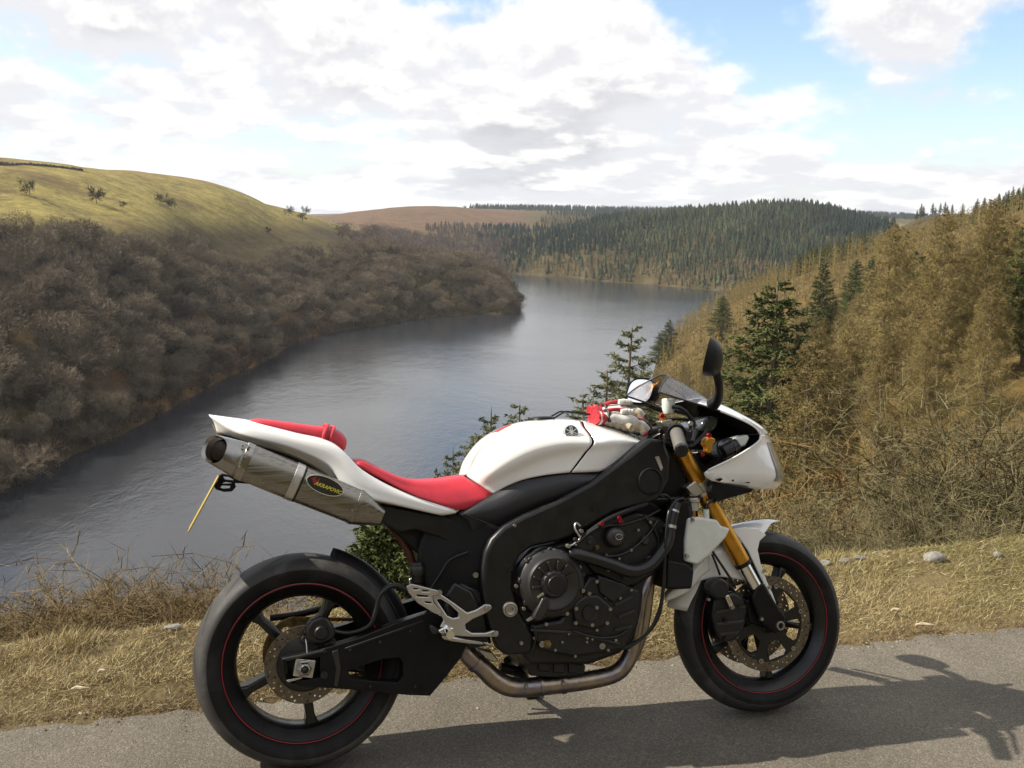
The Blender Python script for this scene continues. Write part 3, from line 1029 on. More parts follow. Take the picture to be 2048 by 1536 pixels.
# rear hugger over the tyre
def arc_shell(name, cx, cz, r, a0, a1, half, parent, mat, n=18, drop=.03, thick=.003, taper0=1.0, taper1=1.0):
    rails = []
    for e in (-1, -.85, -.45, 0, .45, .85, 1):
        row = []
        for t in np.linspace(0, 1, n):
            a = a0 + (a1 - a0) * t
            hw = half * (taper0 + (taper1 - taper0) * t)
            rr = r - drop * abs(e) ** 2.5
            row.append((cx + rr * math.cos(a), e * hw, cz + rr * math.sin(a)))
        rails.append(row)
    return patch(name, rails, mat, parent, nu=1, nv=2, raw=True, thick=thick)
arc_shell('hugger', 0.0, .311, .338, math.radians(72), math.radians(14), .082, BIKE, M['plastic'], drop=.035, taper0=.35)

# ---------------------------------------------------------------- frame, subframe, black panels
fr = poly('frame_spar', [(1296, 876), (1240, 922), (1180, 966), (1110, 1003), (1050, 1029), (1008, 1052), (982, 1078), (969, 1105), (964, 1135), (963, 1165), (967, 1195), (974, 1232), (985, 1268), (996, 1298), (1012, 1312), (1050, 1310), (1070, 1296), (1066, 1268), (1050, 1240), (1036, 1212), (1027, 1178), (1027, 1142), (1040, 1112), (1064, 1094), (1100, 1086), (1140, 1076), (1185, 1052), (1230, 1026), (1280, 1012), (1318, 1000), (1340, 960), (1342, 915), (1330, 880)],
          -.195, -.140, M['frame'], BIKE, bev=.013, seg=4, mirror=True)
poly('steering_head', [(1262, 905), (1300, 872), (1345, 862), (1366, 900), (1380, 950), (1372, 1000), (1330, 1020), (1280, 1015), (1250, 970)], -.10, .10, M['black'], fr, bev=.012)
disc_at('air_duct', 1296, 962, -.178, [(0, .03), (.028, .03), (.034, -.018), (.038, -.024), (.043, -.02), (.045, .02)], 'plastic', fr, 36)
bolt(1019, 1136, -.194, .011, mat='engine', parent=fr)
disc_at('pivot_bolt', 1019, 1218, -.196, [(.0, -.002), (.009, -.002), (.010, -.012), (.0155, -.013), (.0165, -.009), (.0175, -.013), (.0215, -.012), (.023, -.007), (.023, .01)], 'bolt', fr, 24)
bolt(951, 1150, -.172, .0085, parent=fr)
bolt(1029, 1051, -.197, .005, parent=fr)
bolt(1188, 1018, -.194, .007, parent=fr, mat='engine')
poly('data_plate', [(1310, 914), (1318, 912), (1326, 936), (1322, 942)], -.199, -.196, M['alu'], fr, bev=0)
patch('tank_side_panel', [[(912, 1024, -.135), (950, 1006, -.135), (986, 988, -.135), (1032, 964, -.145), (1082, 951, -.150), (1142, 944, -.157), (1206, 940, -.155), (1262, 905, -.15)],
                          [(922, 1030, -.155), (955, 1016, -.157), (990, 1002, -.158), (1038, 980, -.167), (1084, 970, -.170), (1140, 962, -.172), (1195, 954, -.170), (1258, 912, -.16)],
                          [(935, 1042, -.155), (965, 1034, -.160), (1000, 1024, -.165), (1042, 1008, -.172), (1086, 996, -.172), (1136, 985, -.170), (1190, 962, -.168), (1256, 918, -.155)],
                          [(945, 1070, -.135), (975, 1062, -.138), (1005, 1056, -.142), (1046, 1034, -.150), (1090, 1016, -.150), (1132, 1000, -.150), (1186, 972, -.150), (1254, 925, -.14)]],
      M['grip_panel'], BIKE, thick=.004, nu=4)
tube('panel_seam', [(926, 1028, -.161), (965, 1043, -.165), (998, 1056, -.168)], .0025, M['groove'], BIKE, seg=6)
patch('mid_panel', [[(880, 1030, -.115), (920, 1024, -.13), (960, 1040, -.145), (1000, 1056, -.155)],
                    [(850, 1060, -.10), (900, 1060, -.125), (945, 1080, -.14), (985, 1085, -.15)],
                    [(835, 1110, -.09), (885, 1120, -.12), (935, 1135, -.135), (970, 1130, -.145)],
                    [(842, 1160, -.085), (888, 1180, -.115), (935, 1190, -.13), (968, 1185, -.14)],
                    [(868, 1215, -.08), (900, 1235, -.11), (940, 1245, -.125), (975, 1240, -.135)]], M['plastic'], BIKE, thick=.004)
sf = poly('subframe', [(735, 1008), (770, 1008), (830, 1020), (890, 1030), (930, 1050), (975, 1095), (962, 1120), (930, 1105), (880, 1075), (830, 1060), (800, 1066), (770, 1050)], -.125, -.09, M['frame'], BIKE, bev=.008, mirror=True)
poly('under_tail', [(560, 905), (640, 925), (700, 985), (735, 1006), (880, 1030), (935, 1060), (965, 1115), (955, 1180), (905, 1190), (862, 1160), (838, 1110), (805, 1078), (770, 1050), (730, 1030), (690, 1000), (620, 950), (565, 920)], -.07, .07, M['plastic'], sf, bev=.01)
tube('linkage', [(780, 1050, -.03), (800, 1075, -.03), (818, 1105, -.03), (826, 1130, -.03)], .012, simple('rusty_brown', (0.10, 0.035, 0.02), .5, .3), BIKE)
rc = bp(835, 1142, -.09)
lathe('shock_reservoir', rc, [(0, .026), (.018, .026), (.020, .020), (.020, -.012), (.0185, -.016), (.0185, -.032), (.014, -.036), (.014, -.075), (0, -.075)], M['engine'], BIKE, axis='z', seg=28)
lathe('reservoir_collar', rc, [(.0205, -.012), (.0215, -.010), (.0215, .012), (.0205, .014)], M['cover'], BIKE, axis='z', seg=28)

# ---------------------------------------------------------------- tank
TANK = [[(931, 950, 0), (950, 908, 0), (985, 869, 0), (1030, 846, 0), (1080, 839, 0), (1122, 837, 0), (1156, 840, 0)],
        [(934, 953, -.06), (957, 921, -.10), (993, 884, -.120), (1038, 860, -.125), (1085, 852, -.125), (1128, 849, -.122), (1166, 853, -.118)],
        [(950, 965, -.10), (980, 944, -.148), (1018, 921, -.172), (1058, 902, -.181), (1098, 890, -.183), (1138, 884, -.182), (1184, 883, -.180)],
        [(968, 977, -.118), (998, 962, -.143), (1036, 944, -.156), (1073, 929, -.160), (1108, 918, -.163), (1142, 911, -.166), (1166, 909, -.170)],
        [(986, 988, -.128), (1013, 973, -.142), (1045, 960, -.151), (1080, 952, -.158), (1108, 948, -.161), (1126, 946, -.164), (1139, 945, -.165)]]
tk = patch('fuel_tank', TANK, M['white'], BIKE, nu=8, nv=6, mirror=True, thick=.003)
COVER = [[(1161, 841, 0), (1198, 846, 0), (1234, 856, 0), (1264, 868, 0), (1286, 880, 0)],
         [(1171, 854, -.118), (1204, 857, -.118), (1234, 864, -.113), (1262, 873, -.104), (1286, 882, -.092)],
         [(1189, 883, -.180), (1216, 880, -.178), (1240, 880, -.168), (1264, 882, -.152), (1288, 885, -.134)],
         [(1171, 909, -.170), (1203, 904, -.174), (1232, 900, -.168), (1260, 894, -.153), (1288, 886, -.135)],
         [(1143, 945, -.165), (1180, 944, -.168), (1208, 940, -.166), (1247, 911, -.156), (1288, 888, -.137)]]
cv = patch('tank_cover', COVER, M['white'], BIKE, nu=8, nv=6, mirror=True, thick=.003)
poly('tank_core', [(950, 955), (985, 895), (1030, 866), (1090, 858), (1160, 858), (1230, 868), (1278, 884), (1240, 905), (1200, 936), (1130, 938), (1060, 948), (1000, 972)], -.095, .095, M['black'], BIKE, bev=.01)
# red flash on the tank's back edge, laid on the paint
RF = surf([prail(r) for r in TANK], 8, 6)
def surf_patch(name, rails, u0, u1, v0, v1, off, mat, parent, side=-1, shape=None, nu=10, nv=8):
    """piece laid on a traced surface: fractional column (u) and row (v) range, lifted by off"""
    Gq = surf([prail(r) for r in rails], nu, nv)
    a, b = Gq.shape[:2]
    N_ = np.zeros_like(Gq)
    du = np.gradient(Gq, axis=1); dv = np.gradient(Gq, axis=0)
    N_ = np.cross(dv, du); N_ /= np.linalg.norm(N_, axis=2)[..., None] + 1e-9
    sgn = np.where(N_[..., 1:2] > 0, -1.0, 1.0)
    N_ = N_ * sgn
    i0, i1 = int(v0 * (a - 1)), int(round(v1 * (a - 1))); j0, j1 = int(u0 * (b - 1)), int(round(u1 * (b - 1)))
    S = (Gq + N_ * off)[i0:i1 + 1, j0:j1 + 1]
    if side > 0: S = S * np.array([1, -1, 1])
    o = mesh_obj(name, S.reshape(-1, 3), grid_faces(S.shape[0], S.shape[1]), mat, parent)
    solid(o, .002, 0)
    return o
for sd in (-1, 1):
    surf_patch('red_flash', TANK, .37, .46, .0, .07, .0012, M['red'], tk, side=sd)
# round emblem with three crossed tuning forks
for sd in (-1, 1):
    p, n = on_surface(TANK, 1143, 866)
    if sd > 0: p = p * np.array([1, -1, 1]); n = n * np.array([1, -1, 1])
    n = unit_(n * .35 + np.array([0, sd * .65, 0.0]))
    em = empty('emblem', tuple(p + n * .0055), tk)
    q = Vector(n).to_track_quat('Z', 'Y')
    upl = q.inverted() @ Vector((0, 0, 1)); q = q @ Quaternion((0, 0, 1), math.atan2(-upl.x, upl.y))
    em.rotation_mode = 'QUATERNION'; em.rotation_quaternion = q
    lathe('emblem_disc', (0, 0, 0), [(.0, .001), (.0225, .001), (.0245, -.004), (0, -.006)], M['emblem_dark'], em, axis='z', seg=40)
    lathe('emblem_ring', (0, 0, 0), [(.0212, .0005), (.0214, .0019), (.0230, .0019), (.0236, .0002)], M['emblem_light'], em, axis='z', seg=40)
    V, Fc = [], []
    def bar(x0, x1, y0, y1, a):
        k = len(V)
        for z in (.0006, .0021):
            for x, y in ((x0, y0), (x1, y0), (x1, y1), (x0, y1)):
                V.append((x * math.cos(a) - y * math.sin(a), x * math.sin(a) + y * math.cos(a), z))
        Fc.extend([(k, k + 3, k + 2, k + 1), (k + 4, k + 5, k + 6, k + 7)] + [(k + i, k + (i + 1) % 4, k + 4 + (i + 1) % 4, k + 4 + i) for i in range(4)])
    for k in range(3):
        a = 2 * math.pi * k / 3
        bar(-.0010, .0010, -.0195, .004, a)
        for s in (-1, 1):
            bar(s * .0030 - .0008, s * .0030 + .0008, .004, .0195, a)
        bar(-.0038, .0038, .003, .0050, a)
    mesh_obj('tuning_forks', V, Fc, M['emblem_light'], em, smooth=False)
# filler cap and wire loop on the tank top
fcap = bp(1085, 838, 0)
lathe('filler_cap', (fcap[0], 0, fcap[2] - .004), [(0, .012), (.03, .012), (.04, .008), (.043, 0)], M['black'], BIKE, axis='z', seg=32)
tube('wire_loop', [(1106, 838, -.05), (1112, 834, -.05), (1128, 824, -.05), (1133, 823, -.05), (1160, 826, -.05), (1190, 830, -.05)], .0028, M['black'], BIKE, seg=8, n=1)
tube('wire_loop', [(1096, 836, .05), (1102, 833, .05), (1118, 824, .05), (1123, 823, .05), (1150, 826, .05), (1178, 830, .05)], .0028, M['black'], BIKE, seg=8, n=1)

# ---------------------------------------------------------------- seats and tail
SEAT = [[(706, 921, 0), (724, 918, 0), (760, 936, 0), (800, 953, 0), (838, 960, 0), (884, 959, 0), (926, 950, 0)],
        [(708, 924, -.10), (724, 921, -.11), (760, 938, -.11), (800, 955, -.115), (838, 962, -.105), (884, 961, -.09), (930, 953, -.07)],
        [(709, 928, -.125), (726, 930, -.13), (762, 949, -.135), (802, 968, -.14), (842, 978, -.138), (890, 980, -.128), (950, 966, -.105)],
        [(710, 931, -.120), (728, 938, -.13), (764, 957, -.14), (806, 978, -.15), (850, 996, -.155), (904, 1006, -.150), (984, 989, -.130)],
        [(712, 934, -.112), (732, 943, -.12), (770, 962, -.135), (812, 984, -.148), (858, 1002, -.152), (922, 1020, -.146), (962, 1003, -.138)]]
patch('rider_seat', SEAT, M['red_seat'], BIKE, nu=6, nv=5, mirror=True, thick=.006)
PIL = [[(486, 841, 0), (520, 837, 0), (570, 843, 0), (620, 850, 0), (655, 854, 0), (680, 863, 0), (692, 880, 0), (690, 898, 0)],
       [(487, 842, -.05), (522, 840, -.07), (570, 846, -.08), (620, 853, -.085), (656, 858, -.085), (680, 867, -.08), (692, 882, -.075), (689, 899, -.07)],
       [(488, 843, -.06), (522, 846, -.085), (570, 856, -.098), (620, 866, -.105), (654, 874, -.105), (676, 883, -.10), (687, 893, -.095), (686, 902, -.09)],
       [(489, 844, -.055), (524, 852, -.08), (572, 863, -.095), (620, 875, -.10), (652, 884, -.10), (672, 892, -.098), (683, 900, -.092), (684, 905, -.088)]]
ps = patch('pillion_seat', PIL, M['red_seat'], BIKE, nu=5, nv=5, mirror=True, thick=.006)
ring = [(648, 884, -.103), (648, 872, -.108), (654, 856, -.092), (655, 851, -.05), (652, 850, 0)]
rr = [bp(*q) for q in ring]; rr = rr + [p * np.array([1, -1, 1]) for p in rr[::-1][1:]]
V, Fc = tube_data(cr_curve(rr, 4), .0065, 8, True)
mesh_obj('seat_strap', V, Fc, M['red_seat'], ps)
ring2 = [(661, 887, -.104), (662, 874, -.109), (667, 860, -.092), (668, 855, -.05), (665, 854, 0)]
rr = [bp(*q) for q in ring2]; rr = rr + [p * np.array([1, -1, 1]) for p in rr[::-1][1:]]
V, Fc = tube_data(cr_curve(rr, 4), .005, 8, True)
mesh_obj('seat_strap', V, Fc, M['red_seat'], ps)
TAIL = [[(417, 829, 0), (460, 834, 0), (510, 842, 0), (590, 866, 0), (660, 892, 0), (720, 945, 0), (800, 990, 0), (905, 1025, 0)],
        [(418, 829, -.02), (462, 836, -.05), (510, 844, -.075), (590, 864, -.095), (664, 884, -.10), (722, 938, -.115), (800, 980, -.125), (906, 1019, -.140)],
        [(419, 832, -.03), (464, 844, -.068), (510, 855, -.098), (592, 876, -.123), (672, 898, -.138), (728, 947, -.152), (802, 987, -.158), (913, 1023, -.153)],
        [(424, 838, -.035), (462, 857, -.075), (500, 870, -.102), (586, 891, -.126), (664, 926, -.142), (714, 975, -.160), (792, 1000, -.164), (908, 1027, -.156)],
        [(428, 845, -.033), (462, 864, -.070), (498, 876, -.095), (582, 898, -.118), (655, 932, -.134), (704, 988, -.158), (785, 1008, -.160), (884, 1031, -.152)],
        [(434, 866, -.03), (462, 874, -.050), (498, 886, -.060), (580, 912, -.075), (648, 948, -.085), (712, 1000, -.110), (790, 1012, -.125), (884, 1031, -.130)]]
patch('tail_cowl', TAIL, M['white'], BIKE, nu=6, nv=4, mirror=True, thick=.003)
poly('tail_light', [(424, 848), (462, 880), (440, 878), (430, 862)], -.028, .028, simple('tail_light_lens', (.30, .25, .16), .25), BIKE, bev=.003)
poly('tail_tray', [(440, 866), (500, 886), (580, 908), (650, 945), (715, 998), (700, 992), (620, 945), (500, 895), (462, 884)], -.06, .06, M['plastic'], BIKE, bev=.002)

# ---------------------------------------------------------------- number plate on its hanger
p0, p1 = bp(437, 952, 0), bp(378, 1060, 0)
mid = (p0 + p1) / 2; dv_ = p1 - p0; L_ = float(np.linalg.norm(dv_))
ax = Vector(dv_ / L_); yv = Vector((0, 1, 0)); nv_ = ax.cross(yv)
rotm = Matrix((nv_, yv, ax)).transposed()
pl = box('number_plate', tuple(mid), (.004, .20, L_), M['plate'], BIKE, rot=rotm, bev=.001)
hg = poly('plate_hanger', [(436, 952), (444, 948), (466, 952), (498, 962), (500, 968), (470, 966), (472, 974), (464, 983), (448, 984), (432, 979), (428, 974), (436, 962)], -.035, -.020, M['plastic'], BIKE, bev=.002, mirror=True,
          holes=[[(446, 953), (458, 954), (468, 960), (466, 962), (450, 960)], [(440, 976), (444, 971), (462, 972), (460, 978), (446, 979)], [(444, 967), (452, 964), (464, 966), (464, 968), (446, 969)]])
poly('hanger_arm', [(470, 960), (520, 950), (560, 940), (562, 946), (520, 956), (474, 967)], -.02, .02, M['plastic'], hg, bev=.002)

# ---------------------------------------------------------------- silencers
def sup(t, n):
    c, s = math.cos(t), math.sin(t)
    return math.copysign(abs(c) ** (2 / n), c), math.copysign(abs(s) ** (2 / n), s)
def can_sweep(name, stations, mat, parent, side, n=3.0, seg=40, open_ends=True, slant=None):
    """stations: (point on the axis, half height, half width)"""
    P = np.array([s[0] for s in stations])
    T = P[-1] - P[0]; T /= np.linalg.norm(T)
    B = np.array([0, 1.0, 0]); U = np.cross(T, B); U /= np.linalg.norm(U)
    V = []
    for si, (p, hh, hw) in enumerate(stations):
        sl_ = slant[si] if slant else 0.0
        for k in range(seg):
            a, b = sup(2 * math.pi * k / seg, n)
            q = p + U * (a * hh) + B * (b * hw) - T * (b * hw * sl_)
            if side > 0: q = q * np.array([1, -1, 1])
            V.append(q)
    Fc = grid_faces(len(P), seg, wrap=True)
    if not open_ends:
        Fc += [tuple(range(seg)), tuple(range((len(P) - 1) * seg, len(P) * seg))]
    return mesh_obj(name, V, Fc, mat, parent, sharp=30)
A0, A1 = bp(428, 898, -.150), bp(728, 1020, -.140)
def axp(t): return A0 + (A1 - A0) * t
for side in (-1, 1):
    cn = can_sweep('silencer', [(axp(.155), .050, .047), (axp(.17), .0535, .050), (axp(.50), .0545, .0505), (axp(.96), .0520, .048), (axp(.97), .049, .045)], M['titan'], BIKE, side)
    can_sweep('end_cap', [(axp(.025), .034, .036), (axp(.01), .036, .038), (axp(.0), .0385, .0395), (axp(.012), .0410, .041), (axp(.06), .0455, .044), (axp(.14), .0515, .0485), (axp(.165), .0520, .0488)], M['steel'], cn, side, n=2.6, slant=[.8, .8, .8, .8, .55, .1, 0])
    can_sweep('outlet', [(axp(.12), .004, .004), (axp(.12), .031, .032), (axp(.020), .032, .033), (axp(.016), .0345, .0355), (axp(.05), .036, .037)], M['burnt'], cn, side, n=2.2, slant=[.3, .3, .8, .8, .8])
    can_sweep('front_cone', [(axp(.962), .0515, .0475), (axp(1.0), .047, .044), (axp(1.06), .036, .036), (axp(1.12), .026, .028)], M['titan'], cn, side)
    for t0, t1, rad, m in ((.172, .225, .0556, 'steel'), (.50, .555, .0562, 'alu'), (.925, .955, .0540, 'titan')):
        can_sweep('band', [(axp(t0), rad - .003, rad - .007), (axp(t0 + .004), rad, rad - .004), (axp(t1 - .004), rad, rad - .004), (axp(t1), rad - .003, rad - .007)], M[m], cn, side)
    can_sweep('strap_rubber', [(axp(.556), .0555, .0515), (axp(.566), .0552, .0512)], M['groove'], cn, side)
    if side < 0:
        for px_, py_ in ((498, 895), (480, 934), (486, 892), (704, 1020), (492, 914)):
            t = 0
            bolt(px_, py_, -.202, .0042, parent=cn, h=.003, name='rivet')
# oval sticker with its lettering
sc_ = bp(650, 971, -.198)
ang = math.atan2(float((A1 - A0)[2]), float((A1 - A0)[0])) + math.radians(1.0)
def oval(name, a, b, y, th, mat, parent, hole=None):
    pts = [(sc_[0] + a * math.cos(t) * math.cos(ang) - b * math.sin(t) * math.sin(ang), sc_[2] + a * math.cos(t) * math.sin(ang) + b * math.sin(t) * math.cos(ang)) for t in np.linspace(0, 2 * math.pi, 48, endpoint=False)]
    hs = []
    return poly(name, pts, y, y + th, mat, parent, px=False, bev=0)
st = oval('sticker', .0560, .0250, -.1985, .012, M['sticker_edge'], BIKE)
oval('sticker_field', .0535, .0228, -.1992, .010, M['sticker'], st)
def lettering(txt, size, x, z, y, rot, mat, parent, shear=.3, name='lettering'):
    cu = bpy.data.curves.new(name, 'FONT')
    cu.body = txt; cu.size = size; cu.align_x = 'CENTER'; cu.align_y = 'CENTER'; cu.extrude = .0004; cu.shear = shear; cu.offset = .0004
    cu.resolution_u = 3
    tmp = bpy.data.objects.new('tmp', cu); COL.objects.link(tmp)
    bpy.context.view_layer.update()
    me = bpy.data.meshes.new_from_object(tmp.evaluated_get(bpy.context.evaluated_depsgraph_get()))
    bpy.data.objects.remove(tmp); bpy.data.curves.remove(cu)
    me.name = name
    me.materials.clear()
    o = link_mesh(name, me, mat, parent)
    o.location = (x, y, z)
    o.rotation_euler = (Matrix.Rotation(-rot, 3, 'Y') @ Matrix.Rotation(math.pi / 2, 3, 'X')).to_euler()
    return o
ca_, sa_ = math.cos(ang), math.sin(ang)
lettering('AKRAPOVIC', .0145, sc_[0] + .010 * ca_ + .003 * sa_, sc_[2] + .011 * sa_ - .003 * ca_, -.1996, ang, M['letter'], st, .35)
# red claw mark on the sticker's left end
def stk(a, b): return (sc_[0] + a * ca_ - b * sa_, sc_[2] + a * sa_ + b * ca_)
poly('sticker_mark', [stk(-.044, .004), stk(-.036, .011), stk(-.030, .013), stk(-.032, .006), stk(-.027, .003), stk(-.024, .012), stk(-.020, .011), stk(-.022, -.004), stk(-.028, -.010), stk(-.034, -.005), stk(-.038, .002)], -.1996, -.1985, M['red'], st, px=False, bev=0)

# ---------------------------------------------------------------- engine
eng = poly('crankcase', [(1060, 1098), (1130, 1082), (1200, 1060), (1290, 1050), (1330, 1085), (1325, 1130), (1290, 1165), (1285, 1220), (1270, 1280), (1240, 1308), (1180, 1330), (1060, 1330), (1030, 1290), (1030, 1180), (1035, 1130)], -.165, .165, M['engine'], BIKE, bev=.012)
poly('cylinder_block', [(1150, 1100), (1200, 1048), (1270, 1020), (1335, 1040), (1345, 1095), (1310, 1150), (1260, 1180), (1190, 1150)], -.182, .182, M['engine'], eng, bev=.012)
poly('intake', [(1110, 1060), (1200, 1020), (1300, 1000), (1330, 1020), (1270, 1050), (1190, 1075), (1120, 1085)], -.14, .14, M['black'], eng, bev=.01)
poly('lower_case', [(1180, 1150), (1240, 1165), (1282, 1180), (1278, 1250), (1250, 1300), (1150, 1316), (1080, 1300), (1060, 1250), (1120, 1240)], -.195, -.10, M['engine'], eng, bev=.010)
sump = poly('sump', [(1062, 1305), (1120, 1318), (1172, 1330), (1170, 1350), (1120, 1356), (1060, 1352), (1054, 1330)], -.13, .12, M['engine'], eng, bev=.006)
# clutch cover with its star of ribs
cc = bp(1104, 1166, -.200)
cl_ = lathe('clutch_cover', cc, [(0, -.030), (.034, -.031), (.040, -.026), (.044, -.018), (.058, -.020), (.071, -.024), (.076, -.0245), (.080, -.020), (.084, -.0165), (.095, -.012), (.102, -.004), (.104, .006), (.106, .040)], M['cover'], eng, seg=64, sharp=28)
lathe('clutch_boss', (cc[0] + .005, cc[1], cc[2] - .002), [(0, -.034), (.026, -.034), (.031, -.028), (.033, -.01)], M['engine'], cl_, seg=40)
for a in (25, 52, 78, 105, 132, 158, 185):
    a = math.radians(a)
    p = [(cc[0] + r * math.cos(a) - w_ * math.sin(a), cc[2] + r * math.sin(a) + w_ * math.cos(a)) for r, w_ in ((.037, -.0022), (.037, .0022), (.070, .0032), (.070, -.0032))]
    poly('cover_rib', p, cc[1] - .030, cc[1] - .012, M['cover'], cl_, px=False, bev=.0018)
for px_, py_ in ((1051, 1120), (1108, 1100), (1159, 1135), (1032, 1172), (1047, 1217), (1159, 1134), (1146, 1146), (1101, 1227), (1134, 1227), (1092, 1248), (1165, 1182)):
    bolt(px_, py_, -.204, .0058, parent=cl_)
poly('oil_filler', [(1066, 1236), (1085, 1196), (1092, 1194), (1100, 1200), (1100, 1212), (1084, 1240), (1072, 1242)], -.232, -.190, M['cover'], cl_, bev=.008, seg=3)
poly('filler_neck', [(1066, 1198), (1088, 1183), (1092, 1187), (1076, 1200), (1070, 1206)], -.222, -.205, M['chrome'], cl_, bev=.003)
poly('clutch_lever', [(1052, 1240), (1064, 1232), (1068, 1238), (1056, 1244)], -.21, -.20, M['alu'], cl_, bev=.002)
# pulse cover and its screws
pc = poly('pickup_cover', [(1146, 1218), (1152, 1204), (1172, 1190), (1196, 1190), (1222, 1212), (1226, 1234), (1214, 1252), (1186, 1258), (1154, 1250)], -.212, -.190, M['engine'], eng, bev=.006, seg=3)
disc_at('pickup_cap', 1180, 1226, -.214, [(0, -.002), (.020, -.002), (.0215, -.004), (.024, -.004), (.025, 0), (.025, .01)], 'engine', pc, 36)
for px_, py_ in ((1152, 1217), (1178, 1187), (1193, 1215), (1220, 1218), (1151, 1246), (1184, 1250), (1214, 1246), (1166, 1181), (1193, 1163)):
    bolt(px_, py_, -.216, .0058, parent=pc)
for px_, py_, r in ((1137, 1268, .0035), (1193, 1260, .0045), (1173, 1284, .004), (1084, 1288, .010), (1124, 1284, .004), (1204, 1292, .010), (1042, 1286, .006), (1174, 1276, .004), (1231, 1280, .005), (1184, 1278, .004), (1258, 1300, .004), (1238, 1117, .004)):
    bolt(px_, py_, -.198, r, parent=eng, mat='bolt')
poly('case_rib', [(1196, 1150), (1250, 1168), (1258, 1176), (1226, 1206), (1200, 1186)], -.206, -.18, M['engine'], eng, bev=.005)
poly('gasket_line', [(1062, 1258), (1140, 1262), (1240, 1286), (1240, 1290), (1138, 1268), (1062, 1263)], -.203, -.18, M['cover'], eng, bev=.002)
# cast ribs, plugs and small hardware that break up the black cases
for q in ([(1206, 1196), (1252, 1176), (1256, 1180), (1210, 1200)], [(1228, 1208), (1266, 1190), (1268, 1195), (1231, 1213)], [(1236, 1232), (1270, 1218), (1271, 1223), (1238, 1237)], [(1230, 1258), (1264, 1250), (1264, 1255), (1231, 1263)]):
    poly('cast_rib', q, -.203, -.185, M['cover'], eng, bev=.002)
for q in ([(1078, 1312), (1100, 1316), (1100, 1344), (1078, 1342)], [(1108, 1318), (1130, 1322), (1130, 1346), (1108, 1346)], [(1138, 1324), (1160, 1328), (1158, 1346), (1138, 1347)]):
    poly('sump_rib', q, -.140, -.12, M['engine'], sump, bev=.004)
for k in range(9):
    a = 2 * math.pi * k / 9 + .2
    lathe('cover_boss', (cc[0] + .098 * math.cos(a), -.196, cc[2] + .098 * math.sin(a)), [(0, -.012), (.007, -.012), (.010, -.009), (.011, .006)], M['cover'], cl_, seg=14)
disc_at('oil_plug', 1094, 1288, -.198, [(0, -.010), (.008, -.010), (.009, -.006), (.013, -.006), (.014, .004)], 'chain', eng, 6)
disc_at('sensor', 1252, 1150, -.190, [(0, -.020), (.008, -.020), (.009, -.012), (.013, -.010), (.013, .004)], 'cover', eng, 18)
disc_at('head_plug', 1290, 1080, -.186, [(0, -.008), (.012, -.008), (.015, -.004), (.016, .004)], 'cover', eng, 24)
disc_at('head_plug', 1300, 1118, -.186, [(0, -.006), (.008, -.006), (.010, .0), (.010, .004)], 'bolt', eng, 20)
for pts, rr_ in (([(1172, 1096, -.20), (1196, 1110, -.205), (1230, 1112, -.20), (1262, 1100, -.195), (1296, 1070, -.19), (1316, 1040, -.185)], .0045), ([(1186, 1060, -.20), (1214, 1052, -.205), (1250, 1048, -.20), (1288, 1036, -.19), (1320, 1020, -.185)], .0038),
                 ([(1146, 1262, -.205), (1170, 1270, -.208), (1206, 1276, -.206), (1240, 1270, -.20), (1262, 1252, -.19)], .0035), ([(1066, 1250, -.20), (1072, 1268, -.203), (1068, 1290, -.20), (1060, 1312, -.19)], .0035),
                 ([(1288, 1030, -.19), (1310, 1060, -.19), (1318, 1090, -.185), (1306, 1130, -.18)], .005), ([(860, 1180, -.12), (880, 1150, -.13), (900, 1120, -.14), (936, 1104, -.15)], .0045)):
    tube('loom', pts, rr_, M['hose'], eng, seg=8)
for px_, py_, m in ((1212, 1110, 'bolt'), (1262, 1100, 'bolt'), (1276, 1060, 'bolt'), (1300, 1044, 'bolt'), (1322, 1062, 'cover'), (1216, 1140, 'bolt'), (1240, 1196, 'bolt'), (1262, 1180, 'bolt'), (1110, 1300, 'bolt'), (1150, 1312, 'bolt'), (1068, 1276, 'bolt'), (1216, 1300, 'bolt')):
    bolt(px_, py_, -.197, .0045, mat=m, parent=eng)
for px_, py_ in ((700, 1300), (760, 1284), (820, 1262), (830, 1372), (740, 1372)):
    bolt(px_, py_, -.157, .004, mat='cover', parent=sa)
poly('swingarm_weld', [(664, 1303), (676, 1299), (682, 1340), (676, 1374), (668, 1373), (672, 1338)], -.1575, -.150, M['cover'], sa, bev=.002)
poly('swingarm_rib', [(690, 1296), (780, 1264), (846, 1240), (848, 1244), (782, 1269), (692, 1301)], -.158, -.150, M['frame'], sa, bev=.002)
# cam plug with a worn oval badge
cp = disc_at('water_pump', 1231, 1074, -.205, [(0, -.014), (.018, -.014), (.026, -.010), (.031, -.002), (.033, .02)], 'cover', eng, 36)
V = [(bp(1238, 1074, -.2195) + np.array([.0105 * math.cos(t), 0, .0085 * math.sin(t)])) for t in np.linspace(0, 2 * math.pi, 33)]
Vt, Ft = tube_data(V, .0011, 6, False); mesh_obj('badge_ring', Vt, Ft, M['steel'], cp)
for dx in (-.003, .003):
    b0 = bp(1238, 1074, -.2195) + np.array([dx, 0, 0])
    Vt, Ft = tube_data([b0 + np.array([0, 0, -.004]), b0 + np.array([.001, 0, .004])], .0011, 6, True); mesh_obj('badge_stroke', Vt, Ft, M['steel'], cp)
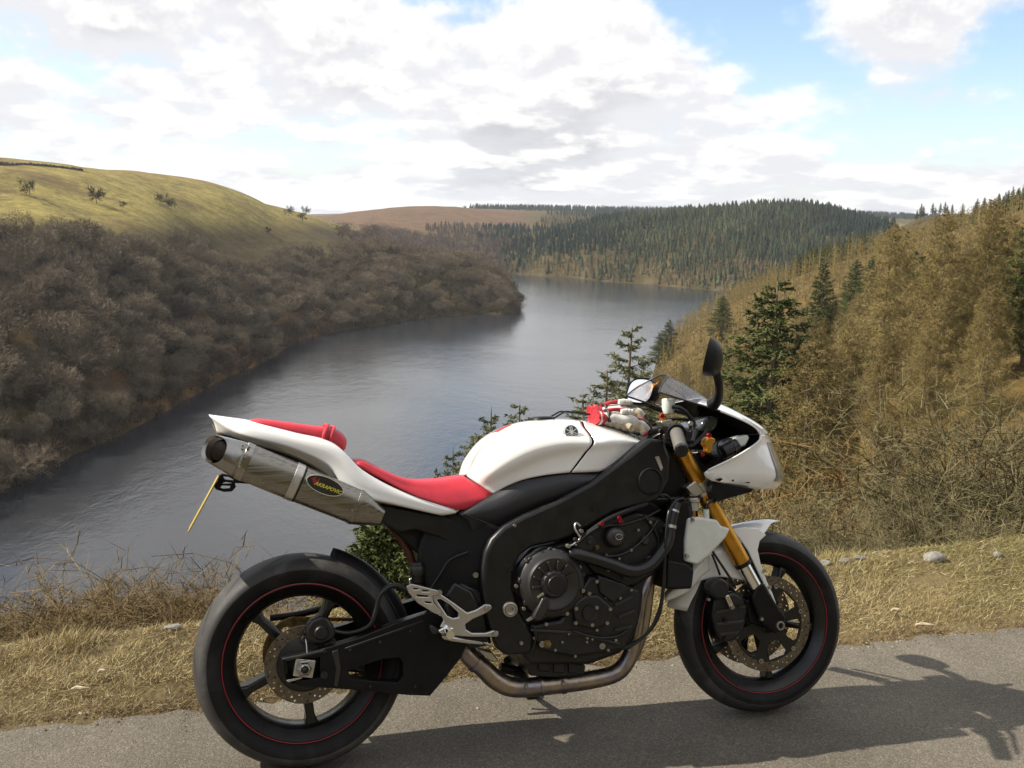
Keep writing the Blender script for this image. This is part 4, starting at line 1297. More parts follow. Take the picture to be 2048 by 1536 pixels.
# throttle linkage, fuel rail and wiring under the spar
tl = poly('throttle_body', [(1150, 1092), (1168, 1070), (1186, 1072), (1196, 1088), (1186, 1102), (1164, 1104)], -.21, -.15, M['engine'], eng, bev=.004)
tube('fuel_rail', [(1162, 1078, -.205), (1190, 1056, -.205), (1222, 1036, -.205), (1260, 1020, -.20), (1294, 1008, -.19)], .0085, M['plastic'], eng)
tube('fuel_rail_tip', [(1152, 1087, -.212), (1166, 1076, -.212), (1180, 1064, -.212), (1196, 1054, -.212)], .004, M['cover'], eng)
for (a, b), m in (((1203, 1048), 'red_ano'), ((1238, 1036), 'red_ano'), ((1241, 1042), 'red_ano'), ((1151, 1079), 'cover'), ((1193, 1094), 'chain'), ((1162, 1062), 'bolt'), ((1136, 1092), 'alu'), ((1180, 1084), 'cover')):
    bolt(a, b, -.214, .0065, mat=m, parent=tl, h=.007, name='connector')
tube('clutch_cable', [(1134, 1094, -.21), (1148, 1088, -.212), (1160, 1076, -.214), (1150, 1058, -.21), (1152, 1046, -.205), (1160, 1052, -.205)], .0032, M['bolt'], eng, seg=8)
tube('wiring', [(1170, 1050, -.19), (1210, 1022, -.18), (1262, 1004, -.18), (1310, 994, -.17), (1340, 1000, -.16)], .006, M['hose'], eng)
tube('wiring', [(1240, 1030, -.185), (1290, 1000, -.185), (1330, 990, -.18), (1346, 1010, -.17)], .005, M['hose'], eng)
# coolant hose and its clamp
tube('coolant_hose', [(1140, 1107, -.20), (1152, 1108, -.208), (1176, 1114, -.215), (1220, 1128, -.215), (1262, 1142, -.212), (1298, 1132, -.205), (1322, 1106, -.20), (1336, 1080, -.195), (1341, 1048, -.19), (1347, 1022, -.185), (1352, 1006, -.18)],
     [.017, .0195, .0195, .0195, .021, .0205, .020, .019, .018, .018, .017], M['hose'], BIKE, seg=18)
tube('hose_clamp', [(1340, 1056, -.191), (1341, 1050, -.190)], .0195, M['alu'], BIKE, seg=18)
tube('hose_clamp', [(1346, 1024, -.186), (1347, 1020, -.185)], .0190, M['alu'], BIKE, seg=18)

# ---------------------------------------------------------------- exhaust headers
hp = tube('exhaust_pipe', [(1300, 1130, -.11), (1292, 1165, -.125), (1280, 1200, -.13), (1273, 1249, -.125), (1262, 1305, -.12), (1238, 1342, -.11), (1190, 1358, -.10), (1102, 1370, -.09), (1030, 1375, -.09), (992, 1360, -.09), (966, 1336, -.09), (940, 1314, -.09), (924, 1292, -.085), (912, 1262, -.08), (895, 1220, -.07)],
     [.021, .021, .0215, .022, .024, .027, .028, .029, .030, .030, .029, .029, .029, .029, .028], M['pipe'], BIKE, seg=22)
for y in (-.045, .03, .10):
    tube('header_pipe', [(1300, 1140, y), (1294, 1200, y), (1284, 1260, y * .9), (1262, 1318, y * .6), (1220, 1352, y * .3 - .04), (1170, 1362, -.04)], .020, M['pipe'], BIKE, seg=14)
for pts in ([(1130, 1366, -.09), (1122, 1367, -.09)], [(1084, 1371, -.09), (1078, 1372, -.09)], [(955, 1327, -.09), (950, 1323, -.09)]):
    tube('pipe_joint', pts, .0325, M['pipe'], hp, seg=22)
bolt(1053, 1372, -.122, .006, parent=hp); bolt(1127, 1366, -.122, .007, parent=hp); bolt(1269, 1228, -.15, .005, parent=hp)
poly('linkage_plate', [(955, 1298), (985, 1304), (998, 1322), (990, 1326), (968, 1316)], -.10, -.05, M['alu'], BIKE, bev=.004)
tube('linkage_arm', [(1000, 1335, .0), (1040, 1345, .0), (1050, 1360, .03)], .016, M['engine'], BIKE)

# ---------------------------------------------------------------- side stand
foot_up = np.array([.79, .285, .006]); foot = RX.T @ foot_up
piv = bp(1015, 1320, .10)
stn = tube('side_stand', [tuple(piv), tuple(piv * .5 + foot * .5 + np.array([0, .006, -.004])), tuple(foot + np.array([0, 0, .004]))], [.014, .011, .009], M['black'], BIKE, px=False)
box('stand_foot', tuple(foot), (.055, .035, .009), M['black'], stn, rot=Matrix.Rotation(LEAN, 3, 'X'), bev=.003)
tube('stand_prong', [tuple(foot * .45 + piv * .55), tuple(foot * .42 + piv * .58 + np.array([-.05, .03, -.02]))], .006, M['black'], stn, px=False, n=1)

# ---------------------------------------------------------------- rear sets
def z3(x, y): return (780 + x * 600 / 2048, 1000 + y * 600 / 2048)
rs_ = poly('rear_set', [z3(*q) for q in ((292, 652), (345, 640), (440, 705), (528, 770), (585, 752), (650, 712), (690, 716), (698, 742), (660, 772), (565, 815), (515, 848), (518, 884), (560, 908), (650, 908), (705, 892), (740, 896), (744, 922), (712, 936), (560, 936), (420, 928), (352, 922), (344, 862), (368, 822), (335, 760), (300, 700))],
            -.205, -.192, M['alu'], BIKE, bev=.003, holes=[[z3(*q) for q in ((318, 682), (345, 676), (405, 712), (468, 768), (468, 800), (432, 808), (392, 790), (345, 720))]])
poly('heel_guard', [z3(*q) for q in ((113, 592), (150, 573), (345, 622), (352, 648), (290, 652), (296, 700), (352, 768), (342, 788), (300, 772), (190, 705), (128, 632))], -.216, -.207, M['alu'], rs_, bev=.002,
     holes=[[z3(*q) for q in h] for h in (((155, 600), (195, 603), (198, 612), (160, 612)), ((218, 612), (266, 616), (268, 626), (222, 626)), ((180, 645), (262, 652), (262, 664), (186, 660)), ((235, 690), (282, 697), (286, 708), (242, 704)))])
lrs = rs_.copy(); COL.objects.link(lrs); lrs.parent = BIKE; lrs.scale = (1, -1, 1)
pg = bp(894, 1258, -.20)
tube('foot_peg', [tuple(pg), tuple(pg + np.array([-.004, -.03, -.002])), tuple(pg + np.array([-.006, -.075, -.004]))], [.010, .0125, .012], M['chrome'], rs_, px=False, n=3, seg=14)
poly('peg_clamp', [z3(*q) for q in ((330, 890), (372, 868), (385, 846), (398, 868), (436, 872), (434, 896), (404, 902), (404, 930), (386, 930), (372, 910), (340, 912))], -.228, -.203, M['chrome'], rs_, bev=.004)
poly('brake_pedal', [z3(*q) for q in ((352, 928), (420, 932), (520, 955), (640, 972), (646, 990), (540, 982), (430, 968), (366, 952))], -.222, -.208, M['alu'], rs_, bev=.004, seg=3)
poly('pedal_tip', [z3(*q) for q in ((640, 970), (668, 974), (702, 992), (690, 1000), (650, 992))], -.235, -.200, M['steel'], rs_, bev=.003)
for px_, py_ in ((975, 1217), (991, 1268), (879, 1185), (881, 1227)):
    bolt(px_, py_, -.214, .0075, parent=rs_, mat='alu')
poly('heel_plate_back', [z3(*q) for q in ((440, 560), (560, 620), (620, 720), (560, 800), (470, 780), (380, 660))], -.185, -.150, M['frame'], BIKE, bev=.008)
poly('pivot_plate', [(920, 1165), (966, 1180), (985, 1290), (940, 1300), (905, 1262), (890, 1215)], -.165, -.12, M['frame'], BIKE, bev=.010)
poly('master_cylinder', [z3(*q) for q in ((272, 852), (300, 860), (334, 884), (340, 912), (296, 922), (276, 890))], -.195, -.165, M['cover'], BIKE, bev=.004)

# ---------------------------------------------------------------- front end: forks, clamps, fender, radiator
for s in (-1, 1):
    y = s * .104
    T0, T1 = bp(1330, 845, -.104), bp(1553, 1250, -.104)
    at = lambda t: np.array([T0[0] + (T1[0] - T0[0]) * t, y, T0[2] + (T1[2] - T0[2]) * t])
    fk = tube('fork_leg', [at(.045), at(.05), at(.66), at(.685)], [.0275, .0275, .0275, .0270], M['gold'], BIKE, px=False, n=1, seg=28)
    tube('fork_wiper', [at(.683), at(.70)], .0285, M['plastic'], fk, px=False, n=1, seg=28)
    tube('fork_slider', [at(.69), at(.86)], .0215, M['chrome'], fk, px=False, n=1, seg=28)
    tube('fork_cap', [at(.044), at(.028), at(.020)], [.022, .020, .012], M['gold'], fk, px=False, n=1, seg=6)
    tube('tie_band', [at(.806), at(.812)], .0222, M['hose'], fk, px=False, n=1, seg=20)
    fo = np.array([[1514, 1172], [1530, 1166], [1552, 1205], [1572, 1232], [1572, 1262], [1548, 1268], [1520, 1240], [1504, 1196]])
    poly('fork_foot', [tuple(q) for q in fo], y - s * -.024 if s < 0 else y - .02, y + .02 if s < 0 else y + .024, M['black'], fk, bev=.008, seg=3)
    poly('fork_guard', [(1484, 1094), (1498, 1098), (1520, 1140), (1540, 1182), (1556, 1212), (1556, 1236), (1544, 1236), (1520, 1186), (1500, 1140)], s * .082, s * .074, M['plastic'], fk, bev=.003)
ax_ = bp(1553.6, 1249.2, -.105)
fa = lathe('front_axle', (ax_[0], -.105, ax_[2]), [(.007, -.02), (.010, -.028), (.0135, -.028), (.016, -.024), (.017, -.01), (.017, .215)], M['bolt'], BIKE, seg=24)
bolt(1523, 1238, -.132, .006, parent=fa)
for nm, t, hw, m in (('lower_clamp', .315, .034, 'alu'), ('upper_clamp', .09, .030, 'black')):
    tri = empty(nm, (0, 0, 0), BIKE)
    for s in (-1, 1):
        p0 = np.array([T0[0] + (T1[0] - T0[0]) * (t - .022), s * .104, T0[2] + (T1[2] - T0[2]) * (t - .022)])
        p1 = np.array([T0[0] + (T1[0] - T0[0]) * (t + .03), s * .104, T0[2] + (T1[2] - T0[2]) * (t + .03)])
        tube('clamp_ring', [p0, p1], hw, M[m], tri, px=False, n=1, seg=26)
    pm = np.array([T0[0] + (T1[0] - T0[0]) * t, 0, T0[2] + (T1[2] - T0[2]) * t])
    box('clamp_bridge', (pm[0] - .02, 0, pm[2]), (.07, .19, .032), M[m if m == 'black' else 'engine'], tri, rot=Matrix.Rotation(math.radians(24), 3, 'Y'), bev=.006)
    if nm == 'lower_clamp':
        poly('clamp_lug', [(1372, 975), (1392, 962), (1402, 974), (1412, 984), (1392, 994), (1382, 986)], -.14, -.08, M['alu'], tri, bev=.004)
poly('clamp_cover', [(1330, 985), (1385, 968), (1395, 985), (1350, 1010), (1330, 1005)], -.10, .10, M['black'], BIKE, bev=.008)

# front fender: a curved blade over the tyre plus two side tongues down to the fork feet
fcx, fcz = FWC[0], FWC[2]
def fender_rail(e):
    row = []
    for t in np.linspace(0, 1, 15):
        a = math.radians(74 + (168 - 74) * t)
        tipf = sstep(np.array([t]), 0.0, .22)[0]; tipr = 1 - sstep(np.array([t]), .86, 1.0)[0] * .35
        hw = .080 * (0.12 + .88 * tipf) * tipr
        r = .332 - .046 * abs(e) ** 2.2 * tipf + .010 * (1 - tipf)
        row.append((fcx + r * math.cos(a), e * hw, fcz + r * math.sin(a)))
    return row
fd = patch('front_fender', [fender_rail(e) for e in (-1, -.9, -.6, -.25, 0, .25, .6, .9, 1)], M['white'], BIKE, nu=2, nv=3, raw=True, thick=.003)
poly('fender_tongue', [(1463, 1058), (1490, 1054), (1516, 1056), (1533, 1070), (1520, 1082), (1516, 1100), (1522, 1128), (1534, 1162), (1546, 1188), (1554, 1210), (1550, 1208), (1534, 1182), (1514, 1140), (1496, 1102), (1484, 1084)], -.088, -.082, M['white'], fd, bev=.003, mirror=True)
patch('fender_side', [[(1420, 1086, -.066), (1440, 1080, -.066), (1462, 1066, -.066), (1484, 1060, -.064)],
                      [(1408, 1118, -.086), (1430, 1108, -.086), (1456, 1092, -.086), (1482, 1084, -.086)],
                      [(1400, 1148, -.088), (1424, 1140, -.088), (1452, 1136, -.088), (1494, 1134, -.088)],
                      [(1386, 1168, -.086), (1414, 1158, -.086), (1446, 1154, -.086), (1504, 1164, -.086)]], M['white'], fd, thick=.003)
patch('fender_flap', [[(1392, 1100, -.05), (1372, 1128, -.05), (1350, 1160, -.05), (1331, 1186, -.04)],
                      [(1412, 1112, -.082), (1392, 1136, -.082), (1362, 1168, -.08), (1330, 1196, -.06)],
                      [(1420, 1140, -.086), (1400, 1156, -.086), (1374, 1184, -.082), (1330, 1203, -.06)]], M['white'], fd, thick=.003)
for px_, py_ in ((1528, 1142), (1539, 1174)):
    bolt(px_, py_, -.090, .006, mat='alu', parent=fd)
for sd in (-1, 1):
    fc = poly('front_caliper', [(1428, 1200), (1444, 1186), (1468, 1184), (1490, 1196), (1498, 1222), (1490, 1258), (1474, 1280), (1452, 1286), (1436, 1278), (1430, 1256), (1424, 1228)], sd * .108, sd * .050, M['engine'], BIKE, bev=.010, seg=3)
    poly('caliper_mount', [(1490, 1200), (1520, 1196), (1540, 1222), (1544, 1244), (1524, 1252), (1500, 1246)], sd * .100, sd * .080, M['black'], fc, bev=.006)
for q in ([(1430, 1222), (1492, 1210), (1494, 1216), (1431, 1229)], [(1433, 1246), (1488, 1240), (1487, 1246), (1434, 1252)], [(1438, 1266), (1480, 1262), (1478, 1268), (1440, 1272)]):
    poly('caliper_rib', q, -.1135, -.10, M['cover'], BIKE, bev=.002)
for px_, py_ in ((1451, 1240), (1451, 1278), (1478, 1215)):
    bolt(px_, py_, -.112, .008, mat='engine', parent=BIKE)
lathe('horn', bp(1433, 1176, -.135), [(0, -.030), (.026, -.030), (.033, -.022), (.0345, .0), (.030, .03), (.012, .04)], M['engine'], BIKE, seg=32)
tube('horn_bracket', [(1440, 1150, -.11), (1432, 1128, -.11), (1424, 1108, -.10)], .004, M['hose'], BIKE, seg=8)
poly('bleed_nipple', [(1450, 1192), (1458, 1190), (1466, 1208), (1470, 1216), (1462, 1220), (1456, 1206)], -.13, -.12, M['chrome'], BIKE, bev=.002)
bolt(1417, 1199, -.15, .005, parent=BIKE); bolt(1464, 1214, -.130, .007, parent=BIKE)
rad = poly('radiator', [(1346, 1006), (1378, 1000), (1392, 1090), (1384, 1178), (1336, 1180), (1330, 1150), (1338, 1080)], -.17, .17, M['black'], BIKE, bev=.006)
poly('radiator_side', [(1336, 1120), (1374, 1128), (1388, 1140), (1384, 1176), (1334, 1176)], -.182, -.168, M['plastic'], rad, bev=.005)
bt = poly('coolant_bottle', [(1376, 1037), (1400, 1034), (1424, 1038), (1436, 1040), (1443, 1052), (1462, 1057), (1452, 1076), (1434, 1096), (1418, 1112), (1396, 1130), (1370, 1122), (1370, 1080)], -.180, -.120, M['bottle'], BIKE, bev=.012, seg=4)
lathe('bottle_neck', tuple(bp(1412, 1026, -.15) - np.array([0, 0, .01])), [(0, .022), (.010, .022), (.010, -.02)], M['bottle'], bt, axis='z', seg=20)
bolt(1385, 1040, -.183, .006, parent=bt); bolt(1374, 1112, -.183, .007, parent=bt, mat='alu')
cap = lathe('radiator_cap', bp(1386, 1002, -.15), [(0, .010), (.018, .010), (.022, .006), (.022, -.002), (.016, -.006), (.016, -.03)], M['alu'], BIKE, axis='z', seg=28)
tube('radiator_neck', [(1384, 1008, -.15), (1378, 1024, -.15), (1376, 1036, -.15)], .013, M['hose'], BIKE)
tube('bottle_hose', [(1412, 1018, -.15), (1416, 1006, -.15), (1424, 1002, -.15), (1430, 1004, -.15)], .006, M['hose'], BIKE)
tube('overflow_hose', [(1366, 996, -.17), (1350, 1002, -.19), (1338, 1024, -.21), (1333, 1060, -.215), (1330, 1110, -.215), (1327, 1160, -.21), (1322, 1205, -.20), (1306, 1250, -.19), (1282, 1278, -.18), (1250, 1296, -.17), (1214, 1298, -.17)], .0048, M['hose'], BIKE, seg=10)
tube('overflow_hose', [(1330, 1150, -.20), (1326, 1190, -.20), (1318, 1232, -.19), (1296, 1266, -.18), (1262, 1288, -.17), (1220, 1304, -.17), (1190, 1302, -.17)], .0042, M['hose'], BIKE, seg=10)
tube('brake_hose', [(1470, 1170, -.12), (1430, 1110, -.12), (1400, 1060, -.11), (1390, 1000, -.10), (1380, 960, -.09), (1372, 930, -.10)], .004, M['hose'], BIKE, seg=10)
tube('frame_hose', [(1362, 996, -.15), (1340, 998, -.17), (1300, 1000, -.18), (1270, 1012, -.185), (1250, 1024, -.19)], .006, M['hose'], BIKE, seg=10)

# ---------------------------------------------------------------- fairing, headlights, screen, mirrors
NOSE = [[(1534, 866, 0), (1532, 868, -.05), (1528, 869, -.10), (1521, 870, -.14)],
        [(1548, 892, 0), (1544, 892, -.06), (1532, 889, -.115), (1515, 884, -.150)],
        [(1558, 918, 0), (1554, 918, -.07), (1536, 914, -.130), (1474, 911, -.178)],
        [(1566, 944, 0), (1561, 944, -.07), (1540, 940, -.135), (1417, 940, -.190)],
        [(1568, 962, 0), (1562, 962, -.07), (1538, 958, -.130), (1410, 951, -.188)],
        [(1556, 976, 0), (1548, 978, -.07), (1516, 978, -.120), (1424, 962, -.178)]]
ns = patch('nose_fairing', NOSE, M['white'], BIKE, nu=6, nv=5, mirror=False, thick=.003)
lined = [ns]
NL = [[tuple(q * np.array([1, -1, 1])) for q in prail(r)] for r in NOSE]
lined.append(patch('nose_fairing', NL, M['white'], BIKE, nu=6, nv=5, raw=True, thick=.003))
for sd in (-1, 1):
    surf_patch('headlight', NOSE, .10, .60, .16, .82, .0015, M['lens'], ns, side=sd)
TOP = [[(1402, 795, 0), (1446, 811, 0), (1492, 834, 0), (1522, 853, 0), (1535, 866, 0)],
       [(1402, 799, -.09), (1446, 815, -.09), (1490, 837, -.085), (1518, 855, -.08), (1533, 868, -.06)],
       [(1396, 806, -.145), (1440, 821, -.150), (1480, 837, -.145), (1508, 852, -.145), (1521, 869, -.142)]]
lined.append(patch('fairing_top', TOP, M['white'], BIKE, nu=6, nv=4, mirror=True, thick=.003))
for o in lined:                      # black inside, white outside
    o.data.materials.append(M['black'])
    ctr_ = Vector(tuple(bp(1460, 905, 0.0)))
    if sum((p.center - ctr_).dot(p.normal) * p.area for p in o.data.polygons) < 0: o.data.flip_normals()
    o.modifiers['shell'].material_offset = 1
rim = [(1396, 807, -.147), (1440, 822, -.152), (1480, 838, -.148), (1508, 853, -.148), (1521, 869, -.146), (1516, 884, -.154), (1474, 912, -.182), (1417, 940, -.193)]
for sd in (-1, 1):
    P = prail(rim) * np.array([1, 1 if sd < 0 else -1, 1])
    V, Fc = tube_data(cr_curve(P, 6), .0032, 8, True)
    mesh_obj('fairing_edge', V, Fc, M['white'], ns)
poly('fairing_liner', [(1400, 812), (1440, 828), (1480, 845), (1508, 866), (1498, 884), (1460, 905), (1420, 925), (1400, 890), (1390, 850)], .085, .10, M['black'], BIKE, bev=.003)
poly('under_tray', [(1424, 962), (1460, 968), (1508, 977), (1504, 984), (1468, 994), (1432, 1004), (1420, 985)], -.165, .165, M['black'], BIKE, bev=.004)
for q in (((1432, 960), (1442, 956), (1446, 958), (1440, 963)), ((1464, 961), (1468, 959), (1468, 963)), ((1490, 965), (1500, 964), (1498, 967)), ((1508, 984), (1520, 983), (1519, 986))):
    poly('paint_chip', q, -.1835, -.175, M['black'], ns, bev=0)
poly('headlight_unit', [(1440, 884), (1470, 874), (1482, 890), (1474, 910), (1450, 920), (1438, 906)], -.13, .13, M['gauge'], BIKE, bev=.010, seg=3)
tube('ballast', [(1446, 905, -.14), (1462, 896, -.14), (1474, 890, -.14)], .022, M['engine'], BIKE, seg=20, n=1)
tube('ballast_ring', [(1464, 895, -.14), (1467, 894, -.14)], .0245, M['cover'], BIKE, seg=20, n=1)
poly('lamp_housing', [(1466, 876), (1496, 869), (1500, 876), (1492, 892), (1474, 896)], -.135, -.08, M['bottle'], BIKE, bev=.006)
gz = poly('instrument_cluster', [(1398, 858), (1408, 838), (1424, 832), (1440, 836), (1436, 852), (1424, 866), (1406, 866)], -.09, .09, M['gauge'], BIKE, bev=.012, seg=3)
poly('fairing_stay', [(1380, 860), (1420, 868), (1450, 880), (1450, 895), (1410, 900), (1385, 885)], -.06, .06, M['black'], BIKE, bev=.006)
scr = patch('windscreen', [[(1317, 784, -.140), (1358, 797, -.143), (1404, 811, -.148)],
                           [(1326, 766, -.105), (1366, 784, -.110), (1412, 804, -.112)],
                           [(1336, 752, -.055), (1374, 773, -.060), (1416, 799, -.060)],
                           [(1326, 749, 0), (1366, 769, 0), (1408, 795, 0)]][::-1], M['screen'], BIKE, nu=6, nv=5, mirror=True, thick=.003)
edge = [(1317, 784, -.140), (1326, 766, -.105), (1336, 752, -.055), (1326, 749, 0)]
P = prail(edge); P = np.vstack([P, (P[:-1] * np.array([1, -1, 1]))[::-1]])
V, Fc = tube_data(cr_curve(P, 5), .0026, 8, True); mesh_obj('screen_edge', V, Fc, M['cover'], scr)
for sd in (-1, 1):
    P = prail([(1317, 784, -.141), (1358, 797, -.145), (1404, 811, -.150), (1440, 822, -.153)]) * np.array([1, -sd, 1]) * np.array([1, 1, 1])
    V, Fc = tube_data(cr_curve(P, 5), .0032, 8, True); mesh_obj('screen_edge', V, Fc, M['cover'], scr)

def mirror(sd):
    """rounded shell with its glass facing back, on a short stalk"""
    m0 = empty('mirror', (0, 0, 0), BIKE)
    y0 = -.345 if sd < 0 else .345
    top, bot = (bp(1422, 678, y0), bp(1405, 746, y0)) if sd < 0 else (bp(1288, 756, y0), bp(1272, 808, y0))
    ctr = (top + bot) / 2
    upv_ = (top - bot) / np.linalg.norm(top - bot)
    hh = np.linalg.norm(top - bot) / 2
    if sd > 0: hh *= 1.0
    phi = math.radians(28 if sd < 0 else -20)
    side_ = np.array([math.sin(phi), math.cos(phi), 0]); side_ = unit_(side_ - upv_ * side_.dot(upv_)); fwd = np.cross(upv_, side_) * -1.0
    if fwd[0] < 0: fwd = -fwd
    hw = .085 if sd < 0 else .075
    V, seg, rows = [], 32, 8
    for i in range(rows):
        t = i / (rows - 1)
        k = math.cos(t * math.pi / 2) ** .75 if t < 1 else 0.02
        for j in range(seg):
            a, b = sup(2 * math.pi * j / seg, 2.8)
            off = fwd * (.050 * math.sin(t * math.pi / 2))
            V.append(ctr + upv_ * (a * hh * k - hh * .25 * t) + side_ * (b * hw * k - sd * .02 * t) + off)
    Fc = grid_faces(rows, seg, wrap=True) + [tuple(range((rows - 1) * seg, rows * seg))]
    mesh_obj('mirror_shell', V, Fc, M['plastic'], m0)
    V2 = [ctr - fwd * .0005 + upv_ * (sup(2 * math.pi * j / seg, 2.8)[0] * hh * .88) + side_ * (sup(2 * math.pi * j / seg, 2.8)[1] * hw * .88) for j in range(seg)]
    V2b = [v + fwd * .004 for v in V2]
    g = mesh_obj('mirror_glass', V2 + V2b, [tuple(range(seg)), tuple(range(seg, 2 * seg))[::-1]] + [(j, (j + 1) % seg, seg + (j + 1) % seg, seg + j) for j in range(seg)], M['mirror'], m0, smooth=False)
    root = bp(1432, 806, -.155)
    if sd < 0:
        pts = [bp(1432, 742, -.31), bp(1437, 764, -.29), bp(1438, 785, -.24), bp(1434, 800, -.19), bp(1426, 808, -.15)]
    else:
        q0 = ctr + fwd * .04 - upv_ * hh * .6
        r0 = bp(1426, 808, -.15) * np.array([1, -1, 1])
        pts = [q0, q0 * .7 + r0 * .3 + np.array([.03, 0, -.02]), q0 * .3 + r0 * .7 + np.array([.03, 0, 0]), r0]
    tube('mirror_stalk', pts, [.013] * (len(pts) - 2) + [.017, .022], M['plastic'], m0, px=False, seg=14)
mirror(-1); mirror(1)

# ---------------------------------------------------------------- handlebars and controls
for sd in (-1, 1):
    hb = empty('handlebar', (0, 0, 0), BIKE)
    g0, g1 = bp(1352, 862, -.215), bp(1362, 898, -.335)
    f0 = bp(1346, 862, -.12)
    mv = np.array([1, 1 if sd < 0 else -1, 1])
    tube('bar', [f0 * mv, g0 * mv, g1 * mv], .0125, M['black'], hb, px=False, n=1, seg=16)
    ax0 = g0 * .9 + g1 * .1; gd = (g1 - g0)
    tube('grip', [ax0 * mv, (ax0 + gd * .03) * mv, (ax0 + gd * .86) * mv, (ax0 + gd * .9) * mv], [.0185, .0205, .0205, .0195], M['grip'], hb, px=False, n=1, seg=24)
    tube('bar_end', [(g0 + gd * .99) * mv, (g0 + gd * 1.02) * mv, (g0 + gd * 1.12) * mv, (g0 + gd * 1.14) * mv], [.016, .020, .020, .014], M['engine'], hb, px=False, n=1, seg=20)
    tube('throttle_collar', [(g0 + gd * .02) * mv, (g0 + gd * .10) * mv], .027, M['black'], hb, px=False, n=1, seg=24)
    tube('lever', [bp(1390, 866, -.16) * mv, bp(1392, 862, -.21) * mv, bp(1388, 872, -.27) * mv, bp(1384, 884, -.33) * mv], [.009, .008, .006, .006], M['black'], hb, px=False, seg=12)
    poly('switch_box', [(1336, 850), (1362, 846), (1376, 860), (1372, 878), (1346, 882)], sd * .215, sd * .165, M['black'], hb, bev=.006)
    poly('clip_on', [(1326, 868), (1352, 862), (1358, 880), (1334, 890)], sd * .15, sd * .085, M['cover'], hb, bev=.006)
gm = poly('master_cylinder', [(1410, 878), (1418, 872), (1430, 876), (1432, 884), (1426, 890), (1426, 900), (1420, 908), (1412, 904), (1414, 896), (1408, 888)], -.195, -.165, M['gold'], BIKE, bev=.006, seg=3)
bolt(1418, 871, -.190, .008, mat='red_ano', parent=gm); bolt(1405, 909, -.19, .006, mat='red_ano', parent=gm)
lathe('fluid_pot', bp(1337, 812, -.12), [(0, .024), (.018, .024), (.021, .020), (.0205, -.012), (.016, -.024), (0, -.026)], M['bottle'], BIKE, axis='z', seg=28)
tube('pot_bracket', [(1350, 822, -.13), (1372, 826, -.13), (1384, 842, -.13), (1380, 858, -.13)], .0065, M['hose'], BIKE)
tube('pot_hose', [(1344, 814, -.14), (1360, 816, -.15), (1378, 830, -.15), (1388, 846, -.15), (1386, 862, -.15)], .006, M['hose'], BIKE)
poly('reservoir_clamp', [(1322, 843), (1344, 838), (1348, 846), (1328, 852)], -.14, -.09, M['alu'], BIKE, bev=.003)
bolt(1324, 832, -.13, .008, mat='red_ano'); bolt(1344, 852, -.18, .007, mat='red_ano'); bolt(1381, 847, -.16, .008, mat='alu'); bolt(1322, 862, -.14, .008, mat='cover')
tube('preload_cap', [(1324, 833, -.11), (1330, 846, -.11)], .012, M['gold'], BIKE, n=1)
for pts in ([(1300, 880, -.10), (1322, 868, -.13), (1350, 858, -.15), (1372, 866, -.13)], [(1310, 884, -.08), (1340, 890, -.14), (1376, 894, -.14), (1398, 880, -.12), (1416, 860, -.10)], [(1306, 850, .05), (1330, 840, .02), (1364, 838, 0), (1392, 846, 0)]):
    tube('cable', pts, .0055, M['hose'], BIKE, seg=10)
poly('key_block', [(1296, 862), (1322, 852), (1340, 860), (1332, 878), (1304, 884)], -.06, .06, M['engine'], BIKE, bev=.006)

# ================================================================== PLANTS
def twig_mat(name, lo, hi, rough=0.9, scale=3.0, trans=0.0):
    m, N, b = mat_base(name)
    oi = N.n('ShaderNodeObjectInfo')
    geo = N.n('ShaderNodeNewGeometry')
    f = N.noise(geo.outputs['Position'], scale, 3.0, 0.6)
    k = N.math('ADD', N.math('MULTIPLY', oi.outputs['Random'], 0.55), N.math('MULTIPLY', N.maprange(f, 0.3, 0.7), 0.45))
    N.link(N.mix(k, tuple(lo) + (1,), tuple(hi) + (1,)), b.inputs['Base Color'])
    b.inputs['Roughness'].default_value = rough
    b.inputs['Specular IOR Level'].default_value = 0.15
    return m

def wood_mat(name, lo, hi, scale):
    """a whole far wood in one mesh: colour varies from tree to tree by place"""
    m, N, b = mat_base(name)
    at = N.n('ShaderNodeAttribute', attribute_name='tint')
    N.link(at.outputs['Color'], b.inputs['Base Color'])
    b.inputs['Roughness'].default_value = 0.95
    b.inputs['Specular IOR Level'].default_value = 0.1
    return m

PM = {
    'oak': twig_mat('bare_oak_twigs', (0.068, 0.055, 0.037), (0.225, 0.182, 0.127), scale=0.22),
    'oak_bark': twig_mat('oak_bark', (0.05, 0.042, 0.03), (0.10, 0.085, 0.06)),
    'larch': twig_mat('larch_twigs', (0.140, 0.108, 0.040), (0.31, 0.245, 0.102), scale=0.6),
    'larch_bark': twig_mat('larch_bark', (0.13, 0.10, 0.065), (0.28, 0.235, 0.165)),
    'spruce': twig_mat('spruce_needles', (0.046, 0.058, 0.018), (0.125, 0.142, 0.046), scale=1.2),
    'spruce_grey': twig_mat('spruce_needles_grey', (0.085, 0.096, 0.048), (0.19, 0.20, 0.11), scale=1.5),
    'shrub': twig_mat('willow_twigs', (0.050, 0.043, 0.020), (0.20, 0.172, 0.090), scale=4.0),
    'shrub_red': twig_mat('birch_twigs', (0.085, 0.058, 0.028), (0.19, 0.14, 0.065), scale=5.0),
    'thorn': twig_mat('thorn_twigs', (0.05, 0.04, 0.03), (0.09, 0.07, 0.05)),
    'bracken': twig_mat('dead_bracken', (0.13, 0.065, 0.022), (0.26, 0.15, 0.055), scale=3.0),
}

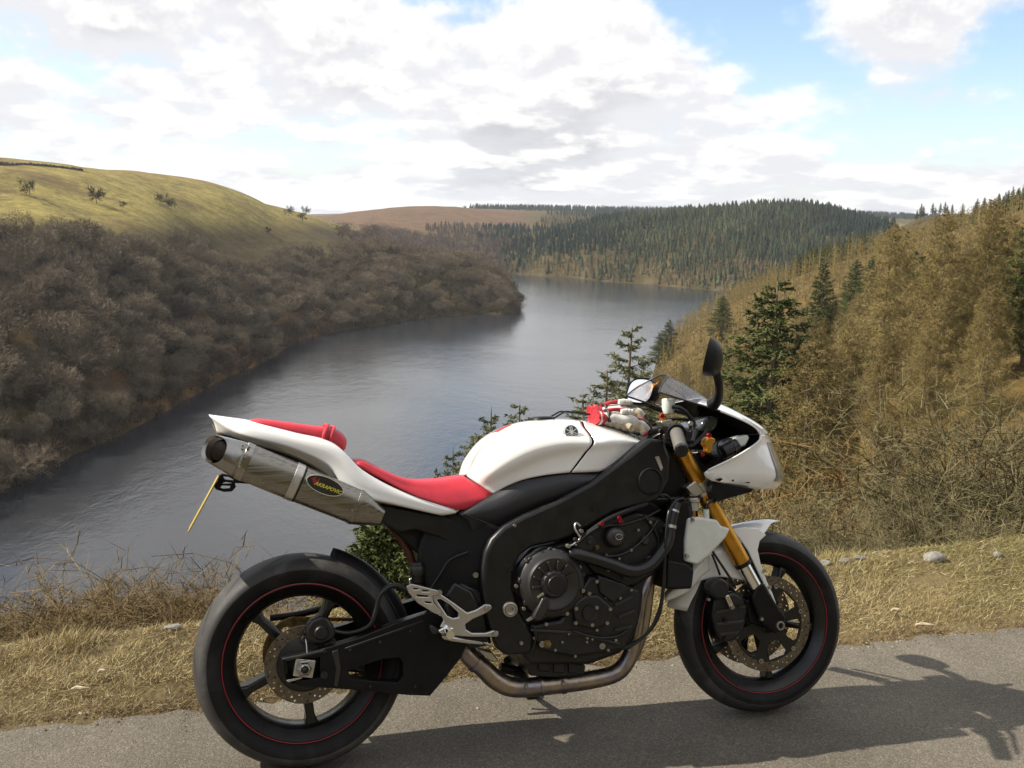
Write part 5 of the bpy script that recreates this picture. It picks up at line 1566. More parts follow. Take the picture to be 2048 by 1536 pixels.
class Acc:
    """collects strips and blades; one mesh out of many thin pieces"""
    def __init__(self): self.V, self.F, self.M, self.n = [], [], [], 0
    def tris(self, V, mi=0):           # V (k,3,3)
        k = len(V)
        if k == 0: return
        self.V.append(V.reshape(-1, 3)); self.F.append(np.arange(k * 3).reshape(-1, 3) + self.n); self.M.append(np.full(k, mi)); self.n += k * 3
    def quads(self, V, mi=0):          # V (k,4,3) as two triangles
        k = len(V)
        if k == 0: return
        base = np.arange(k)[:, None] * 4 + self.n
        self.V.append(V.reshape(-1, 3))
        self.F.append(np.concatenate([base + [0, 1, 2], base + [0, 2, 3]])); self.M.append(np.full(k * 2, mi)); self.n += k * 4
    def prisms(self, a, b, ra, rb, mi=0, seg=3):
        d = b - a; d = d / (np.linalg.norm(d, axis=1)[:, None] + 1e-9)
        ref = np.where(np.abs(d[:, 2:3]) < .9, [[0, 0, 1.0]], [[1.0, 0, 0]])
        u = np.cross(d, ref); u /= np.linalg.norm(u, axis=1)[:, None] + 1e-9
        v = np.cross(d, u)
        for k in range(seg):
            t0, t1 = 2 * math.pi * k / seg, 2 * math.pi * (k + 1) / seg
            n0 = u * math.cos(t0) + v * math.sin(t0); n1 = u * math.cos(t1) + v * math.sin(t1)
            self.quads(np.stack([a + n0 * ra[:, None], a + n1 * ra[:, None], b + n1 * rb[:, None], b + n0 * rb[:, None]], 1), mi)
    def ribbons(self, a, b, wa, wb, rs, mi=0):
        d = b - a; d = d / (np.linalg.norm(d, axis=1)[:, None] + 1e-9)
        q = rs.normal(size=a.shape); q -= d * (q * d).sum(1)[:, None]; q /= np.linalg.norm(q, axis=1)[:, None] + 1e-9
        self.quads(np.stack([a - q * wa[:, None], a + q * wa[:, None], b + q * wb[:, None], b - q * wb[:, None]], 1), mi)
    def blades(self, a, b, w, rs, mi=0):
        d = b - a; d = d / (np.linalg.norm(d, axis=1)[:, None] + 1e-9)
        q = rs.normal(size=a.shape); q -= d * (q * d).sum(1)[:, None]; q /= np.linalg.norm(q, axis=1)[:, None] + 1e-9
        self.tris(np.stack([a - q * w[:, None], a + q * w[:, None], b], 1), mi)
    def arrays(self):
        return np.concatenate(self.V), np.concatenate(self.F), np.concatenate(self.M)
    def mesh(self, name, mats):
        V, Fc, Mi = self.arrays()
        me = raw_mesh(name, V, Fc)
        for m in mats: me.materials.append(m)
        if len(mats) > 1: me.polygons.foreach_set('material_index', Mi.astype(np.int32))
        return me

def raw_mesh(name, V, Fc):
    me = bpy.data.meshes.new(name)
    k = Fc.shape[1]
    me.vertices.add(len(V)); me.vertices.foreach_set('co', V.astype(np.float32).ravel())
    me.loops.add(Fc.size); me.loops.foreach_set('vertex_index', Fc.astype(np.int32).ravel())
    me.polygons.add(len(Fc)); me.polygons.foreach_set('loop_start', np.arange(0, Fc.size, k, dtype=np.int32))
    me.update(calc_edges=True)
    return me

def unit(v): return v / (np.linalg.norm(v, axis=-1, keepdims=True) + 1e-9)

def children(rs, p, d, L, n, t0, t1, ang, lf, up=0.0, tpow=1.0, droop=0.0, taperlen=0.0):
    """n children on each parent branch (start p, direction d, length L)"""
    m = len(p)
    t = t0 + (t1 - t0) * rs.random((m, n)) ** tpow
    P = p[:, None] + d[:, None] * (L[:, None] * t)[..., None]
    if droop: P[..., 2] -= droop * (L[:, None] * t ** 2)
    q = unit(rs.normal(size=(m, n, 3)))
    q = unit(q - d[:, None] * (q * d[:, None]).sum(-1, keepdims=True))
    a = np.radians(rs.uniform(ang[0], ang[1], (m, n)))[..., None]
    D = d[:, None] * np.cos(a) + q * np.sin(a)
    D[..., 2] += up
    D = unit(D)
    Ln = L[:, None] * rs.uniform(lf[0], lf[1], (m, n)) * (1 - taperlen * t)
    return P.reshape(-1, 3), D.reshape(-1, 3), Ln.ravel(), t.ravel()

def bend(rs, p, d, L, k=2, wob=.25, up=0.0):
    """polyline of k pieces per branch"""
    pts = [p]; dd = d
    for i in range(k):
        dd = unit(dd + rs.normal(size=d.shape) * wob + np.array([0, 0, up]))
        pts.append(pts[-1] + dd * (L / k)[:, None])
    return pts

def bare_tree(seed, H=9.0, fine=1.0, wide=1.0, tw=.03, lev=(8, 6, 6, 6), trunk=.34):
    """leafless broadleaf: (trunk+limbs Acc, crown Acc)"""
    rs = np.random.default_rng(seed)
    tr, cr_ = Acc(), Acc()
    p0 = np.zeros((1, 3)); d0 = unit(np.array([[rs.normal() * .06, rs.normal() * .06, 1.0]])); L0 = np.array([H * trunk])
    tr.prisms(p0 - d0 * .8, p0 + d0 * L0[:, None], np.array([H * .022]), np.array([H * .015]), 0, 6)
    top = p0 + d0 * L0[:, None]
    n = lev[0]
    az = rs.uniform(0, 6.28) + np.arange(n) * 2.4
    el = rs.uniform(.35, 1.25, n)
    D = np.stack([np.cos(az) * np.cos(el) * wide, np.sin(az) * np.cos(el) * wide, np.sin(el)], -1); D = unit(D)
    P = top - d0 * (L0[:, None] * rs.uniform(0, .35, (n, 1)))
    L = H * rs.uniform(.42, .66, n)
    r = np.full(n, H * .010)
    pts = bend(rs, P, D, L, 3, .16, .05)
    for i in range(3):
        tr.prisms(pts[i], pts[i + 1], r * (1 - i * .28), r * (1 - (i + 1) * .28), 0, 4)
    # second limbs from the bent limb
    A = np.concatenate([pts[0], pts[1], pts[2]]); Dn = unit(np.concatenate([pts[1] - pts[0], pts[2] - pts[1], pts[3] - pts[2]])); Ln = np.concatenate([L, L, L]) / 3
    p, d, l, t = children(rs, A, Dn, Ln, lev[1] // 2, .2, 1.0, (25, 65), (.95, 1.7), .10)
    pp = bend(rs, p, d, l, 2, .2, .05)
    for i in range(2): cr_.prisms(pp[i], pp[i + 1], np.full(len(p), H * .0042) * (1 - i * .35), np.full(len(p), H * .0042) * (.65 - i * .3), 0, 3)
    d = unit(pp[2] - pp[0])
    p2, d2, l2, t2 = children(rs, p, d, l, lev[2], .15, 1.0, (20, 60), (.4, .75), .12)
    cr_.ribbons(p2, p2 + d2 * l2[:, None], np.full(len(p2), tw * .9), np.full(len(p2), tw * .45), rs)
    p3, d3, l3, t3 = children(rs, p2, d2, l2, lev[3], .1, 1.0, (18, 60), (.45, .9), .10)
    cr_.blades(p3, p3 + d3 * l3[:, None], np.full(len(p3), tw * .62), rs)
    return tr, cr_

def dome_tree(seed, H=9.0, n=2600, tw=.050):
    """far leafless oak: short trunk, spreading limbs and a domed haze of fine twigs"""
    rs = np.random.default_rng(seed)
    tr, cr_ = Acc(), Acc()
    tr.prisms(np.array([[0, 0, -.8]]), np.array([[.1, 0, H * .42]]), np.array([H * .022]), np.array([H * .014]), 0, 5)
    a, b = H * rs.uniform(.38, .46), H * rs.uniform(.26, .34)
    c0 = np.array([rs.normal() * .4, rs.normal() * .4, H * .66])
    k = 14
    lob = unit(rs.normal(size=(9, 3)) + np.array([0, 0, .6])); la = rs.uniform(.14, .40, 9)
    def shell(d):
        g = 1 - .32 + sum(la[i] * np.clip((d @ lob[i] - .55) / .45, 0, 1) ** 1.2 for i in range(9))
        return g
    d = unit(rs.normal(size=(k, 3)) * np.array([1, 1, .6]) + np.array([0, 0, .35]))
    end = c0 + d * np.array([a, a, b]) * (shell(d) * .85)[:, None]
    st = np.tile(np.array([[.1, 0, H * .40]]), (k, 1)) - np.array([0, 0, 1]) * rs.uniform(0, H * .12, (k, 1))
    md = st * .5 + end * .5 + rs.normal(size=(k, 3)) * .25
    tr.prisms(st, md, np.full(k, H * .009), np.full(k, H * .006), 0, 3); tr.prisms(md, end, np.full(k, H * .006), np.full(k, H * .002), 0, 3)
    d = unit(rs.normal(size=(n, 3)) * np.array([1, 1, .85]) + np.array([0, 0, .22]))
    r = shell(d) * (1.06 - .55 * rs.random(n) ** 1.7)
    P = c0 + d * np.array([a, a, b]) * r[:, None]
    D = unit(d * .7 + np.array([0, 0, .25]) + rs.normal(size=(n, 3)) * .55)
    L = H * rs.uniform(.045, .095, n)
    cr_.blades(P - D * (L * .3)[:, None], P + D * L[:, None], tw * rs.uniform(.7, 1.3, n), rs)
    return tr, cr_

def conifer(seed, H=12.0, R=2.4, nb=80, sub=9, leaf=4, tw=.05, droop=.25, rise=0.0, base=.08, tipw=1.0, needles=True, shape=.9, fine=0):
    """trunk + whorled branches; needles=True for spruce sprays, False for leafless larch"""
    rs = np.random.default_rng(seed)
    tr, cr_ = Acc(), Acc()
    lean = np.array([rs.normal() * .012, rs.normal() * .012, 1.0])
    ks = np.linspace(0, 1, 7)
    pts = np.array([[lean[0] * H * k + .05 * math.sin(k * 6 + seed), lean[1] * H * k, H * k] for k in ks])
    rad = H * .0125 * (1 - ks) + .014
    tr.prisms(np.vstack([pts[0:1] - [[0, 0, 1.2]], pts[:-1]]), pts, np.concatenate([rad[0:1], rad[:-1]]), rad, 0, 6)
    t = base + (1 - base) * ((np.arange(nb) + rs.random(nb)) / nb) ** .88
    P = np.stack([np.interp(t, ks, pts[:, 0]), np.interp(t, ks, pts[:, 1]), t * H], -1)
    az = np.arange(nb) * 2.399 + rs.normal(size=nb) * .3
    prof = (1 - t) ** shape * rs.uniform(.62, 1.12, nb) + .03
    lowfade = np.clip((t - base) / .12, .35, 1)
    L = R * prof * lowfade * 1.0 + .12
    D = unit(np.stack([np.cos(az), np.sin(az), np.full(nb, rise) + rs.normal(size=nb) * .12 + .35 * t], -1))
    mid = P + D * (L * .55)[:, None] - np.array([0, 0, 1.0]) * (droop * L * .25)[:, None]
    end = P + D * L[:, None] - np.array([0, 0, 1.0]) * (droop * L * .55)[:, None] + np.array([0, 0, 1.0]) * (.10 * L)[:, None]
    br = H * .0022 * (1 - t * .6) + .004
    cr_.prisms(P, mid, br, br * .6, 1, 3); cr_.prisms(mid, end, br * .6, br * .15, 1, 3)
    A = np.concatenate([P, mid]); Dn = np.concatenate([unit(mid - P), unit(end - mid)]); Ln = np.concatenate([L * .55, L * .5])
    p, d, l, tt = children(rs, A, Dn, Ln, sub, .15 if not needles else .05, 1.0, (35, 80), (.35, .75), -.12 if needles else -.02)
    if needles:
        w = np.full(len(p), tw) * rs.uniform(.7, 1.3, len(p))
        d = unit(d * np.array([1, 1, .6]) - np.array([0, 0, .22]))
        cr_.ribbons(p, p + d * l[:, None], w * .75, w * .35, rs)
        p2, d2, l2, t2 = children(rs, p, d, l, leaf, .05, 1.0, (30, 75), (.35, .7), -.15)
        cr_.blades(p2, p2 + d2 * l2[:, None], np.full(len(p2), tw * .75), rs)
        if fine:
            p3, d3, l3, t3 = children(rs, p2, d2, l2, fine, .0, 1.0, (35, 75), (.5, .9), -.1)
            cr_.blades(p3, p3 + d3 * l3[:, None], np.full(len(p3), tw * .5), rs)
        # leading shoot
        cr_.blades(pts[-1:] - [[0, 0, .3]], pts[-1:] + [[0, 0, H * .03]], np.array([tw]), rs)
    else:
        cr_.ribbons(p, p + d * l[:, None], np.full(len(p), tw * .5), np.full(len(p), tw * .3), rs)
        p2, d2, l2, t2 = children(rs, p, d, l, leaf, .05, 1.0, (30, 80), (.35, .8), -.12)
        cr_.blades(p2, p2 + d2 * l2[:, None], np.full(len(p2), tw * .5), rs)
        if fine:
            p3, d3, l3, t3 = children(rs, p2, d2, l2, fine, .0, 1.0, (30, 75), (.5, .9), 0)
            cr_.blades(p3, p3 + d3 * l3[:, None], np.full(len(p3), tw * .35), rs)
    return tr, cr_

def whole(tr, cr_, name, mats):
    """far copy: trunk and crown in one mesh"""
    a = Acc()
    V, Fc, Mi = tr.arrays(); a.V.append(V); a.F.append(Fc); a.M.append(np.ones(len(Fc), int)); a.n += len(V)
    V, Fc, Mi = cr_.arrays(); a.V.append(V); a.F.append(Fc + a.n); a.M.append(Mi); a.n += len(V)
    return a.mesh(name, mats)

def place(name, me, loc, rz, s, label, cat, group=None, parent=None):
    o = bpy.data.objects.new(name, me); COL.objects.link(o)
    o.location = loc; o.rotation_euler = (0, 0, rz); o.scale = s if np.ndim(s) else (s, s, s)
    tag(o, label, cat, group)
    return o

def place_parts(name, tm, cm, loc, rz, s, label, cat, group=None):
    e = empty(name, loc); e.rotation_euler = (0, 0, rz); e.scale = s if np.ndim(s) else (s, s, s)
    tag(e, label, cat, group)
    for n, me in (('trunk', tm), ('crown', cm)):
        o = bpy.data.objects.new(n, me); COL.objects.link(o); o.parent = e
    return e

def pix_world(P):
    q = np.asarray(P, float) - CAM_POS
    x, y, z = q[..., 0], q[..., 1] * s_ + q[..., 2] * c_, q[..., 1] * c_ - q[..., 2] * s_
    z = np.maximum(z, .01)
    u, v = F_PX * x / z, -F_PX * y / z
    cr, sr = math.cos(ROLL), math.sin(ROLL)
    return 1024 + cr * u - sr * v, 768 + sr * u + cr * v

def jitter_grid(x0, x1, y0, y1, s, seed, jit=.42):
    rs = np.random.default_rng(seed)
    X, Y = np.meshgrid(np.arange(x0, x1, s), np.arange(y0, y1, s))
    X = X + (np.arange(X.shape[0]) % 2)[:, None] * s * .5
    X = X.ravel() + rs.uniform(-jit, jit, X.size) * s; Y = Y.ravel() + rs.uniform(-jit, jit, Y.size) * s
    return X, Y

def forest_mass(name, variants, X, Y, Z, H, tint, label, cat, seed, mat):
    """one object for a wood that reads as one mass; variants are unit-height (V, F)"""
    rs = np.random.default_rng(seed)
    Vs, Fs, Cs, n = [], [], [], 0
    pick = rs.integers(0, len(variants), len(X)); rot = rs.uniform(0, 6.28, len(X)); wd = rs.uniform(.8, 1.25, len(X))
    for k, (V, Fc) in enumerate(variants):
        idx = np.nonzero(pick == k)[0]
        if len(idx) == 0: continue
        c, s = np.cos(rot[idx])[:, None], np.sin(rot[idx])[:, None]
        hx = H[idx][:, None] * wd[idx][:, None]
        W = np.stack([(V[:, 0] * c - V[:, 1] * s) * hx + X[idx][:, None], (V[:, 0] * s + V[:, 1] * c) * hx + Y[idx][:, None], V[:, 2] * H[idx][:, None] + Z[idx][:, None]], -1)
        Vs.append(W.reshape(-1, 3)); Fs.append((Fc[None] + (np.arange(len(idx)) * len(V))[:, None, None] + n).reshape(-1, 3)); n += W.shape[0] * W.shape[1]
        Cs.append(np.repeat(tint[idx], len(V), axis=0))
    V, Fc, Cc = np.concatenate(Vs), np.concatenate(Fs), np.concatenate(Cs)
    me = raw_mesh(name, V, Fc)
    at = me.color_attributes.new('tint', 'FLOAT_COLOR', 'POINT')
    at.data.foreach_set('color', np.hstack([Cc, np.ones((len(Cc), 1))]).astype(np.float32).ravel())
    o = link_mesh(name, me, mat)
    tag(o, label, cat, kind='stuff')
    return o

def unit_cone(seed, layers=6, seg=7):
    """far conifer of unit height: ragged tiers"""
    rs = np.random.default_rng(seed)
    a = Acc()
    tris = []
    for i in range(layers):
        z0 = .06 + .86 * i / layers; z1 = min(1.0, z0 + .30)
        r = .185 * (1 - i / layers) ** .8 + .02
        for k in range(seg):
            t0 = 2 * math.pi * (k + rs.uniform(-.3, .3)) / seg; t1 = t0 + 2 * math.pi / seg * rs.uniform(.7, 1.15)
            rr = r * rs.uniform(.65, 1.2)
            tris.append([[rr * math.cos(t0), rr * math.sin(t0), z0 + rs.uniform(-.03, .03)], [rr * math.cos(t1), rr * math.sin(t1), z0 + rs.uniform(-.03, .03)], [rs.normal() * .008, rs.normal() * .008, z1]])
    V = np.array(tris).reshape(-1, 3)
    return V, np.arange(len(V)).reshape(-1, 3)

def unit_from(tr, cr_, H, keep=1.0, seed=0):
    V1, F1, _ = tr.arrays(); V2, F2, _ = cr_.arrays()
    if keep < 1:
        rs = np.random.default_rng(seed); F2 = F2[rs.random(len(F2)) < keep]
    Fc = np.concatenate([F1, F2 + len(V1)]); V = np.concatenate([V1, V2]) / H
    used, inv = np.unique(Fc, return_inverse=True)
    return V[used], inv.reshape(-1, 3)

# ---------------------------------------------------------------- left oak wood
def oak_label(px, h):
    side = 'at the left edge of the view' if px < 130 else 'above the tail of the motorcycle' if px < 480 else 'between the tail and the wooded point' if px < 760 else 'on the wooded point'
    lev = 'at the waterline' if h < 6 else 'low on the slope' if h < 15 else 'halfway up the slope' if h < 26 else 'at the top of the wood'
    return 'leafless brown oak ' + lev + ' ' + side

def build_left_wood():
    X, Y = jitter_grid(-330, 25, 120, 560, 5.2, 31)
    Z = land_z(X, Y)
    px, py = pix_world(np.stack([X, Y, Z], -1))
    bnd = np.interp(px, [-400, 0, 120, 200, 300, 380, 430, 480, 520, 560, 620, 700, 780], [512, 500, 492, 498, 505, 520, 545, 562, 555, 530, 520, 512, 505])
    ok = (Z > WATER_Z - .3) & (py > bnd + 3 * np.sin(px * .05)) & (px < 1060) & (Y < 545) & (px > -330)
    ok &= RNG.random(len(X)) < np.where(vnoise(X, Y, .06, 36) > .7, .45, .95)
    X, Y, Z, px, py = X[ok], Y[ok], Z[ok], px[ok], py[ok]
    rs = np.random.default_rng(5)
    H = rs.uniform(5.2, 9.6, len(X)) * np.where(Z < WATER_Z + 3, .8, 1.0)
    vis = (px > -60) & (px < 1050)
    size = np.where(vis, H / np.hypot(X, Y), 0)
    order = np.argsort(-size)
    big, rest = order[:300], order[300:]
    mats = [PM['oak'], PM['oak_bark']]
    vs = [dome_tree(100 + i, 9.0, 2100, .046) for i in range(4)] + [bare_tree(104 + i, 9.0, wide=1.5, tw=.036, lev=(11, 6, 8, 8)) for i in range(2)]
    ms = [whole(t, c, 'bare_oak', mats) for t, c in vs]
    for i, k in enumerate(big):
        s = H[k] / 9.0
        near = Z[k] < WATER_Z + 9
        place('bare_oak', ms[i % 6], (X[k], Y[k], Z[k] - .2), rs.uniform(0, 6.28), (s * rs.uniform(.95, 1.25), s * rs.uniform(.95, 1.25), s),
              oak_label(px[k], Z[k] - WATER_Z), 'tree', 'bare oaks on the left hillside')
    low = [dome_tree(120 + i, 9.0, 1300, .090) for i in range(4)]
    un = [unit_from(t, c, 9.0, .52, 3) for t, c in low]
    tint = np.array([0.066, 0.051, 0.032]) + rs.random((len(rest), 1)) * np.array([0.13, 0.104, 0.070])
    forest_mass('oak_wood', un, X[rest], Y[rest], Z[rest] - .2, H[rest], tint, 'mass of leafless oak trees farther along the left shore', 'wood', 6, wood_mat('oak_wood', 0, 0, 0))
    # scrub crowding the waterline
    Xs, Ys = jitter_grid(-110, 22, 130, 520, 2.9, 35)
    Zs = land_z(Xs, Ys); ps, _ = pix_world(np.stack([Xs, Ys, Zs], -1))
    ok = (Zs > WATER_Z - .5) & (Zs < WATER_Z + 3.2) & (ps > -80) & (ps < 1060)
    Xs, Ys, Zs = Xs[ok], Ys[ok], Zs[ok]
    tint = np.array([0.055, 0.040, 0.026]) + rs.random((len(Xs), 1)) * np.array([0.07, 0.05, 0.034])
    forest_mass('shore_scrub', [unit_from(*dome_tree(150 + i, 9.0, 300, .14), 9.0) for i in range(4)], Xs, Ys, Zs - .6, rs.uniform(2.6, 4.6, len(Xs)), tint, 'dark leafless scrub crowding the waterline below the oak wood', 'scrub', 16, wood_mat('shore_scrub', 0, 0, 0))
    # the wood behind the point, up the side valley
    X, Y = jitter_grid(-230, 0, 545, 1000, 9.5, 32)
    Z = land_z(X, Y); px, py = pix_world(np.stack([X, Y, Z], -1))
    ok = (Z > WATER_Z + .5) & (py > np.interp(px, [560, 680, 760, 850, 1000], [530, 478, 470, 482, 490])) & (px > 600) & (px < 1010)
    X, Y, Z = X[ok], Y[ok], Z[ok]
    if len(X):
        tint = np.array([0.09, 0.066, 0.052]) + rs.random((len(X), 1)) * np.array([0.06, 0.048, 0.04])
        forest_mass('valley_wood', [unit_from(t, c, 9.0, .30, i) for i, (t, c) in enumerate(low)], X, Y, Z - .2, rs.uniform(7, 11, len(X)), tint, 'grey brown leafless wood filling the valley behind the wooded point', 'wood', 7, wood_mat('valley_wood', 0, 0, 0))
    # thorn trees alone on the pasture
    th = [whole(*bare_tree(140 + i, 5.0, wide=1.4, tw=.05, lev=(6, 6, 6, 6), trunk=.42), 'thorn_tree', [PM['thorn'], PM['thorn']]) for i in range(2)]
    spots = ((60, 391, 5.0, 'small dark thorn tree nearest the left edge on the pasture'), (194, 408, 6.0, 'leaning dark thorn tree second from the left on the pasture'), (320, 410, 4.6, 'round dark thorn tree left of the pair on the mid pasture'),
             (342, 418, 4.2, 'dark thorn tree on the right of the mid pasture pair'), (247, 415, 2.4, 'tiny thorn bush between two larger thorn trees on the pasture'), (578, 432, 5.5, 'thorn tree upper left of the cluster near the pasture end'),
             (605, 443, 5.5, 'thorn tree at the lower end of the pasture near the brown moor'), (614, 430, 5.5, 'thorn tree closest to the brown moor on the pasture end'), (535, 468, 3.5, 'lone thorn bush in the grass gap above the oak wood'))
    for i, (a, b, h, lab) in enumerate(spots):
        # walk out along the view ray until it meets the land
        d = ray(a, b); ts = np.linspace(200, 900, 1400); P = CAM_POS + d * ts[:, None]
        hit = np.nonzero(P[:, 2] < land_z(P[:, 0], P[:, 1]))[0]
        if len(hit) == 0: continue
        q = P[hit[0]]
        place('thorn_tree', th[i % 2], (q[0], q[1], q[2] - .1), i * 1.3, h / 5.0, lab, 'tree', 'thorn trees on the left pasture')

# ---------------------------------------------------------------- far conifers
def build_far_forest():
    cones = [unit_cone(i) for i in range(6)]
    rs = np.random.default_rng(8)
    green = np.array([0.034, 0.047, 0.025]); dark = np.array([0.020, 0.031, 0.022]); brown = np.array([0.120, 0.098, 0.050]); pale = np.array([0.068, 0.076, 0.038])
    X, Y = jitter_grid(-20, 520, 600, 1120, 4.7, 41)
    Z = land_z(X, Y); px, py = pix_world(np.stack([X, Y, Z], -1))
    wob = 70 * vnoise(X, Y, .012, 56) + 35 * vnoise(X, Y, .05, 57)
    pj, yj = px + wob, py + .16 * wob
    ok = (Z > WATER_Z + .3) & (px > 985) & (px < 1790) & (np.hypot(X, Y) > 600) & (Y < 1100)
    gap = vnoise(X, Y, .045, 51) + .6 * vnoise(X, Y, .13, 52)
    ok &= ~(gap > 1.0)
    ok &= ~((pj > 1745) & (py < 470))
    X, Y, Z, px, py, pj, yj = (q[ok] for q in (X, Y, Z, px, py, pj, yj))
    mixn = vnoise(X, Y, .022, 53) + .5 * vnoise(X, Y, .09, 54) + rs.normal(size=len(X)) * .35
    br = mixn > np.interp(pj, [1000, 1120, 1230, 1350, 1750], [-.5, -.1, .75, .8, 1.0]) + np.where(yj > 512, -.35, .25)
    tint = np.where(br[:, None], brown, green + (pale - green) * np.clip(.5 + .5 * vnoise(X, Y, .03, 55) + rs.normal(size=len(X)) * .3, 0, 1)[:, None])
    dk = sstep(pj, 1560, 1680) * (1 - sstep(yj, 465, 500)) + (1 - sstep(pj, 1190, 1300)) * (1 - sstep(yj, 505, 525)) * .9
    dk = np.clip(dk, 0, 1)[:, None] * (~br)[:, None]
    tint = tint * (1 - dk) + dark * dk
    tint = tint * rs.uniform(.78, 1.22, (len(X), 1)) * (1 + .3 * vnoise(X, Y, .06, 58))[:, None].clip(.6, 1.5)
    H = np.where(br, rs.uniform(3.5, 6, len(X)), rs.gamma(9, .72, len(X)).clip(3.2, 11))
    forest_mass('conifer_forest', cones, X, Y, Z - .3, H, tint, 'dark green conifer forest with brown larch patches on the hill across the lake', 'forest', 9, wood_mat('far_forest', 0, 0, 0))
    # plateau behind and the valley head
    X, Y = jitter_grid(-260, 1000, 1080, 2100, 11.0, 42)
    Z = land_z(X, Y); px, py = pix_world(np.stack([X, Y, Z], -1))
    n1 = vnoise(X, Y, .006, 61)
    ok = (px > 880 + 60 * n1) & (px < 2000) & ((Y > 1780) | ((px > 1060 + 130 * n1 + 60 * vnoise(X, Y, .02, 66)) & (Y > 1150))) & ~((px > 1700) & (Y < 1750)) & (py > 380)
    X, Y, Z, px = X[ok], Y[ok], Z[ok], px[ok]
    tint = np.array([0.030, 0.045, 0.030]) * rs.uniform(.75, 1.3, (len(X), 1))
    lar = (vnoise(X, Y, .012, 62) + rs.normal(size=len(X)) * .4 > -.15) & (px + 60 * vnoise(X, Y, .02, 65) < 1300) & (Y < 1650)
    tint = np.where(lar[:, None], np.array([0.13, 0.10, 0.052]) * rs.uniform(.8, 1.2, (len(X), 1)), tint)
    forest_mass('plateau_forest', [unit_cone(20 + i, 4, 6) for i in range(4)], X, Y, Z - .3, rs.uniform(7, 11, len(X)), tint, 'dark conifer plantation along the far plateau skyline', 'forest', 10, wood_mat('plateau_forest', 0, 0, 0))
    # side valley between moor and forest
    X, Y = jitter_grid(-140, 60, 760, 1250, 8.0, 43)
    Z = land_z(X, Y); px, py = pix_world(np.stack([X, Y, Z], -1))
    ok = (px > 850) & (px < 1060) & (py > 455) & (Z > WATER_Z + 1) & (vnoise(X, Y, .02, 63) > -.25)
    X, Y, Z, px = X[ok], Y[ok], Z[ok], px[ok]
    if len(X):
        tint = np.where(((vnoise(X, Y, .03, 64) > .1) | (px + 40 * vnoise(X, Y, .03, 68) < 965))[:, None], np.array([0.105, 0.080, 0.056]), np.array([0.020, 0.031, 0.022])) * rs.uniform(.75, 1.3, (len(X), 1))
        forest_mass('valley_conifers', cones, X, Y, Z - .3, rs.uniform(5, 9, len(X)), tint, 'mixed dark conifers and bare trees at the head of the lake', 'forest', 11, wood_mat('valley_conifers', 0, 0, 0))
    # pines standing clear on the right skyline
    tr, c = conifer(77, 14, 3.2, 60, 8, 4, .24, needles=True, base=.15)
    sm = whole(tr, c, 'skyline_spruce', [PM['spruce'], PM['oak_bark']])
    for i, (a, h) in enumerate(((1833, 10), (1841, 14), (1846, 11), (1864, 12), (1870, 8), (1879, 11), (1888, 12), (1893, 9), (1903, 10))):
        q = at_y(a, 440, 720); z = float(land_z(q[0], q[1])[0])
        place('skyline_spruce', sm, (q[0], q[1], z - .3 + 0), i * 1.1, (h / 14 * .8, h / 14 * .8, h / 14 * .75), 'dark spruce standing clear against the sky in the row above the right hill', 'tree', 'spruces on the right skyline')

# ---------------------------------------------------------------- right hillside: larch and spruce
def right_label(kind, px, r):
    side = 'beside the lake' if px < 1420 else 'behind the motorcycle mirror' if px < 1560 else 'above the front wheel' if px < 1720 else 'above the bare bushes' if px < 1900 else 'near the right edge of the view'
    lev = 'close by' if r < 75 else 'on the lower slope' if r < 120 else 'on the middle slope' if r < 190 else 'on the upper slope' if r < 260 else 'along the hill crest'
    return ('leafless golden brown larch ' if kind == 'larch' else 'dark green spruce ') + lev + ' ' + side

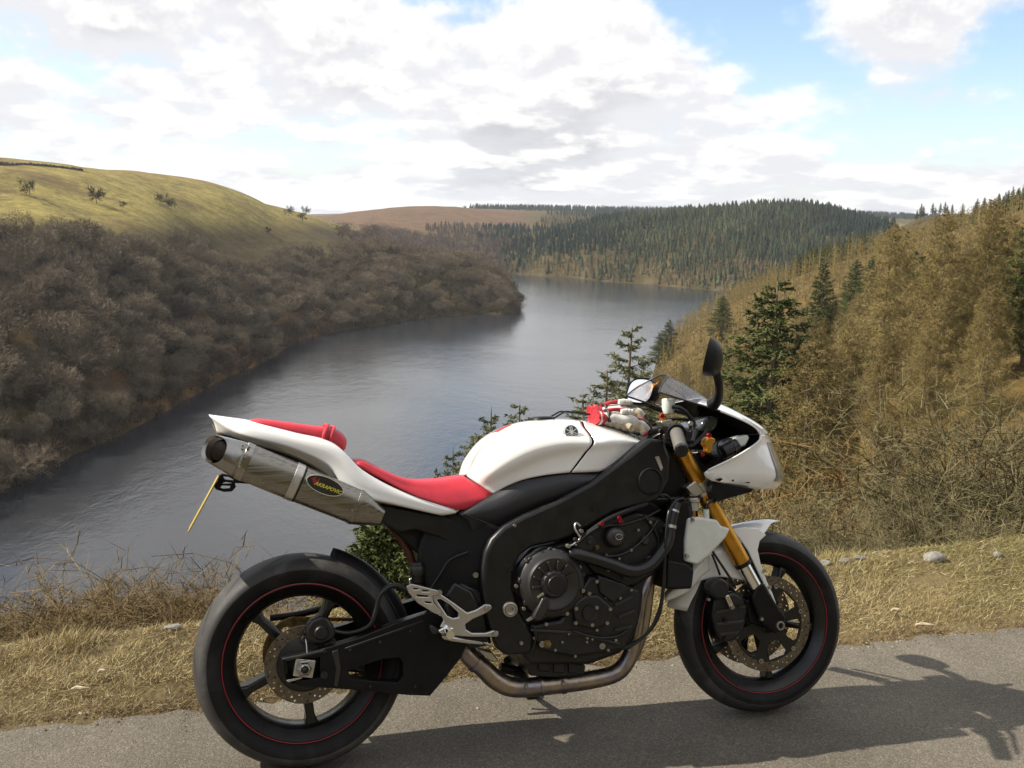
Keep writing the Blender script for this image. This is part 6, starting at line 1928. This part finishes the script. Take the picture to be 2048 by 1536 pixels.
def build_right_hill():
    X, Y = jitter_grid(-5, 330, 34, 430, 4.1, 71)
    X2, Y2 = jitter_grid(-5, 330, 150, 430, 5.8, 74)
    X, Y = np.concatenate([X, X2]), np.concatenate([Y, Y2])
    Z = land_z(X, Y); px, py = pix_world(np.stack([X, Y, Z], -1))
    r = np.hypot(X, Y)
    ok = (Z > WATER_Z + .8) & (px > 1275 + 25 * np.sin(Y * .05)) & (px < 2330) & (r < 400)
    ok &= ~((r < 60) & (px < 1500)) & ~(r < 44) & ~((py > 905) & (px < 1420))
    u, w = road_uv(X, Y)
    X, Y, Z, px, py, r = (q[ok] for q in (X, Y, Z, px, py, r))
    rs = np.random.default_rng(12)
    sprc = vnoise(X, Y, .045, 72) + .45 * vnoise(X, Y, .15, 73)
    lim = np.interp(px, [1280, 1345, 1420, 1800, 1950, 2200], [.2, .75, 1.05, .9, .45, .3])
    is_s = sprc > lim
    H = np.where(is_s, rs.uniform(8, 12.5, len(X)), rs.uniform(7.5, 12, len(X)))
    H = H * np.interp(r, [40, 70, 110, 180, 300], [.70, .85, .85, .74, .66])
    sky_y = np.interp(px, [1280, 1330, 1420, 1500, 1600, 1700, 1800, 1900, 2048, 2330], [700, 640, 590, 545, 508, 475, 452, 428, 380, 320]) - rs.uniform(-6, 12, len(X))
    room = (py - sky_y) * r / F_PX
    H = np.clip(np.minimum(H, room), 2.6, None)
    inview = (px > 1270) & (px < 2090)
    size = np.where(inview, H / r, 0)
    # near ones with their trunk and crown, middle ones whole, the rest one mass
    larN = [conifer(200 + i, 11, 2.6, 110, 9, 6, .020, droop=.30, rise=.05, base=.10, needles=False, shape=.75, fine=3) for i in range(4)]
    larM = [conifer(210 + i, 11, 2.5, 80, 8, 6, .042, droop=.30, rise=.05, base=.06, needles=False, shape=.75, fine=0) for i in range(4)]
    spN = [conifer(220 + i, 11, 2.7, 100, 10, 5, .036, needles=True, base=.06, fine=2) for i in range(3)]
    spM = [conifer(230 + i, 11, 2.6, 80, 8, 4, .085, needles=True, base=.04) for i in range(3)]
    lm = [PM['larch'], PM['larch_bark']]; smt = [PM['spruce'], PM['larch_bark']]
    larNm = [(t.mesh('larch_trunk', [PM['larch_bark']]), c.mesh('larch_crown', lm)) for t, c in larN]
    spNm = [(t.mesh('spruce_trunk', [PM['larch_bark']]), c.mesh('spruce_crown', smt)) for t, c in spN]
    larMm = [whole(t, c, 'larch', lm) for t, c in larM]
    spMm = [whole(t, c, 'spruce', smt) for t, c in spM]
    for kind, mask in (('larch', ~is_s), ('spruce', is_s)):
        idx = np.nonzero(mask)[0]
        order = idx[np.argsort(-size[idx])]
        big, rest = order[:290], order[290:]
        for i, k in enumerate(big):
            s = H[k] / 11.0
            loc = (X[k], Y[k], Z[k] - .15); rz = rs.uniform(0, 6.28); sc = (s * rs.uniform(.9, 1.2), s * rs.uniform(.9, 1.2), s)
            if r[k] < 105:
                tm, cm = (larNm[i % 4] if kind == 'larch' else spNm[i % 3])
                place_parts(kind + '_tree', tm, cm, loc, rz, sc, right_label(kind, px[k], r[k]), 'tree', 'larches on the right hillside' if kind == 'larch' else 'spruces on the right hillside')
            else:
                me = larMm[i % 4] if kind == 'larch' else spMm[i % 3]
                place(kind + '_tree', me, loc, rz, sc, right_label(kind, px[k], r[k]), 'tree', 'larches on the right hillside' if kind == 'larch' else 'spruces on the right hillside')
        if len(rest):
            un = [unit_from(*conifer(260 + i, 11, 3.0, 9, 3, 2, .17 if kind == 'larch' else .24, droop=.3, base=.05, needles=kind == 'spruce', shape=.75), 11.0) for i in range(4)]
            base = np.array([0.205, 0.158, 0.062]) if kind == 'larch' else np.array([0.030, 0.044, 0.014])
            tint = base * rs.uniform(.75, 1.4, (len(rest), 1))
            forest_mass(kind + '_plantation', un, X[rest], Y[rest], Z[rest] - .15, H[rest], tint, ('golden brown larch plantation covering the right hillside' if kind == 'larch' else 'scattered spruces over the top of the right hillside'), 'plantation', 13, wood_mat(kind + '_mass', 0, 0, 0))
    # single trees the photograph shows clearly
    def by_top(name, a, b, Yd, var, label, wid=1.0, Hmin=3.0):
        top = at_y(a, b, Yd); z = float(land_z(top[0], top[1])[0])
        h = max(Hmin, top[2] - z)
        tm, cm = var
        place_parts(name, tm, cm, (top[0], top[1], top[2] - h), a * .7, (h / 11 * wid, h / 11 * wid, h / 11), label, 'tree')
    spG = [conifer(240 + i, 11, 2.4, 80, 10, 5, .024, needles=True, base=.04, fine=2, droop=.30, rise=.12, shape=.95) for i in range(2)]
    spGm = [(t.mesh('spruce_trunk', [PM['larch_bark']]), c.mesh('spruce_crown', [PM['spruce_grey'], PM['larch_bark']])) for t, c in spG]
    by_top('spruce_tree', 1547, 562, 62, spNm[0], 'tall green spruce standing out among larches above the motorcycle mirror', 1.6)
    by_top('spruce_tree', 1830, 505, 88, spNm[1], 'broad dark spruce on the slope at mid right', 1.3)
    by_top('spruce_tree', 1648, 525, 150, spNm[2], 'dark spruce below the right hill crest', 1.2)
    by_top('spruce_tree', 2010, 455, 60, spNm[0], 'large dark spruce near the right edge of the view', 1.3)
    by_top('spruce_tree', 2075, 400, 52, spNm[1], 'tall dark spruce cut by the right edge of the view', 1.2)
    by_top('spruce_tree', 1322, 668, 300, spNm[2], 'dark spruce at the tip of the right hill by the water', 2.2)
    by_top('spruce_tree', 1338, 640, 310, spNm[1], 'dark spruce second from the water on the right hill', 2.0)
    by_top('spruce_tree', 1446, 592, 270, spNm[0], 'dark spruce alone on the crest left of the tall spruce', 2.0)
    by_top('spruce_tree', 1712, 520, 190, spNm[2], 'green spruce in the clump below the right hill crest', 1.6)
    by_top('spruce_tree', 1748, 512, 180, spNm[1], 'green spruce on the right of the clump below the crest', 1.6)
    by_top('larch_tree', 1700, 640, 58, larNm[0], 'pale brown larch to the right of the tall spruce', 1.2)
    by_top('larch_tree', 1770, 655, 52, larNm[1], 'brown larch with a straight pale trunk behind the bare bush', 1.2)
    by_top('larch_tree', 1885, 590, 50, larNm[2], 'wide brown larch above the bare bush', 1.3)
    by_top('larch_tree', 1620, 690, 50, larNm[3], 'low brown larch beside the tall spruce', 1.3)
    by_top('spruce_tree', 1256, 655, 26, spGm[0], 'young spruce with open branches against the water behind the windscreen', 1.35)
    by_top('spruce_tree', 1036, 806, 19, spGm[1], 'grey green spruce top rising behind the tank right of its neighbours', 1.5)
    by_top('spruce_tree', 985, 830, 20, spGm[0], 'grey green spruce top in the middle of the row behind the tank', 1.4)
    by_top('spruce_tree', 938, 868, 17, spGm[1], 'grey green spruce top behind the rear slope of the tank', 1.6)
    by_top('spruce_tree', 905, 905, 17, spGm[0], 'small spruce top just above the rider seat', 1.2)
    by_top('spruce_tree', 1185, 795, 22, spGm[1], 'low bushy spruce behind the gloves', 1.8)
    by_top('spruce_tree', 1010, 836, 21, spGm[1], 'grey green spruce top just left of the tallest one behind the tank', 1.5)
    by_top('spruce_tree', 960, 862, 18, spGm[0], 'grey green spruce top second in the row behind the tank', 1.5)
    by_top('spruce_tree', 1220, 745, 24, spGm[1], 'low spruce left of the young spruce behind the windscreen', 1.6)
    by_top('spruce_tree', 1290, 745, 25, spGm[0], 'low spruce right of the young spruce behind the windscreen', 1.5)
    by_top('spruce_tree', 876, 938, 15, spGm[0], 'tiny spruce tip peeping over the rider seat', .5)
    spB = conifer(250, 11, 4.6, 120, 12, 5, .10, needles=True, base=.02, fine=2, droop=.2, rise=.3, shape=.7)
    spBm = (spB[0].mesh('spruce_trunk', [PM['larch_bark']]), spB[1].mesh('spruce_crown', [PM['spruce'], PM['larch_bark']]))
    by_top('spruce_tree', 765, 1035, 8.0, spBm, 'bushy dark green young spruce behind the rear wheel', 1.15, 1.6)

# ---------------------------------------------------------------- bushes at the verge
def shrub(seed, H=1.6, stems=12, tw=.0035, spread=.6, lev=(5, 6, 6), up=.10):
    rs = np.random.default_rng(seed)
    st, cr_ = Acc(), Acc()
    az = rs.uniform(0, 6.28, stems); el = rs.uniform(.55, 1.45, stems)
    D = unit(np.stack([np.cos(az) * np.cos(el) * spread * 1.6, np.sin(az) * np.cos(el) * spread * 1.6, np.sin(el)], -1))
    P = np.stack([rs.normal(size=stems) * .10, rs.normal(size=stems) * .10, np.full(stems, -.15)], -1)
    L = H * rs.uniform(.55, .95, stems)
    pts = bend(rs, P, D, L, 3, .20, .02)
    for i in range(3):
        st.prisms(pts[i], pts[i + 1], np.full(stems, tw * 3.6 * (1 - .25 * i)), np.full(stems, tw * 3.6 * (.75 - .25 * i)), 0, 4)
    A = np.concatenate(pts[:3]); Dn = unit(np.concatenate([pts[i + 1] - pts[i] for i in range(3)])); Ln = np.concatenate([L, L, L]) / 3
    p, d, l, t = children(rs, A, Dn, Ln, lev[0], .15, 1.0, (20, 80), (.55, 1.35), up)
    pp = bend(rs, p, d, l, 2, .45, .05)
    for i in range(2): cr_.prisms(pp[i], pp[i + 1], np.full(len(p), tw * 1.3 * (1 - .3 * i)), np.full(len(p), tw * 1.3 * (.7 - .3 * i)), 0, 3)
    d = unit(pp[2] - pp[0])
    p2, d2, l2, _ = children(rs, p, d, l, lev[1], .15, 1.0, (20, 70), (.35, .8), up)
    q2 = bend(rs, p2, d2, l2, 2, .5, .05)
    for i in range(2): cr_.ribbons(q2[i], q2[i + 1], np.full(len(p2), tw * .8), np.full(len(p2), tw * (.65 - .2 * i)), rs)
    d2 = unit(q2[2] - q2[0])
    p3, d3, l3, _ = children(rs, p2, d2, l2, lev[2], .1, 1.0, (25, 80), (.28, .62), up)
    cr_.blades(p3, p3 + d3 * l3[:, None], np.full(len(p3), tw * .55), rs)
    return st, cr_

def put_shrub(name, a, Yd, H, var, label, mats, rz=0.0, wid=1.0, group=None, base_h=1.6):
    q = at_y(a, 1100, Yd)
    z = float(land_z(q[0], q[1])[0])
    s = H / base_h
    e = empty(name, (q[0], q[1], z)); e.rotation_euler = (0, 0, rz); e.scale = (s * wid, s * wid, s)
    tag(e, label, 'bush', group)
    for n, me in (('stems', var[0]), ('twigs', var[1])):
        o = bpy.data.objects.new(n, me); COL.objects.link(o); o.parent = e
    return e

def build_bushes():
    big = [shrub(300 + i, 1.6, 24, .0037, .85, (8, 8, 8)) for i in range(3)]
    bigm = [(s.mesh('bush_stems', [PM['shrub']]), c.mesh('bush_twigs', [PM['shrub']])) for s, c in big]
    put_shrub('bare_bush', 1905, 7.4, 1.66, bigm[0], 'largest grey brown leafless bush at the right, taller than its neighbours', None, .4, 1.15)
    put_shrub('bare_bush', 1765, 7.0, 1.18, bigm[1], 'leafless tangled bush left of the largest one at the right', None, 2.1, 1.1)
    put_shrub('bare_bush', 2050, 7.2, 1.6, bigm[2], 'leafless bush cut by the right edge of the view', None, 3.9, 1.2)
    put_shrub('bare_bush', 1650, 6.9, .82, bigm[0], 'low leafless bush behind the front wheel', None, 5.0, 1.25)
    put_shrub('bare_bush', 1975, 6.7, 1.0, bigm[1], 'low leafless bush in front of the largest one at the right', None, .9, 1.25)
    put_shrub('bare_bush', 1840, 6.5, .82, bigm[2], 'low leafless bush by the pale stone on the right verge', None, 1.7, 1.3)
    put_shrub('bare_bush', 2180, 7.6, 1.6, bigm[0], 'tall leafless bush just outside the right edge', None, 2.7, 1.2)
    sm = [shrub(320 + i, 1.6, 26, .0040, .75, (8, 8, 8), .09) for i in range(3)]
    smm = [(s.mesh('bush_stems', [PM['shrub_red']]), c.mesh('bush_twigs', [PM['shrub_red']])) for s, c in sm]
    labs = ('leafless brown bush at the far left edge of the verge', 'leafless brown bush second from the left along the verge', 'leafless brown bush third from the left behind the pale flat stone', 'leafless brown bush fourth from the left along the verge crest',
            'leafless brown bush fifth from the left along the verge crest', 'leafless brown bush just left of the rear tyre', 'leafless brown bush behind the rear tyre', 'low leafless bush seen above the rear tyre')
    for i, (a, top, Yd) in enumerate(((-20, 1112, 5.2), (60, 1135, 5.4), (140, 1146, 5.6), (215, 1138, 5.6), (285, 1126, 5.8), (352, 1130, 5.9), (420, 1150, 6.2))):
        q = at_y(a, top, Yd); z = float(land_z(q[0], q[1])[0])
        put_shrub('bare_bush', a, Yd, max(.3, (q[2] - z) * .84), smm[i % 3], labs[i], None, i * 1.9, 1.6)
    for i, (a, top, Yd, lab) in enumerate(((15, 1160, 4.9, 'low twiggy scrub in front of the far left bush'), (100, 1170, 5.0, 'low twiggy scrub behind the long flat stone'), (180, 1165, 5.1, 'low twiggy scrub between the left stone and the small grey stone'), (255, 1158, 5.2, 'low twiggy scrub above the small grey stone'), (325, 1160, 5.3, 'low twiggy scrub above the flat stone by the rear tyre'), (390, 1165, 5.4, 'low twiggy scrub touching the rear tyre outline'))):
        q = at_y(a, top, Yd); z = float(land_z(q[0], q[1])[0])
        put_shrub('bare_bush', a, Yd, max(.28, (q[2] - z) * .86), smm[(i + 1) % 3], lab, None, i * 2.3 + 1, 1.5)
    # dead bracken and bramble below the fairing
    br = shrub(340, 1.6, 18, .006, 1.2, (5, 6, 5), -.05)
    brm = (br[0].mesh('bracken_stems', [PM['bracken']]), br[1].mesh('bracken_fronds', [PM['bracken']]))
    for i, (a, Yd, H, lab) in enumerate(((1500, 9.0, 1.5, 'rusty dead bracken clump under the nose fairing'), (1590, 8.6, 1.6, 'rusty dead bracken clump above the front tyre'), (1440, 10.0, 1.5, 'rusty dead bracken clump behind the gold fork'), (1690, 9.6, 1.9, 'rusty dead bracken behind the low bush'), (1560, 11.5, 2.3, 'tall rusty bracken mound beyond the nose fairing'))):
        put_shrub('dead_bracken', a, Yd, H, brm, lab, None, i * 2.2, 1.3)

build_left_wood()
build_far_forest()
build_right_hill()
build_bushes()

# ================================================================== VERGE GRASS, STONES, GLOVES
def build_grass():
    rs = np.random.default_rng(90)
    N_ = 350000
    u = rs.uniform(-2.2, 6.2, N_)
    e = edge_w(u) + .004
    cw = CREST_W + .075 * np.clip(u, -2, 5)
    ww = e - .03 + (cw + .24 - e) * rs.random(N_)
    X, Y = from_uv(u, ww)
    keep = (vnoise(X, Y, 9.0, 91) + .6 * vnoise(X, Y, 25.0, 92) > -1.0 + rs.random(N_) * .7)
    keep &= rs.random(N_) < np.clip((ww - e + .05) / .06, .10, 1)
    X, Y, u, ww = X[keep], Y[keep], u[keep], ww[keep]
    n = len(X)
    Z = land_z(X, Y)
    s = ww - edge_w(u)
    tuss = np.clip(vnoise(X, Y, 3.4, 93) * .8 + .4 * vnoise(X, Y, 11.0, 94), 0, 1)
    L = rs.gamma(3.0, .0085, n).clip(.008, .075) * (1 + .9 * tuss * sstep(s, .3, .7)) * (.75 + .25 * sstep(s, 0, .2))
    flow = .9 * np.sin(X * 2.1 + Y * 1.3) + rs.normal(size=n) * 1.5
    tilt = np.clip(rs.normal(1.20, .30, n) - .45 * tuss, .1, 1.52)
    D = np.stack([np.cos(flow) * np.sin(tilt), np.sin(flow) * np.sin(tilt), np.cos(tilt)], -1)
    P = np.stack([X, Y, Z - .002], -1)
    q = np.cross(D, rs.normal(size=(n, 3))); q = unit(q)
    wd = rs.uniform(.0006, .0014, n)[:, None]
    tip = P + D * L[:, None]
    V = np.stack([P - q * wd, P + q * wd, tip], 1).reshape(-1, 3)
    Fc = np.arange(n * 3).reshape(-1, 3)
    straw = np.array([0.36, 0.285, 0.135]); olive = np.array([0.205, 0.190, 0.060]); brown = np.array([0.17, 0.108, 0.055]); pale = np.array([0.50, 0.43, 0.27])
    g = np.clip(.42 + .55 * vnoise(X, Y, 1.9, 95) + .25 * vnoise(X, Y, 7.0, 96) + .22 * np.clip(u - 2.2, -1, 1.5), 0, 1)
    col = straw * (1 - g[:, None]) + olive * g[:, None]
    r1 = rs.random(n)
    col = np.where((r1 < .16)[:, None], brown, col); col = np.where((r1 > .88)[:, None], pale, col)
    edge_b = (1 - sstep(s, .0, .12)) * .7
    col = col * (1 - edge_b[:, None]) + brown * edge_b[:, None]
    col = col * rs.uniform(.65, 1.3, (n, 1))
    me = raw_mesh('verge_grass', V, Fc)
    at = me.color_attributes.new('tint', 'FLOAT_COLOR', 'POINT')
    at.data.foreach_set('color', np.hstack([np.repeat(col, 3, axis=0), np.ones((n * 3, 1))]).astype(np.float32).ravel())
    m, N, bsdf = mat_base('dry_grass')
    a = N.n('ShaderNodeAttribute', attribute_name='tint'); N.link(a.outputs['Color'], bsdf.inputs['Base Color'])
    bsdf.inputs['Roughness'].default_value = .7; bsdf.inputs['Specular IOR Level'].default_value = .25
    tag(link_mesh('verge_grass', me, m), 'short dry straw coloured grass on the verge beside the road', 'grass', kind='stuff')

def build_stones():
    m = simple('pale_stone', (0.21, 0.20, 0.175), .85, var=.3, vscale=40, bump=.6, bscale=60)
    spots = ((118, 1251, .070, .26, 'long flat pale stone on the left verge crest'), (305, 1243, .032, .6, 'small grey stone half sunk in grass left of the rear tyre'), (345, 1254, .034, .35, 'small flat pale stone close to the rear tyre'),
             (1868, 1116, .062, .5, 'largest pale rounded stone on the right verge under the bush'), (1722, 1117, .040, .45, 'pale stone on the verge behind the front tyre'), (1690, 1122, .034, .45, 'grey stone touching the pale stone behind the front tyre'), (1650, 1126, .036, .4, 'broken pale stone nearest the front tyre'), (1996, 1111, .032, .7, 'small grey stone near the right edge of the verge'))
    for i, (a, b, s, fl, lab) in enumerate(spots):
        rs = np.random.default_rng(400 + i)
        bm = bmesh.new(); bmesh.ops.create_icosphere(bm, subdivisions=3, radius=1.0)
        ax = rs.normal(size=(9, 3)); ax /= np.linalg.norm(ax, axis=1)[:, None]; cut = rs.uniform(.62, .95, 9)
        for v in bm.verts:
            p = np.array(v.co)
            for k in range(9):
                d = p.dot(ax[k]) - cut[k]
                if d > 0: p = p - ax[k] * d * .9
            v.co = Vector(p * np.array([s, s * .7, s * fl]))
        me = bpy.data.meshes.new('stone'); bm.to_mesh(me); bm.free()
        me.shade_smooth(); me.set_sharp_from_angle(angle=math.radians(25))
        g = at_z(a, b, .10)
        for _ in range(6): g = at_z(a, b, float(land_z(g[0], g[1])[0]) + s * fl * .3)
        o = link_mesh('stone', me, m); o.location = (g[0], g[1], g[2] - s * fl * .02); o.rotation_euler = (0, 0, rs.uniform(-.4, .4) + YAW)
        tag(o, lab, 'stone')
    ms = simple('bleached_wood', (0.46, 0.38, 0.26), .8, var=.3, vscale=60)
    for i, (a, b, ln, rz, lab) in enumerate(((160, 1387, .055, .2, 'short bleached stick on the left verge'), (1792, 1228, .045, .1, 'pale wood scrap in the middle of the right verge'), (1850, 1258, .075, -.05, 'long bleached stick at the road edge on the right'), (205, 1352, .03, .5, 'tiny bleached twig on the left verge'))):
        g = at_z(a, b, .06)
        for _ in range(6): g = at_z(a, b, float(land_z(g[0], g[1])[0]) + .012)
        P = np.array([[-ln / 2, 0, 0], [-ln * .15, .004, .003], [ln * .2, -.003, .004], [ln / 2, .004, 0]])
        V, Fc = tube_data(cr_curve(P, 3), np.interp(np.linspace(0, 1, 10), [0, .3, 1], [.004, .0075, .003]), 7, True)
        o = mesh_obj('stick', V, Fc, ms); o.location = (g[0], g[1], g[2] + .016); o.rotation_euler = (0, 0, rz)
        tag(o, lab, 'stick')

def build_gloves():
    red = simple('glove_red_leather', (0.40, 0.02, 0.03), .45, var=.2, vscale=60, bump=.3, bscale=300)
    white = simple('glove_white_leather', (0.62, 0.60, 0.55), .5, var=.15, vscale=50, bump=.3, bscale=300)
    cream = simple('glove_cream_palm', (0.40, 0.34, 0.23), .6, var=.3, vscale=50, bump=.5, bscale=160)
    dark = simple('glove_black_trim', (0.015, 0.014, 0.014), .5)
    def crumple(o, amp=.0045, f=75.0, seed=1):
        rs = np.random.default_rng(seed)
        k = rs.normal(size=(7, 3)) * f; ph = rs.uniform(0, 6.28, 7)
        for v in o.data.vertices:
            p = np.array(v.co)
            d = sum(math.sin(float(k[i] @ p) + ph[i]) for i in range(7)) / 7
            v.co = v.co + v.normal * (d * amp * 2.2)
        return o
    def glove(label, cuff, wrist, hand, knuck, tips, flat, back):
        g = empty('glove'); g.matrix_world = BIKE.matrix_world.copy()
        tag(g, label, 'glove', 'riding gloves on the tank')
        B = lambda q: bp(*q)
        P = np.array([B(cuff), B(wrist), B(hand), B(knuck)])
        cf = tube('cuff', [tuple(P[0]), tuple(P[0] * .6 + P[1] * .4), tuple(P[1])], [.040, .038, .030], red, g, px=False, n=8, seg=28, sq=flat)
        tube('cuff_trim', [tuple(P[0] * .75 + P[1] * .25), tuple(P[0] * .62 + P[1] * .38)], .0395, white, g, px=False, n=1, seg=20, sq=flat)
        hd = tube('hand', [tuple(P[1] * .9 + P[0] * .1), tuple(P[1]), tuple(P[2]), tuple(P[3])], [.029, .033, .039, .034], white, g, px=False, n=8, seg=30, sq=flat)
        pm = tube('palm', [tuple(P[1] + [0, 0, -.008]), tuple(P[2] + [.004, -.010, -.012]), tuple(P[3] + [.004, -.010, -.012])], [.020, .031, .022], cream, g, px=False, n=8, seg=28, sq=flat)
        crumple(hd, .006, 70, 1); crumple(pm, .008, 95, 2); crumple(cf, .005, 55, 3)
        tube('strap', [tuple(P[1] + [0, -.030, -.010]), tuple(P[1] + [.004, -.018, .024]), tuple(P[1] + [.004, .012, .028])], .006, dark, g, px=False, n=4, seg=8)
        for k, (tp, r) in enumerate(tips):
            T = B(tp)
            st = P[3] * .8 + P[2] * .2 + np.array([0, (k - 1.5) * .018, 0])
            kn = st * .45 + T * .55 + np.array([0, 0, .014])
            tube('finger', [tuple(st), tuple(kn), tuple(T * .75 + kn * .25), tuple(T)], [r * 1.15, r * 1.1, r, r * .55], (cream, white, dark, red, cream)[k % 5], g, px=False, n=5, seg=14)
            tube('fingertip', [tuple(T * .72 + kn * .28), tuple(T * .9 + kn * .1), tuple(T * 1.0)], [r * 1.04, r * .95, r * .5], red if k % 2 == 0 else dark, g, px=False, n=3, seg=12)
        th = P[2] + np.array([-.01, -.045, -.018])
        tube('thumb', [tuple(P[1] * .4 + P[2] * .6), tuple(P[2] * .5 + th * .5 + [.01, 0, 0]), tuple(th + [.03, 0, -.004])], [.017, .016, .010], cream, g, px=False, n=5, seg=14)
        for k in range(4):
            c = P[3] * (.55 + .1 * (k % 2)) + P[2] * (.45 - .1 * (k % 2)) + np.array([.012 * (k - 1.5), (k - 1.5) * .017 - .004, .033])
            V, Fc = tube_data([c + np.array([-.013, 0, -.004]), c + np.array([-.009, 0, .004]), c + np.array([.004, 0, .005]), c + np.array([.013, 0, -.004])], [.004, .010, .010, .004], 10, True)
            mesh_obj('knuckle_guard', V, Fc, white, g)
        for k in (-1, 1):
            a0 = P[1] + np.array([0, k * .018, .026]); a1 = P[2] + np.array([.01, k * .020, .034])
            tube('stripe', [tuple(a0), tuple((a0 + a1) / 2 + [0, 0, .004]), tuple(a1)], .0055, red, g, px=False, n=4, seg=8)
    glove('red and white leather riding glove lying in front on the tank', (1186, 836, -.075), (1212, 838, -.07), (1240, 842, -.065), (1266, 850, -.06),
          (((1292, 872, -.10), .0115), ((1300, 866, -.075), .012), ((1302, 858, -.05), .012), ((1298, 852, -.03), .011)), .62, 0)
    glove('red and white leather riding glove lying behind the other on the tank', (1180, 828, .055), (1206, 826, .05), (1234, 824, .045), (1262, 828, .04),
          (((1286, 842, .0), .0115), ((1290, 836, .025), .012), ((1290, 832, .05), .012), ((1284, 830, .07), .011)), .62, 0)

def build_litter():
    """loose grit and crumbs of soil along the road edge: nobody could count it"""
    rs = np.random.default_rng(97)
    n = 5200
    u = rs.uniform(-2.2, 6.0, n); w = edge_w(u) + rs.normal(-.01, .035, n) - rs.exponential(.03, n) * (rs.random(n) < .4)
    far = rs.random(n) < .10
    w = np.where(far, rs.uniform(-1.2, .45, n), w)
    X, Y = from_uv(u, w); r = rs.gamma(2.0, .0011, n).clip(.0008, .008) * np.where(far, .7, 1)
    base = np.array([[1, 0, -.3], [-.5, .87, -.3], [-.5, -.87, -.3], [.2, .1, .8], [-.3, -.2, .6]])
    fs = np.array([[0, 1, 3], [1, 2, 4], [1, 4, 3], [2, 0, 3], [2, 3, 4]])
    a = rs.uniform(0, 6.28, n); c, s_n = np.cos(a)[:, None], np.sin(a)[:, None]
    V = np.stack([(base[:, 0] * c - base[:, 1] * s_n) * r[:, None] * rs.uniform(.7, 1.4, (n, 1)) + X[:, None], (base[:, 0] * s_n + base[:, 1] * c) * r[:, None] + Y[:, None], base[:, 2] * r[:, None] * .8 + np.where(w > edge_w(u), .012, .0015)[:, None]], -1).reshape(-1, 3)
    Fc = (fs[None] + (np.arange(n) * 5)[:, None, None]).reshape(-1, 3)
    me = raw_mesh('grit', V, Fc)
    col = np.where((rs.random(n) < .5)[:, None], np.array([.11, .075, .04]), np.array([.20, .18, .145])) * rs.uniform(.5, 1.5, (n, 1))
    at = me.color_attributes.new('tint', 'FLOAT_COLOR', 'POINT')
    at.data.foreach_set('color', np.hstack([np.repeat(col, 5, axis=0), np.ones((n * 5, 1))]).astype(np.float32).ravel())
    tag(link_mesh('grit', me, wood_mat('grit', 0, 0, 0)), 'loose grit and soil crumbs along the road edge', 'grit', kind='stuff')

build_grass()
build_litter()
build_stones()
build_gloves()

# ================================================================== AIR
def build_haze():
    m = bpy.data.materials.new('valley_haze'); m.use_nodes = True
    t = m.node_tree; t.nodes.clear()
    out = t.nodes.new('ShaderNodeOutputMaterial'); v = t.nodes.new('ShaderNodeVolumePrincipled')
    v.inputs['Color'].default_value = (0.80, 0.87, 0.97, 1); v.inputs['Density'].default_value = 0.00009; v.inputs['Anisotropy'].default_value = 0.2
    t.links.new(v.outputs[0], out.inputs['Volume'])
    V = [(x, y, z) for x in (-4400, 4400) for y in (-4400, 4400) for z in (-60.0, 75.0)]
    Fc = [(0, 1, 3, 2), (4, 6, 7, 5), (0, 4, 5, 1), (2, 3, 7, 6), (0, 2, 6, 4), (1, 5, 7, 3)]
    o = mesh_obj('haze', V, Fc, m, smooth=False)
    tag(o, 'faint bluish haze over the lake and far hills', 'haze', kind='stuff')
build_haze()
